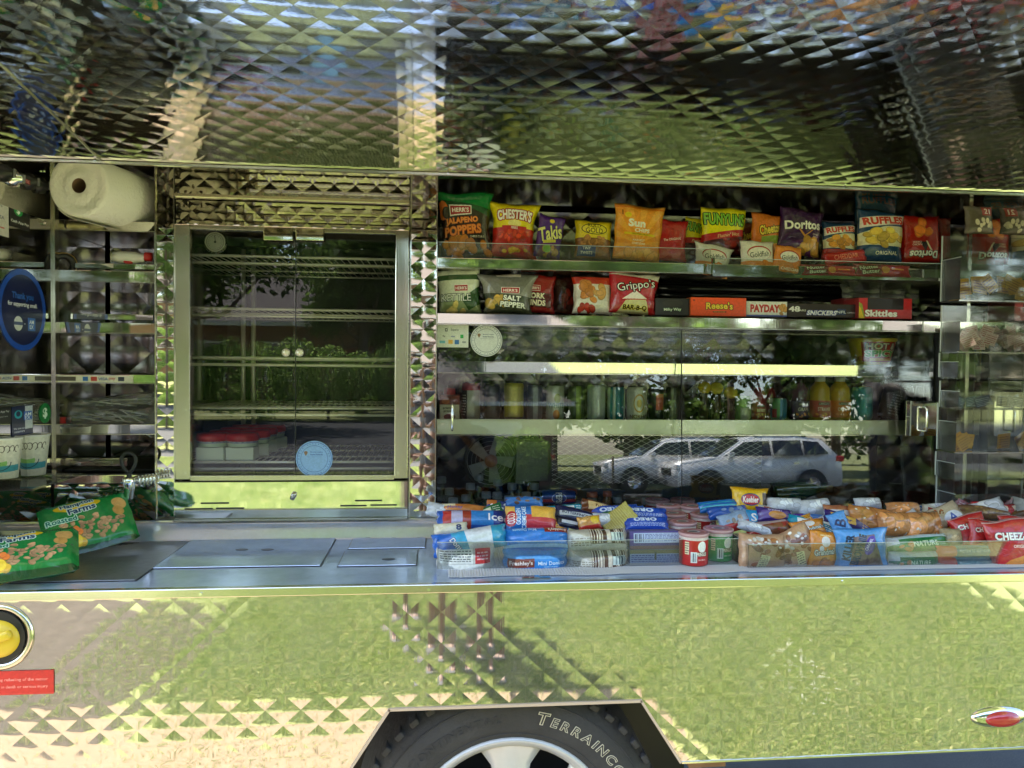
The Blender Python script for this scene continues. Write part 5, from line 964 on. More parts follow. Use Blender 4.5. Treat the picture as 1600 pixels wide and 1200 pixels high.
can((1013, 604, 1037, ZB4), CY+.02, ca(0, '303830', ('r', .45, .3, .62, .8, 'c86048')), 'dark can with an orange panel right of the cream can')
can((1040, 604, 1062, ZB4), CY+.03, ca(0, '46503c', ('r', .4, 0, .46, 1, '98a080')), 'dark olive can at the right end of the left glass')
can((1148, 617, 1172, ZB4), CY, ca(0, '88b068', ('r', .4, 0, .6, .5, 'c0c8b0')), 'green can behind the right glass left of the red juices')
JR = pmat('red juice', (.30, .03, .03), .08, coat=1); JY = pmat('orange juice', (.62, .40, .05), .08, coat=1); JP = pmat('grape juice', (.08, .02, .07), .08, coat=1); CLR = glassmat('clear plastic', (.8, .82, .82), 1.5, .02)
LB = lambda c, w2: Art(256, 110, c).t('LANGERS', .5, .82, .14, 'f4f0ea', '281410', 2, mw=.17).t(w2, .5, .5, .22, 'f8f0e4', mw=.2).c(.5, .14, .25, .12, 'e8a050', 10, .03, seed=3)
bottle((1174, 598, 1196, ZB4), CY+.01, LB('a03034', 'BERRY'), JR, 'left red juice bottle behind the right glass', BLACK)
bottle((1193, 599, 1212, ZB4), CY+.04, LB('983038', 'CHERRY'), JR, 'right red juice bottle, half behind the blue can', BLACK)
can((1204, 621, 1228, ZB4), CY-.02, ca(0, '3880a8', ('r', .3, 0, .46, 1, '58a060'), ('r', .3, .1, .4, .5, 'b03828')), 'blue can with green side left of the grape bottle')
bottle((1235, 590, 1263, ZB4), CY, LB('584068', 'GRAPE'), JP, 'purple labelled grape juice bottle', BLACK)
bottle((1264, 588, 1296, ZB4), CY-.01, LB('c05048', 'STRAWB'), JY, 'yellow juice bottle with a pink label', WHITE)
bottle((1295, 588, 1327, ZB4), CY-.01, LB('d88028', 'ORANGE'), JY, 'yellow juice bottle with an orange label at the right of the juices', WHITE)
can((1330, 603, 1361, ZB4), CY-.01, ca(0, '28889c', ('r', .48, .5, .6, .8, '60b8c0'), ('r', .5, .1, .56, .4, '50a8b8')), 'teal can right of the juice bottles')
can((1322, 598, 1342, ZB4), CY+.06, ca(0, 'a8a478'), 'pale can peeping out behind the teal can')
can((1348, 596, 1374, ZB4), CY+.07, ca(0, '282c54'), 'dark blue can standing behind the teal can')
can((1371, 604, 1402, ZB4-2), CY-.01, ca(0, '1c1c1e', ('lines', .4, .1, .6, .8, '707070', 8)), 'black can leaning to the right beside the teal one', tilt=14)
can((1400, 602, 1424, ZB4), CY+.06, ca(0, '202224'), 'dark can standing behind the steel handle plate')
can((1432, 602, 1456, ZB4), CY+.08, ca(0, '24201e'), 'dark can farthest right behind the glass')
for k, (px, py, l) in enumerate(((1100, 606, 'dullest of three yellow bottle caps, at the left'), (1119, 607, 'middle one of the three yellow bottle caps'), (1141, 614, 'brightest of three yellow bottle caps, at the right'))):
    c = P(px, py, CY+.02-.01*k); b = empty('energy_drink', (c.x, c.y, Z4b-.02)); tag(b, 'small dark bottle under the '+l, 'small bottle', 'bottles with yellow caps'); hh = c.z-b.location.z
    lathe('bottle_body', [(0, 0), (.018, 0), (.019, hh*.6), (.014, hh*.9), (.014, hh*.95)], pmat('brown glass', (.06, .03, .015), .1), b, 18); o = lathe('bottle_cap', [(.020, -.008), (.021, -.002), (.021, .008), (.015, .010), (0, .010)], YELLOWP, b, 22); o.location = (0, -.003, hh); o.rotation_euler = (math.radians(52), 0, math.radians(-8))
# bottles standing low in the ice bin: mostly their caps show
CAPG = pmat('grey cap', (.22, .25, .28), .35); BOT = pmat('dark bottle', (.02, .022, .03), .08, coat=1); R = random.Random(5); first = None
ZI = ZC-.06
spots = [(702, 770), (735, 762), (760, 775), (728, 780), (777, 776), (800, 762), (822, 776), (812, 752), (778, 756), (795, 782), (748, 748), (820, 790), (708, 785), (835, 762), (690, 752), (842, 785), (900, 790), (925, 785), (965, 782), (1010, 785)]
posw = ['at the left end', 'third from the left', 'in the left cluster', 'near the lowest row left', 'in the middle cluster', 'behind the soda can at left', 'just left of the soda can', 'high behind the cluster', 'high in the middle', 'low in the middle', 'under the fan', 'lowest beside the blue pack', 'at the lower left corner', 'left of the soda can label', 'at the left glass edge', 'under the soda can', 'right of the soda can', 'below the mirrored wheel', 'behind the blue gum packs', 'behind the stacked snack tubs']
for k, (px, py) in enumerate(spots):
    Yb = .60+(790-py)*.0035; c = P(px, py, Yb); r = .0145
    if first is None:
        b = first = empty('water_bottle'); lathe('bottle_body', [(0, -.16), (.03, -.16), (.031, -.05), (.013, -.012), (.013, 0)], BOT, b, 18); lathe('bottle_cap', [(r, -.006), (r*1.05, 0), (r, .014), (0, .0145)], CAPG, b, 18)
        green = pmat('green cap', (.10, .30, .04), .3)
    else:
        b = first.copy(); COL.objects.link(b)
        for ch in first.children: d = ch.copy(); COL.objects.link(d); d.parent = b
    b.location = c; b.rotation_euler = (0, 0, k); tag(b, 'dark bottle with grey cap low behind the glass, '+posw[k], 'bottle', 'capped bottles in the cold bin')
box('ice_bin_floor', (dx0, .56, ZC-.115), (xx(1190, .7), .95, ZC-.10), S_DARK, dsp)
A = Art(256, 140, '1c3c8c').r(.0, .55, 1, 1, '20489c').r(.52, 0, .60, 1, 'c03038').e(.5, .5, .12, .22, 'e8e8f0').e(.5, .5, .11, .20, '2848a0').t('PEPSI', .5, .5, .2, 'f0f0f4', '101830', 2, 0, mw=.3, b=.05)
pc = can((0, 0, 57, 57), CY, A, 'blue and red cola can lying on its side low behind the glass'); c0, c1 = P(844, 777, .57), P(899, 777, .57)
pc.location = (c0.x, .57, c0.z); pc.rotation_euler = (0, math.radians(90), 0); ln = c1.x-c0.x
for ch in pc.children: ch.scale = (1, 1, ln/.124)
s_ = .0215/((xx(57, CY, 28)-xx(0, CY, 28))/2)
for ch in pc.children: ch.scale = (s_, s_, ln/(P(28, 0, CY).z-P(28, 57, CY).z))
for k, (px, py) in enumerate(((893, 766), (925, 770), (948, 768), (975, 770))):
    c = P(px, py, .63+.01*k); b = empty('clay_cup', (c.x, c.y, c.z-.03)); tag(b, 'orange brown capped bottle low behind the glass, %s' % ('just right of the cola can', 'second from the cola can', 'third from the cola can', 'nearest the pink tubs')[k], 'bottle', 'orange capped bottles'); b.name = 'tea_bottle'
    lathe('bottle_body', [(0, -.12), (.026, -.12), (.026, -.03), (.015, .018)], pmat('tea', (.18, .07, .02), .1, coat=1), b, 16); lathe('bottle_cap', [(.017, .016), (.018, .02), (.017, .033), (0, .034)], pmat('orange cap', (.38, .10, .05), .4), b, 18)
gb = empty('green_bottle', tuple(G(1228, 790, ZC+.06)+Vector((0, .14, .0)))); gb.location = P(1205, 768, .62); gb.rotation_euler = (0, math.radians(84), math.radians(-10)); tag(gb, 'dark green bottle lying on its side behind the right glass', 'bottle'); GGL = pmat('green bottle glass', (.008, .06, .02), .06, coat=1)
lathe('bottle_body', [(0, 0), (.030, .003), (.034, .012), (.034, .10), (.016, .155), (.014, .175)], GGL, gb, 24); lathe('bottle_cap', [(.016, .172), (.017, .19), (0, .192)], BLACK, gb, 16)
# ================================================================== stickers on the glass
def quad(name, c, w_, h_, mat, par=None, axis='Y', tilt=0, round_=False, off=.0):
    """flat printed sticker centred at c; axis Y faces the viewer, X faces the bay from the left wall"""
    n = 36; pts, uv = [], []
    if round_:
        for k in range(n): a = k*2*math.pi/n; pts.append((.5*math.cos(a), .5*math.sin(a))); uv.append((.5+.5*math.cos(a), .5+.5*math.sin(a)))
    else: pts = [(-.5, -.5), (.5, -.5), (.5, .5), (-.5, .5)]; uv = [(0, 0), (1, 0), (1, 1), (0, 1)]
    vs = []; m = len(pts); th = .0006
    for d in (0, th):
        for a, b in pts: vs.append((a*w_, -th+d, b*h_) if axis == 'Y' else (th-d, a*w_, b*h_))
    fs = [tuple(range(m)), tuple(range(2*m-1, m-1, -1))]+[(i, m+i, m+(i+1) % m, (i+1) % m) for i in range(m)]
    o = mesh(name, vs, fs, mat, par, False, uv+uv); o.location = c
    if tilt: o.rotation_euler = (math.radians(tilt), 0, 0)
    return o
def disc_art(bg, ink):
    A = Art(240, 240, bg).e(.5, .5, .47, .47, ink).e(.5, .5, .455, .455, bg)
    for k in range(34): a = k*.1848; A.r(.5+.42*math.cos(a)-.011, .5+.42*math.sin(a)-.011, .5+.42*math.cos(a)+.011, .5+.42*math.sin(a)+.011, ink) if k % 6 else None
    A.e(.5, .5, .37, .37, ink).e(.5, .5, .36, .36, bg).p([(.22, .66), (.32, .66), (.27, .58)], '8a6a4a').e(.27, .68, .05, .035, '8a6a4a').t('Monthly Location', .56, .685, .045, ink, mw=.36).t('Review Rewards', .56, .62, .045, ink, mw=.34)
    return A.r(.3, .555, .7, .56, ink)
sc = P(491, 717, YF-.004); o = quad('round_sticker', (sc.x, YF-.0025, sc.z), .105, .105, artmat('round blue print', disc_art('8cb4dc', '3858a0'), .4, 0), None, 'Y', 0, True); tag(o, 'round light blue sticker at the foot of the warmer glass', 'sticker')
sc = P(760, 532, .53); o = quad('round_sticker', (sc.x, .5335-.002, sc.z), .096, .096, artmat('round white print', disc_art('d8dcd8', '505a70'), .4, 0), None, 'Y', -2.6, True); tag(o, 'round white sticker beside the payment card sticker on the case glass', 'sticker')
A = Art(240, 170, 'd8dcd0').r(.25, .72, .33, .86, '202020').r(.27, .75, .31, .83, 'd8dcd0').t('Square', .56, .79, .12, '606860', mw=.34).t('Pay', .22, .50, .08, '202020').t('visa', .5, .50, .08, '5060a0').r(.74, .42, .84, .58, '28a048').r(.08, .18, .26, .30, '70b8c8').r(.36, .16, .50, .34, 'e0b040').r(.56, .14, .70, .34, '3870b0').r(.8, .2, .92, .28, '909890')
sc = P(707.5, 525.5, .53); o = quad('payment_sticker', (sc.x, .5325-.002, sc.z), .093, .066, artmat('payment print', A, .4, 0), None, 'Y', -2.6); tag(o, 'pale payment card sticker in the top left corner of the case glass', 'sticker')
A = Art(260, 30, 'e0dccc').r(.0, .2, .24, .8, '585048').r(.33, .2, .40, .8, '3070c0').r(.44, .2, .52, .8, 'c04030').t('VISA', .6, .5, .4, '5060a0').t('pay', .72, .5, .4, 'b04040').r(.80, .2, .88, .8, '283048')
a, b = P(90, 592, .518), P(208, 592, .518); o = quad('card_strip_sticker', ((a.x+b.x)/2, .5185, P(150, 592, .518).z), b.x-a.x, .020, artmat('card strip print', A, .5, 0)); tag(o, 'narrow strip of payment card marks on the fourth shelf lip', 'sticker')
# on the left bay wall
def PX(px, py, X=None):
    X = XLW+.001 if X is None else X; d = ray(px, py); return CAMPOS+d*((X-CAMPOS.x)/d.x)
def wsticker(px, art, label, round_=False, name='wall_sticker', cat='sticker'):
    x0, y0, x1, y1 = px; a, b, c, t, bt = PX(x0, (y0+y1)/2), PX(x1, (y0+y1)/2), PX((x0+x1)/2, (y0+y1)/2), PX((x0+x1)/2, y0), PX((x0+x1)/2, y1)
    c.y = (a.y+b.y)/2
    o = quad(name, (XLW+.0012, c.y, (t.z+bt.z)/2), abs(b.y-a.y), t.z-bt.z, artmat('sticker print', art, .35, 0), None, 'X', 0, round_); return tag(o, label, cat)
A = Art(260, 260, '1c50b8').e(.5, .5, .43, .43, '101c50').t('Thank you', .5, .66, .10, '2c68c8', mw=.62, b=.03).t('for supporting small.', .5, .56, .07, 'e8ecf4', mw=.76, b=.03).e(.40, .33, .09, .09, 'd8dce0').r(.31, .31, .49, .35, '405080').r(.60, .25, .76, .41, '2c68c8').t('AM', .68, .36, .05, 'e8ecf4').t('EX', .68, .30, .05, 'e8ecf4').r(.52, .325, .55, .335, 'e8ecf4')
wsticker((-4, 420, 71, 548), A, 'big round dark blue thank you sticker on the left bay wall', True)
wsticker((15, 318, 46, 357), Art(120, 140, '14181c').e(.42, .66, .22, .19, '20a050').t('$', .42, .66, .26, 'f0fff0', b=.04).t('Cash App Pay', .5, .22, .14, 'f0f0f0', mw=.92).r(.05, .75, .18, .98, 'c8a868'), 'black cash payment sticker with green dollar sign high on the left wall')
wsticker((-22, 308, 13, 366), Art(120, 180, 'd0ccc4').t('Square', .5, .8, .10, '808080').t('VISA', .6, .5, .10, '707080').r(.6, .2, .8, .24, 'c06060'), 'white payment sticker cut by the left edge, high on the wall')
wsticker((18, 634, 51, 680), Art(120, 170, '14204c').r(.62, .2, .98, .98, 'c8d0d8').r(.55, .50, .95, .80, '2860c0').t('AM', .75, .70, .12, 'e8f0ff').t('EX', .75, .58, .12, 'e8f0ff').e(.3, .72, .18, .14, '38b8c8').e(.3, .74, .10, .09, '14204c').t('We love our', .35, .25, .07, 'e0e4f0', mw=.55).t('customers', .35, .14, .07, 'e0e4f0', mw=.5), 'dark blue heart sticker on the lower left wall')
wsticker((61, 630, 79, 661), Art(80, 100, '148040').t('$', .5, .5, .55, 'e8f8e8', b=.04), 'green oval dollar sticker right of the heart sticker', True)
wsticker((-12, 636, 17, 662), Art(120, 100, '14181c').t('Cash App Pay', .5, .7, .16, 'e8e8e8', mw=.9).t('accepted here', .5, .4, .12, 'b0b0b0', mw=.8), 'black strip sticker left of the heart sticker')
# control knobs high on the left wall
cp = empty('control_panel'); tag(cp, 'row of dark knobs and a red badge on a steel plate at the upper left', 'control panel')
c0 = PX(30, 290); box('panel_plate', (XLW+.0005, PX(-30, 290).y, PX(30, 330).z), (XLW+.003, .46, PX(30, 262).z), S_FLAT, cp)
for px, py, mt in ((4, 270, BLACK), (20, 279, CHROME), (43, 284, BLACK), (61, 290, BLACK)):
    c = PX(px, py, XLW+.004); o = lathe('knob', [(.022, 0), (.021, .012), (.012, .016), (.011, .026), (0, .027)], mt, cp, 20); o.rotation_euler = (0, math.radians(90), 0); o.location = c; box('knob_pointer', (c.x+.024, c.y-.003, c.z-.010), (c.x+.029, c.y+.003, c.z+.010), GREYP, cp)
c = PX(43, 284, XLW+.031); quad('red_badge', (c.x, c.y, c.z), .024, .012, artmat('badge', Art(60, 30, '801820').t('OIL', .5, .5, .6, 'f0a0a0'), .4, 0), cp, 'X')
# paper towel roll
pt = empty('paper_towel_roll'); tag(pt, 'big white paper towel roll on its side above the left shelves', 'paper towels')
PAPER = pmat('paper towel', (.86, .83, .75), .9, bump=.5, bscale=110, spec=.1); f0, f1 = P(123, 290, .36), P(250, 330, .76); ax = (f1-f0).normalized(); Lr = (f1-f0).length; R0 = .082
o = lathe('roll_body', [(.0195, .06), (.0195, .0)]+[(.021+i*(R0-.026)/18, (-.0012 if i % 2 else .0006)-.002*math.sin(i*.5)) for i in range(19)]+[(R0-.004, 0), (R0, .004), (R0+.001, Lr*.5), (R0, Lr-.004), (R0-.004, Lr), (.02, Lr)], PAPER, pt, 56); o.rotation_euler = ax.to_track_quat('Z', 'Y').to_euler(); o.location = f0
o2 = lathe('cardboard_core', [(.0193, .001), (.0193, Lr-.01), (.0, Lr-.01)], pmat('cardboard', (.20, .12, .07), .9), pt, 24); o2.rotation_euler = o.rotation_euler; o2.location = f0
sv, sf = [], []; side_ = ax.cross(Vector((0, 0, 1))).normalized()
for i in range(13):   # the loose end of the paper
    t = i/12; a = -2.35+t*.9
    base = Vector((0, 0, 0)); dn = Vector((0, 0, -1)); rad = R0+.001+.010*t**1.5; 
    off = (side_*math.cos(a)+Vector((0, 0, 1)).cross(side_).cross(side_)*0)*rad+Vector((0, 0, math.sin(a)*rad))
    for s in (0.0, 1.0): sv.append(f0+ax*Lr*s+off)
for i in range(12): sf.append((2*i, 2*i+1, 2*i+3, 2*i+2))
mesh('loose_sheet', sv, sf, PAPER, pt, True)
tube('roll_bar', [f0+ax*.05, f0+ax*(Lr+.05)], .006, CHROME, pt); 
# things on the left shelves
def lz(b_): return P(165, b_, .52).z+.004
sb_ = empty('spray_bottle'); tag(sb_, 'small white squeeze bottle with red cap lying on the left shelf tray', 'bottle'); c = P(176, 401, .56); c1 = P(227, 401, .56); Lb = c1.x-c.x
o = lathe('bottle_body', [(0, 0), (.013, .002), (.017, .02), (.017, Lb*.7), (.013, Lb*.85), (.012, Lb)], WHITE, sb_, 20); o.rotation_euler = (0, math.radians(92), 0); o.location = c
o = lathe('red_cap', [(.0125, 0), (.0125, .018), (0, .020)], RED, sb_, 18); o.rotation_euler = (0, math.radians(92), 0); o.location = c1
o = lathe('red_collar', [(.016, 0), (.018, .004), (.012, .010), (0, .011)], RED, sb_, 18); o.rotation_euler = (math.radians(200), 0, 0); o.location = P(202, 406, .56)
tp_ = empty('tape_roll'); tag(tp_, 'roll of tan and black tape at the left end of the second shelf', 'tape roll'); c = P(98, 414, .56)
o = lathe('tape_core', [(.018, 0), (.018, .03), (.030, .03), (.030, 0), (.018, 0)], BLACK, tp_, 28); o.rotation_euler = (math.radians(90), 0, math.radians(35)); o.location = c
o = lathe('tape_band', [(.0302, 0), (.0325, .001), (.0325, .028), (.0302, .029)], pmat('tan tape', (.45, .30, .10), .35), tp_, 28); o.rotation_euler = (math.radians(90), 0, math.radians(35)); o.location = c
FKP = pmat('clear white cutlery', (.82, .80, .84), .25, coat=.6)
z5 = lz(678)
for k in range(11):
    R = random.Random(k); c = P(116+k*6, 655-R.uniform(0, 4)-(k % 4)*9, .575+.02*(k % 3)); 
    f = empty('plastic_fork', c, (0, math.radians(R.uniform(-6, 14) if k < 9 else 30), math.radians(R.uniform(-12, 12)))); tag(f, 'thin white plastic fork in the wrapped bundle on the fifth left shelf', 'fork', 'wrapped plastic forks')
    bm = bmesh.new(); pts = [(-.005+0, 0, 0), (.03, 0, .002), (.08, 0, .0), (.10, 0, .002)]; atube(bm, pts, [.0025, .002, .002, .003], 6); bmobj('fork_handle', bm, FKP, f, True)
    bm = bmesh.new(); abox(bm, (.10, -.008, -.001), (.115, .008, .001))
    for q in range(4): abox(bm, (.115, -.008+q*.0045, -.001), (.145, -.0055+q*.0045, .001))
    bmobj('fork_head', bm, FKP, f)
for k, (bx, tl_, l) in enumerate((((108, 618, 244, 641), -7, 'upper clear bag of plastic cutlery on the fifth left shelf'), ((104, 634, 243, 664), 1, 'lower clear bag of plastic cutlery on the fifth left shelf'))): pouch(bx, .56-.012*k, None, l, 'cutlery bag', tl_, 10, 0, .12, None, 0, 'cutlery_bag', mat=FILM, seal='v', pinch=0)
box_ = box('red_packet', tuple(P(90, 662, .55)), tuple(P(112, 651, .58)), RED, None, .003); tag(box_, 'red packet at the left end of the cutlery shelf', 'packet')
# tap
tapc = P(202, 760, .42); tp2 = empty('drink_tap'); tag(tp2, 'chrome drink tap with black ring handle sticking out of the lower left panel', 'tap')
o = lathe('tap_spout', [(.008, -.034), (.0105, -.034), (.016, .012), (.017, .022), (.010, .026), (0, .026)], CHROME, tp2, 24); o.location = tapc
tube('tap_stem', [tapc+Vector((0, 0, .012)), tapc+Vector((.004, .05, .012)), tapc+Vector((.008, .082, .012))], .011, CHROME, tp2, 12)
tube('tap_neck', [tapc+Vector((0, 0, .024)), tapc+Vector((0, 0, .040))], .007, BLACK, tp2)
tube('tap_handle', [tapc+Vector((.018*math.sin(t)*(1+.3*math.cos(t)*-1), -.004, .066-.026*math.cos(t))) for t in np.linspace(0, 2*math.pi, 24)], .005, BLACK, tp2, 8)
pp = P(214, 752, .44); tube('coil_pipe', [pp+Vector((i*.0016, .008+.013*math.sin(i*1.05), .013*math.cos(i*1.05)+i*.0002)) for i in range(34)], .0028, CHROME, tp2, 7)
# paper cups by the wall
CUPA = lambda: Art(300, 150, 'd8d4c4').e(.5, .40, .10, .18, '88b868').r(.3, .16, .75, .32, '4898a8', 4).e(.5, .52, .12, .10, 'd8d4c4')
def cupart():
    A = CUPA()
    for k in range(9):
        a0 = k*.8
        for t in np.linspace(0, 4.5, 40): A.e(.30+k*.05+.016*math.cos(t+a0)*(1+t*.2), .76+.09*math.sin(t+a0)*(1-.02*t), .0035, .007, '3a2c24')
    for t in np.linspace(0, 3.1, 30): A.e(.5+.14*math.cos(t+3.14), .42+.22*math.sin(t+3.14), .006, .012, '203040')
    return A
cpm = artmat('swirl cup print', cupart(), .6, 0, 10, .1)
for k, (cx_, y0, y1, w_) in enumerate(((51, 678, 743, 44), (8, 683, 748, 44))):
    Yc = .40-.13*k; t, b_ = P(cx_, y0, Yc), P(cx_, y1, Yc); r = w_/2/FPX*(Yc+1.72)*1.05; hh = t.z-b_.z; c = empty('paper_cup', (b_.x, Yc, b_.z)); tag(c, ('white paper coffee cup with swirl print beside the green bags', 'swirl printed paper cup cut by the left edge of the picture')[k], 'paper cup')
    lathe('cup_body', [(0, .004), (r*.72, .003), (r*.98, hh-.004)], cpm, c, 32, True); lathe('cup_rim', [(r*.98, hh-.005), (r*1.02, hh-.002), (r*.98, hh), (r*.95, hh-.003)], WHITE, c, 28)
    lathe('cup_inside', [(r*.70, .006), (r*.96, hh-.003)], WHITE, c, 24)
a = P(51, 744, .40); box('cup_ledge', (XLW, .20, a.z-.006), (XLW+.10, .46, a.z-.0005), PLEXI, lwall)
# peanut bags
def pnut():
    A = Art(260, 200, '14803a').r(0, 0, 1, .06, '0a4422').c(.5, .36, .38, .22, 'b89068', 70, .036, seed=11).c(.28, .30, .14, .08, 'd87838', 4, .05, seed=3).e(.87, .70, .07, .13, 'd8a860', 30).e(.84, .55, .06, .10, 'c89850', 20).e(.42, .82, .26, .10, 'e8c020').t('Hampton', .42, .86, .12, '103c60', 'd8e8e0', 3, 4, mw=.5, b=.03).t('Farms', .46, .74, .12, '103c60', 'd8e8e0', 3, 4, mw=.36, b=.03).t('Roasted', .22, .58, .10, '0c7060', 'c8f0d8', 3, 2, mw=.34, b=.02)
    return A.c(.3, .12, .24, .06, 'e8b838', 4, .09, seed=7)
pm = artmat('peanut bag print', pnut(), .25, .5, 22, .5)
lay(6, 920, ZC+.004, 150, None, 'green bag of roasted peanuts lying nearest at the lower left', .05, 1.35, 24, -2, 22, 'peanut_bag', 'peanut bag', mat=pm)
lay(122, 870, ZC+.004, 122, None, 'green bag of roasted peanuts leaning behind the nearest one', .05, 1.30, 32, -8, 42, 'peanut_bag', 'peanut bag', mat=pm)
# warmer cups: white tubs with red lids
zsh = shelfz[4]+.002; lidm = pmat('red lid', (.55, .03, .03), .3, coat=.3); tubm = artmat('cup label', Art(200, 80, 'd8dcc8').r(0, .62, 1, 1, '8088a8').lines(.05, .7, .95, .95, 'e8e0e0', 2).r(.0, .0, 1, .5, 'c8d4b8'), .5, 0); first = None
lab = ('front left', 'front right', 'second row left', 'second row right', 'third row left', 'third row right', 'back row left', 'back row right')
for k, (px, py, Y) in enumerate(((333, 715, .58), (379, 715, .58), (352, 0, .68), (398, 0, .68), (368, 0, .78), (410, 0, .78), (385, 0, .88), (424, 0, .88))):
    c = P(px, 715, Y); 
    if first is None:
        b = first = empty('food_cup'); bm = bmesh.new(); abox(bm, (-.040, -.036, 0), (.040, .036, .040), .004); bmobj('white_base', bm, pmat('pale green card', (.62, .68, .55), .6), b)
        lathe('cup_body', [(.041, .041), (.044, .050), (.045, .058)], tubm, b, 28); lathe('cup_lid', [(.045, .057), (.048, .060), (.048, .070), (.044, .078), (0, .080)], lidm, b, 32)
    else:
        b = first.copy(); COL.objects.link(b)
        for ch in first.children: d = ch.copy(); COL.objects.link(d); d.parent = b
    b.location = (c.x, Y, zsh); b.rotation_euler = (0, 0, 0 if k < 2 else k*.1); tag(b, 'red lidded white food cup on the lowest wire shelf, '+lab[k], 'food cup', 'red lidded cups in the warmer')
# ================================================================== goods on the counter
ZT = ZC+.005
matm = pmat('white ribbed mat', (.62, .62, .64), .6)
def corrug(x0, x1, y0, y1, label):
    n = int((x1-x0)/.0035); vs, fs = [], []
    for i in range(n+1):
        x = x0+(x1-x0)*i/n; z = ZC+.0025+.0018*(1 if i % 2 else 0)
        for k, y in enumerate((y0-.008*max(0, math.sin(x*21))*(1 if x < xx(1180, .2) else 0), y1)): vs.append((x, y, z))
    for i in range(n): fs.append((2*i, 2*i+2, 2*i+3, 2*i+1))
    o = mesh('ribbed_mat', vs, fs, matm); so_ = o.modifiers.new('t', 'SOLIDIFY'); so_.thickness = .0012; return tag(o, label, 'mat')
ya, yb = G(900, 899, ZC).y, .44
corrug(G(700, 898, ZC).x, G(1170, 893, ZC).x, ya, yb, 'white ribbed mat under the left half of the counter snacks')
corrug(G(1166, 893, ZC).x+.003, XRW-.02, G(1400, 891, ZC).y, yb, 'white ribbed mat under the right half of the counter snacks')
# catch under the mat edge
kc = G(838, 903, ZC); lk = empty('drawer_catch'); tag(lk, 'small metal catch on the counter edge below the blue donut pack', 'catch'); box('catch_plate', (kc.x-.034, kc.y-.008, ZC+.0005), (kc.x+.034, kc.y+.004, ZC+.0025), S_DARK, lk); box('catch_tongue', (kc.x-.006, kc.y-.010, ZC+.0027), (kc.x+.006, kc.y+.002, ZC+.006), CHROME, lk)
def plexitray(px0, px1, pyb, pyt, label):
    a, b = G(px0, pyb, ZT), G(px1, pyb-3, ZT); y = a.y; top = P(px0, pyt, y).z; t = empty('snack_tray'); tag(t, label, 'tray')
    box('front_wall', (a.x, y, ZT), (b.x, y+.0025, top), PLEXI, t); box('end_wall', (b.x-.0025, y+.003, ZT), (b.x, y+.23, top), PLEXI, t); box('end_wall', (a.x, y+.003, ZT), (a.x+.0025, y+.23, top), PLEXI, t); box('wall_edge', (a.x, y-.0002, top), (b.x, y+.0028, top+.001), PLEDGE, t); return y
y1_ = plexitray(683, 1164, 889, 848, 'clear snack tray holding the donuts and chip tubs'); y2_ = plexitray(1169, 1660, 887, 851, 'clear snack tray holding the cookies and brownies')
Y0 = y1_+.02
# front row, left tray
def blk(px, Y, art, label, tilt=0, lean=0, puff=.42, cat='snack cake pack', name='cake_pack', **k): return pouch(px, Y, art, label, cat, tilt, lean, k.pop('yaw', 0), puff, None, k.pop('bump', .4), name, .22, k.pop('pinch', 0), seal='v', **k)
A = Art(256, 110, 'ccc8c0').r(.04, .45, .62, .95, 'f0eee6').lines(.06, .5, .6, .92, '404040', 5).r(.66, .45, .92, .95, 'c83038').lines(.69, .55, .9, .88, 'f0c0c0', 3, 6).r(.1, .05, .8, .42, 'f4f2ea').stripes(.1, 0, .32, .1, '303880', 40)
blk((682, 853, 772, 894), Y0+.01, A, 'clear donut pack with white nutrition label at the front left')
A = Art(256, 100, 'e0e4ea').r(0, 0, .40, 1, '2868c8').r(.28, 0, .46, 1, '28a0d0', 8).t('Donut', .33, .3, .2, 'e8f0ff', '204080', 2, -60).r(.8, 0, 1, 1, '38a0c8')
blk((676, 827, 792, 862), Y0+.03, A, 'white and blue pie wrapper lying on the clear donut pack', -9, 20)
FR = lambda up: Art(256, 100, '2888d8').r(0, 0, 1, .22, '88c0e8').r(.0, .7, 1, .8, '60a8e8').p([(.06, .28), (.46, .34), (.46, .72), (.06, .68)], '803828').t('Freshley\'s', .26, .50, .24, 'f8f0e8', mw=.36, b=.03, rot=180*up+4).t('Mini Donuts', .72, .52, .16, 'e8f4ff', mw=.42, rot=180*up).t('powdered sugar', .72, .36, .08, 'c8e4f8', mw=.34, rot=180*up)
blk((786, 857, 886, 893), Y0+.01, FR(0), 'lower blue mini donut pack in the front row')
blk((787, 825, 889, 862), Y0+.03, Art(256, 100, '2478d0').r(0, .12, 1, .24, '90c0f0').r(.6, .72, .98, .98, '903020').t('Freshley\'s', .8, .86, .18, 'f8f0e8', mw=.3, rot=180).t('Mini Donuts', .3, .84, .14, 'b8dcf8', rot=180, mw=.36), 'upper blue mini donut pack stacked on its twin', 0, 24)
ST = lambda: Art(256, 110, 'b8b0a0').p([(0, 0), (1, 0), (1, .25), (.5, .4), (0, .95)], 'd0ccc0').r(.35, .3, .95, .98, '5a4034').stripes(.36, .32, .94, .98, 'e0d4c0', 8).r(.70, .40, .92, .80, 'd4e0d8').stripes(.71, .42, .91, .78, '304858', 34).lines(.05, .2, .4, .6, '908878', 4)
blk((888, 858, 981, 891), Y0+.01, ST(), 'lower striped chocolate cake roll pack'); blk((886, 827, 979, 861), Y0+.02, ST(), 'upper striped chocolate cake roll pack', -1, 18)
NT = lambda c: Art(256, 110, c).r(.08, .35, .96, .9, 'c8d4ec').lines(.3, .42, .94, .86, '3848a0', 6).stripes(.10, .42, .27, .85, '202860', 40).r(.0, .0, 1, .2, '785868')
carton((984, 830, 1064, 858), Y0+.02, NT('584890'), 'purple wafer box with barcode stacked on the pale one', .07, (.14, .12, .30), cat='wafer box', name='wafer_box', lean=8)
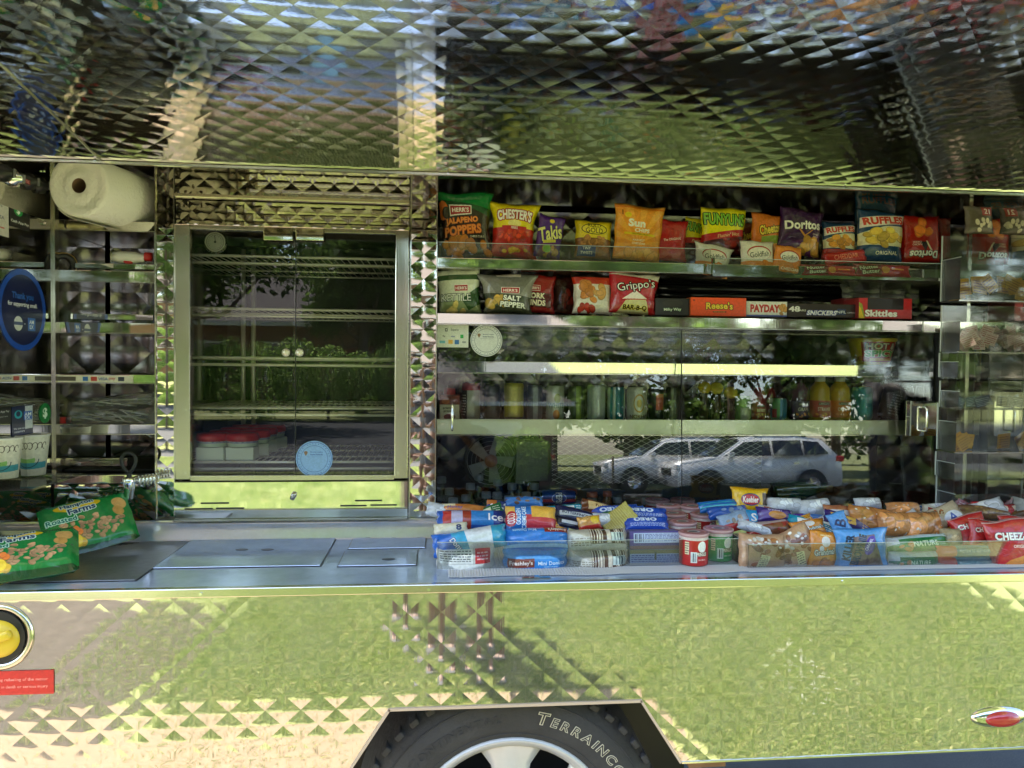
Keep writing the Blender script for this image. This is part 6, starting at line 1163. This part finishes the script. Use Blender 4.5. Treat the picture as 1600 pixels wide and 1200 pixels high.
carton((984, 859, 1064, 891), Y0+.01, Art(256, 120, '98a8c8').lines(.03, .1, .97, .78, '304088', 7, 9).r(0, .82, 1, 1, '787058').r(.48, .5, .52, .9, '585848'), 'pale blue wafer box covered in small print', .08, (.2, .22, .35), cat='wafer box', name='wafer_box')
# middle rows left tray
A = Art(240, 180, '2870c0').r(.38, 0, 1, .55, 'c83848').r(.5, .45, 1, 1, 'e8b048').r(0, .5, .18, 1, 'e0b050').e(.1, .42, .12, .3, 'b82830').t('COCO', .1, .42, .2, 'f8e8e0', rot=90, mw=.3).t('GOLDEN', .24, .5, .12, 'e8f4ff', rot=90, mw=.5).t('CREME CAKES', .35, .5, .12, 'e8f4ff', rot=90, mw=.7)
blk((790, 790, 868, 831), Y0+.09, A, 'blue and yellow creme cake wrapper behind the blue donut packs', 1, 34, .3)
blk((683, 797, 792, 828), Y0+.12, Art(256, 90, '2858b0').r(.08, .1, .2, .9, 'b83030').r(.2, .1, .4, .9, 'b8b0d0').r(.36, .0, .48, 1, 'a03828').r(.48, .1, .8, .9, '3080c8').r(.8, 0, 1, 1, '28388c').t('Iced', .88, .5, .4, 'f0f0f8'), 'blue and red pastry wrapper in the second row at the left', 1, 40, .22)
blk((690, 788, 758, 808), Y0+.18, Art(200, 80, 'c87838').r(0, .6, .3, 1, 'e8d8b0').t('Honey', .3, .5, .3, '3048a0'), 'orange pastry wrapper at the back left of the counter', 4, 40, .3)
blk((678, 817, 730, 836), Y0+.06, Art(160, 80, 'e0d8c0').t('8', .75, .5, .5, '203060', b=.05), 'cream wrapper end with a blue figure at the left edge', -4, 30, .3)
blk((760, 782, 798, 800), Y0+.21, Art(160, 80, '283880').r(0, .5, .4, 1, 'c06828').c(.5, .4, .4, .3, 'e0e0f0', 5, .08), 'small blue and orange wrapper at the back behind the bread', 8, 30, .3)
blk((790, 776, 848, 794), Y0+.20, Art(160, 80, '3070b8').c(.4, .6, .5, .4, '705038', 12, .07), 'blue and brown wrapper under the cola can', 0, 40, .3)
A = Art(256, 100, '181c48').r(.1, .3, .9, .6, 'c0c4d0', 6).t('BUTTERFINGER', .5, .46, .2, '181c48', mw=.7)
blk((866, 793, 932, 817), Y0+.13, A, 'navy and silver candy wrapper pointing up to the right', 14, 40, .16, 'candy bar', 'candy_bar')
blk((868, 808, 910, 826), Y0+.10, Art(160, 80, '141838').r(.2, .3, .8, .6, 'd0d4e0'), 'second navy candy wrapper below the first', 12, 40, .2, 'candy bar', 'candy_bar')
blk((903, 806, 938, 828), Y0+.08, Art(160, 120, 'c88c40').c(.4, .6, .5, .4, 'd8a860', 12, .14, seed=4).r(.0, 0, 1, .25, 'b83028').e(.75, .6, .2, .3, 'e8c030'), 'peanut snack packet between the navy wrapper and the striped cakes', -8, 30, .4, 'nut packet', 'nut_packet')
OREO = lambda s: Art(240, 150, '1c48b0').t('OREO', .45, .62, .28, 'd8e4f8', None, 2, 180, mw=.55, b=.06).lines(.1, .15, .9, .4, 'b8c8f0', 4, s).r(.0, .92, 1, 1, '3868d8')
for k, (b_, yy, tl_, l) in enumerate((((922, 788, 998, 818), .17, -3, 'backmost of three royal blue cookie packs'), ((962, 792, 1042, 816), .14, 3, 'middle royal blue cookie pack, next to the pink tubs'), ((976, 806, 1044, 830), .10, 1, 'nearest royal blue cookie pack above the wafer box'))): blk(b_, Y0+yy, OREO(k), l, tl_, 45, .22, 'cookie pack', 'cookie_pack')
blk((940, 794, 992, 828), Y0+.115, Art(200, 120, 'c8c070').stripes(0, 0, 1, 1, 'a89c50', 14), 'pale yellow striped card leaning on the blue cookie packs', -38, 40, .04, 'card', 'striped_card', pinch=.25)
# chip tubs
LIDA = lambda: Art(160, 160, 'c07078').e(.5, .5, .44, .44, 'd89098').e(.5, .5, .36, .36, 'b86068').e(.5, .52, .24, .20, 'd8ccd0').e(.48, .5, .16, .12, '504858')
lidp = artmat('tub lid print', LIDA(), .3, 0, 10, .5)
def tub(px, pyb, col1, label, z=None, h=.078, r=.0375, flavor='ORIGINAL'):
    c = G(px, pyb, ZT); c.y += r; t = empty('chip_tub', (c.x, c.y, ZT), (0, 0, math.radians(R.uniform(-8, 8)))); tag(t, label, 'chip tub', 'round chip tubs standing together')
    m = _mc.get('tub'+col1)
    if m is None:
        A = Art(512, 150, col1); A.r(.0, .9, 1, 1, 'd8c8c0')
        for cx_ in (.56,): A.e(cx_, .68, .052, .20, 'f4f0e8').t('PRINGLES', cx_, .42, .13, 'f4ecd0', '401010', 2, mw=.13, b=.04).t(flavor, cx_, .22, .06, 'f0e0d0', mw=.1)
        A.r(.43, .12, .50, .50, 'e4ece4').stripes(.435, .15, .495, .46, '303030', 60).r(.36, .4, .41, .85, 'e0d0a8').lines(.362, .42, .408, .82, '504030', 5)
        m = artmat('tub print', A, .3, 0, 10, .4); _mc['tub'+col1] = m
    lathe('tub_body', [(0, .001), (r*.95, .001), (r*.97, .004), (r*.97, h-.006)], m, t, 36, True)
    lathe('tub_rim', [(r*.97, h-.006), (r*1.02, h-.004), (r*1.04, h), (r*1.03, h+.003), (r*.96, h+.0035)], pmat('pale pink lid', (.55, .32, .33), .25, coat=.5), t, 32)
    q = [(r*.96*math.cos(k*math.pi/12), r*.96*math.sin(k*math.pi/12), h+.0032) for k in range(24)]; mesh('tub_lid', q, [tuple(range(24))], lidp, t, False, [(.5+.5*math.cos(k*math.pi/12), .5+.5*math.sin(k*math.pi/12)) for k in range(24)]); return t
R = random.Random(3)
tub(1091, 886, 'b82020', 'red chip tub at the front right corner of the left tray'); tub(1130, 879, '209040', 'green chip tub right of the front red one', flavor='SOUR CREAM')
tw = ('behind the front red one', 'third row left, over the wafer box', 'middle of the cluster', 'right of the middle one', 'fourth row left', 'at the back left of the cluster', 'at the back right of the cluster')
for k, (px, pyb) in enumerate(((1073, 866), (1058, 850), (1106, 851), (1088, 836), (1050, 834), (1032, 824), (1072, 823))): tub(px, pyb, 'a82828', 'red chip tub with pink lid '+tw[k])
# right of the tubs
blk((1092, 781, 1152, 800), Y0+.20, Art(200, 80, '1c68b8').r(.0, .3, 1, .42, '38b0c8').r(0, .6, .9, .7, '2890a8'), 'blue and teal wafer wrapper behind the tubs', -5, 40, .2)
blk((1106, 790, 1168, 812), Y0+.16, Art(200, 90, '2050a8').c(.6, .5, .3, .3, '7088b0', 6, .1), 'second blue wafer wrapper in front of the teal one', -3, 40, .25)
pouch((1142, 762, 1201, 802), Y0+.21, Art(200, 140, 'e8b818').r(.0, .88, 1, 1, 'd8a010').e(.45, .52, .27, .24, '1c3878').e(.45, .52, .25, .20, 'c02030').t('Keebler', .45, .52, .24, 'f4f0e8', mw=.46, b=.04).r(.8, .2, 1, .8, '503018'), 'yellow cookie pouch standing at the back of the counter', 'cookie pouch', 3, 14, topw=.04)
blk((1124, 800, 1170, 830), Y0+.12, Art(160, 120, '90a8c8').r(0, 0, 1, .4, 'b02028').c(.5, .5, .3, .2, '988880', 6, .1), 'clear and red wrapper right of the tubs', -14, 30, .3)
blk((1158, 796, 1188, 822), Y0+.14, Art(120, 120, '1890d0').t('S', .6, .5, .5, 'f0f0f0'), 'bright cyan packet below the yellow pouch', 6, 25, .3, 'snack packet', 'snack_packet')
blk((1182, 794, 1239, 818), Y0+.14, Art(200, 90, '3c2878').p([(0, .1), (1, .5), (.5, .8), (.1, .7)], '604898').e(.5, .45, .24, .26, 'c88848').t('Grandma\'s', .45, .78, .15, 'e8e0f0', mw=.6), 'purple cookie packet with a cookie picture', 6, 30, .3, 'cookie pack', 'cookie_pack')
wm = artmat('white cake', Art(160, 90, 'c8ccd4').c(.4, .5, .4, .3, 'd8dce8', 8, .16, seed=3), .25, .5, 26, .6)
blk((1198, 778, 1254, 802), Y0+.20, None, 'white iced cake in clear wrapper, left of two at the back', 2, 30, .4, mat=wm); blk((1246, 780, 1298, 806), Y0+.19, None, 'white iced cake in clear wrapper, right of two at the back', -4, 30, .4, mat=wm)
blk((1236, 803, 1292, 815), Y0+.15, Art(200, 60, '4878c0').r(0, .4, .3, 1, '503090'), 'flat blue wrapper below the white cakes', 3, 40, .2)
COOK = lambda s: Art(200, 200, 'b89070').c(.5, .5, .45, .42, '8a5030', 16, .10, seed=s).c(.5, .72, .4, .2, 'd8d0cc', 14, .05, seed=s+1).r(.36, .0, .56, .42, 'd8d0a0', -14).lines(.38, .05, .55, .4, '605040', 6)
blk((1154, 835, 1226, 888), y2_+.03, COOK(3), 'brown cookies in clear wrapper at the front left of the right tray', 2, 8, .35, 'cookie pack', 'cookie_pack'); blk((1212, 826, 1274, 887), y2_+.045, COOK(9), 'second brown cookie pack leaning left in the right tray', -24, 12, .3, 'cookie pack', 'cookie_pack')
blk((1166, 814, 1236, 840), Y0+.09, Art(200, 100, 'a03028').c(.5, .4, .4, .3, '7a4830', 9, .12, seed=2).p([(.1, .6), (.9, .8), (.9, 1), (0, 1)], 'b8a0a0'), 'red and brown wrapper behind the cookie packs', -5, 34, .3)
GM = lambda: Art(200, 200, 'd88828').e(.5, .72, .16, .14, 'e8e0dc').e(.36, .52, .08, .08, 'e8e8f0').t('Grandma\'s', .52, .46, .16, 'f4f0e0', '204060', 3, 10, mw=.82, b=.02).c(.5, .18, .4, .14, 'b06828', 7, .14, seed=5).t('peanut butter', .5, .88, .06, 'f8e8c0', mw=.6)
pouch((1236, 812, 1291, 842), y2_+.12, GM(), 'orange cookie packet in the second row of the right tray', 'cookie pack', -8, 30, name='cookie_pack'); pouch((1262, 830, 1309, 888), y2_+.03, GM(), 'orange cookie packet at the front beside the blue brownie pack', 'cookie pack', 8, 10, name='cookie_pack')
A = Art(220, 200, '4890d8').p([(.22, .12), (.86, .12), (.72, .86), (.3, .8)], '705850').t('KILLER', .2, .55, .17, '102848', rot=78, mw=.6, b=.05).t('BROWNIE', .40, .50, .17, '102848', rot=72, mw=.7, b=.05).e(.62, .6, .10, .24, '5030a0', -20).t('CARAMEL', .60, .62, .07, 'f0e8ff', rot=62, mw=.3)
pouch((1302, 826, 1388, 889), y2_+.02, A, 'light blue brownie pack standing in the front of the right tray', 'brownie pack', 0, 8, name='brownie_pack', puff=.2, topw=-.02)
pouch((1296, 800, 1326, 834), y2_+.10, Art(120, 140, '5098e0').t('B', .5, .5, .5, '18285c', rot=60), 'corner of another light blue brownie pack behind the first', 'brownie pack', -18, 20, name='brownie_pack')
BUN = lambda s, c='c88850': artmat('bun wrapper', Art(200, 110, c).c(.5, .5, .45, .4, c, 9, .22, .25, seed=s).c(.5, .5, .5, .5, 'e0d8d0', 6, .03, seed=s+2), .15, .8, 34, .9)
blk((1288, 789, 1330, 820), Y0+.14, None, 'white and brown boxed cake in clear wrap', 3, 24, .3, mat=artmat('boxed cake', Art(160, 120, 'c8ccd8').r(0, .72, 1, 1, 'a86848').r(0, 0, 1, .2, 'a87858'), .2, .4))
blk((1326, 792, 1398, 832), Y0+.12, None, 'tan wafer cake in clear wrapper right of the white one', 9, 24, .28, mat=BUN(2, 'b87840')); blk((1372, 800, 1428, 838), Y0+.09, None, 'golden bun in clear wrapper, left of two', 4, 20, .5, mat=BUN(4)); blk((1412, 800, 1470, 842), Y0+.08, None, 'golden bun in clear wrapper, right of two', -3, 20, .5, mat=BUN(8)); blk((1386, 785, 1436, 806), Y0+.17, None, 'golden bun at the back above the two others', 0, 30, .5, mat=BUN(6)); blk((1336, 778, 1376, 796), Y0+.2, None, 'crumpled clear wrapper with pale cake at the back', 0, 30, .5, mat=wm)
GR = lambda: Art(240, 90, '18703c').r(.0, .72, 1, 1, 'b8ccd0').c(.25, .3, .1, .2, 'a87848', 5, .06).r(.0, .5, .16, .9, 'c8d0d8').t('NATURE', .55, .4, .26, 'd8e8c8', mw=.4)
blk((1385, 836, 1482, 866), y2_+.06, GR(), 'upper green granola bar pack in the right tray', -4, 34, .26, 'granola bar', 'granola_bar'); blk((1388, 862, 1466, 889), y2_+.03, GR(), 'lower green granola bar pack in the right tray', 0, 10, .3, 'granola bar', 'granola_bar')
PB = lambda: Art(256, 70, '386878').r(0, 0, .28, 1, 'c84830').t('PROTEIN TO HELP NOURISH', .62, .5, .24, 'c8d8d8', mw=.6).r(.28, .8, 1, 1, '6090a0')
blk((1463, 852, 1552, 870), y2_+.03, PB(), 'upper grey and red protein bar at the front', 0, 14, .22, 'protein bar', 'protein_bar'); blk((1464, 869, 1550, 888), y2_+.02, PB(), 'lower grey and red protein bar at the front', 0, 8, .22, 'protein bar', 'protein_bar')
CZ = lambda s: Art(220, 220, 'b81c24').p([(0, 0), (1, 0), (1, .35), (.3, .2)], 'd88838').t('CHEEZ-IT', .5, .66, .16, 'f4f0ea', '601018', 3, s, mw=.8, b=.05).t('ORIGINAL', .6, .45, .06, 'f4e8e0', rot=s, mw=.4).r(0, .97, 1, 1, 'e8c0c0')
pouch((1540, 812, 1618, 888), y2_+.02, CZ(-6), 'red cheese cracker bag at the right end of the front row', 'cracker bag', -6, 12, name='cracker_bag', puff=.3); pouch((1512, 812, 1560, 858), y2_+.07, CZ(10), 'red cheese cracker bag half behind the end one', 'cracker bag', 8, 16, name='cracker_bag'); pouch((1488, 804, 1546, 856), y2_+.10, CZ(-4), 'red cheese cracker bag with white seam, leaning left', 'cracker bag', -14, 20, name='cracker_bag'); pouch((1560, 806, 1610, 850), y2_+.13, CZ(0), 'dark red cracker bag behind the end one by the bins', 'cracker bag', 4, 16, name='cracker_bag')
blk((1437, 792, 1502, 826), Y0+.12, Art(220, 120, 'b8a890').c(.3, .7, .3, .2, '8a4a2c', 16, .03, seed=3).e(.72, .3, .22, .3, 'd8dce8').t('A', .72, .32, .4, '2848a0').r(.5, .0, .95, .14, 'b82828'), 'cream and red pastry wrapper with round emblem leaning right', -22, 30, .2); blk((1470, 826, 1502, 852), y2_+.08, Art(120, 120, 'a89878').c(.5, .5, .4, .4, 'c0a880', 9, .14, seed=5), 'nut filled packet left of the red cracker bags', 0, 20, .5, 'nut packet', 'nut_packet'); blk((1500, 790, 1580, 812), Y0+.18, Art(220, 80, '705038').c(.5, .5, .5, .4, '8a6a40', 20, .05, seed=5), 'brown patterned wrapper at the back right below the bins', 4, 40, .2)
# loose wrappers filling the gaps of the heap
RF = random.Random(21); fill = [('2b5fc0', 'e8e8f0', 'blue and white'), ('b8202c', 'f0e0d0', 'red and cream'), ('e0a030', '7a2c18', 'amber and brown'), ('d8d8dc', '3858a0', 'silver and blue'), ('6a3a20', 'd8b880', 'brown and tan'), ('3a2a70', 'd0a040', 'violet and gold'), ('1890b0', 'f0f0f0', 'turquoise and white'), ('c8c4b8', '902828', 'grey and red'), ('287040', 'e0e0c8', 'green and cream')]
for k in range(26):
    c1, c2, wd_ = fill[(k*4) % 9]; left = k < 12; px = 700+k*31 if left else 1180+(k-12)*29; py = 796+RF.uniform(0, 34); ww = RF.uniform(48, 78); hh_ = RF.uniform(16, 26)
    if 1000 < px < 1120: px -= 70
    A = Art(180, 80, c1).r(RF.uniform(.05, .2), .2, RF.uniform(.5, .7), .75, c2, RF.uniform(-6, 6)).lines(.72, .2, .95, .8, c2, 4, k).t(('Snack', 'Pie', 'Cake', 'Honey', 'Fudge', 'Bar')[k % 6], .4, .48, .26, c1, mw=.4, b=.03)
    blk((px-ww/2, py-hh_/2, px+ww/2, py+hh_/2), Y0+.05+(834-py)*.0042, A if k % 4 else None, '%s wrapper, %s in the %s half of the snack heap' % (wd_ if k % 4 else 'clear', ('first from the left', 'second along', 'third along', 'fourth along', 'fifth along', 'sixth along', 'seventh along', 'eighth along', 'ninth along', 'tenth along', 'eleventh along', 'twelfth along', 'thirteenth along', 'last at the right')[k if left else k-12], 'left' if left else 'right'), RF.uniform(-24, 24), 34, .3, mat=None if k % 4 else wm, yaw=RF.uniform(-15, 15), bump=.7)
# ================================================================== clear bins on the right wall
bn = empty('wall_bins'); tag(bn, 'column of clear plastic bins fixed to the right bay wall', 'bin rack')
bins = [(362, 448+20, 1500), (474, 549, 1499), (551, 590, 1496), (596, 638, 1497), (632, 706, 1493), (710, 748, 1490), (748, 812, 1491)]
YB = .44; YBF = .36; edges = []
for k, (t_, b_, px) in enumerate(bins):
    x0 = P(px, (t_+b_)/2, YBF).x; zt_, zb4 = P(1520, t_, YBF).z, P(1520, b_, YBF).z; bb = empty('bin'); bb.parent = bn; x1 = XRW-.002
    box('back_wall', (x0, YB, zb4), (x1, YB+.003, zt_), PLEXI, bb); box('outer_wall', (x0, YBF, zb4), (x0+.0025, YB-.0005, zb4+(zt_-zb4)*.62), PLEXI, bb); box('front_wall', (x0+.003, YBF, zb4), (x1, YBF+.0025, zb4+(zt_-zb4)*.62), PLEXI, bb); box('bin_floor', (x0, YBF, zb4-.005), (x1, YB, zb4-.001), S_DARK if k in (0, 1, 4) else PLEXI, bb)
    box('bin_edge', (x0-.0008, YB-.001, zb4), (x0+.001, YB+.004, zt_), PLEDGE, bb); box('bin_edge', (x0, YBF-.001, zb4+(zt_-zb4)*.62), (x0+.003, YB, zb4+(zt_-zb4)*.62+.0015), PLEDGE, bb)
    edges.append((x0, x1, zb4, zt_))
def packs(k, y0, y1, n, col, ink, label, grp, w_=.045, h_=.055, seed=1, fill=.5):
    x0, x1, zb4, zt_ = edges[k]; R = random.Random(seed); A = Art(90, 70, col).lines(.1, .2, .9, .85, ink, 4, seed).r(.1, .08, .6, .16, ink); m = artmat('sachet print', A, .5, .1); first = None
    for i in range(n):
        y = y0+(y1-y0)*(i+.5)/n; z = zb4+.002+h_*.5+R.uniform(0, fill)*(zt_-zb4-h_)*.8
        if first is None: o = first = quad('sachet', (0, 0, 0), w_, h_, m); bm = bmesh.new(); bm.from_mesh(o.data); 
        else: o = first.copy(); COL.objects.link(o)
        o.location = (x0+.006+w_*.5+R.uniform(0, max(.001, x1-x0-w_-.012)), y, z); o.rotation_euler = (math.radians(R.uniform(-25, 10)), math.radians(R.uniform(-35, 35)), math.radians(R.uniform(-30, 30))); tag(o, label, 'sachet', grp)
packs(0, .37, .43, 5, 'd8a018', '8a5010', 'mustard yellow sachet standing in the highest clear bin', 'yellow sachets in the highest bin', .05, .05, 2, .2)
packs(1, .365, .435, 26, 'dcb8b8', 'b05060', 'pink and white sweetener sachet in the second bin from the top', 'pink sachets in the second bin', .034, .036, 4, .5)
packs(3, .37, .43, 4, '284060', 'a0b0c8', 'dark blue sachet lying in the fourth bin from the top', 'blue sachets in the fourth bin', .045, .03, 6, .1); packs(4, .37, .43, 4, 'd89c10', '8a5010', 'yellow sachet in the fifth bin from the top', 'yellow sachets in the fifth bin', .045, .045, 7, .1)
packs(6, .37, .43, 5, 'a82028', 'e8c8c8', 'red sauce sachet in the lowest bin', 'red sachets in the lowest bin', .06, .04, 8, .1)
lb2 = P(1552, 345, .30); o = pouch((1506, 322, 1552, 366), .40, Art(160, 160, '5c5644').r(.5, .62, .9, .95, 'a03828').t('21', .7, .78, .2, 'e8d8c0').c(.5, .3, .4, .2, 'd0c8a8', 10, .1, seed=3), 'brown food bag with small red tag on top of the bins', 'paper bag', 0, 6, name='paper_bag')
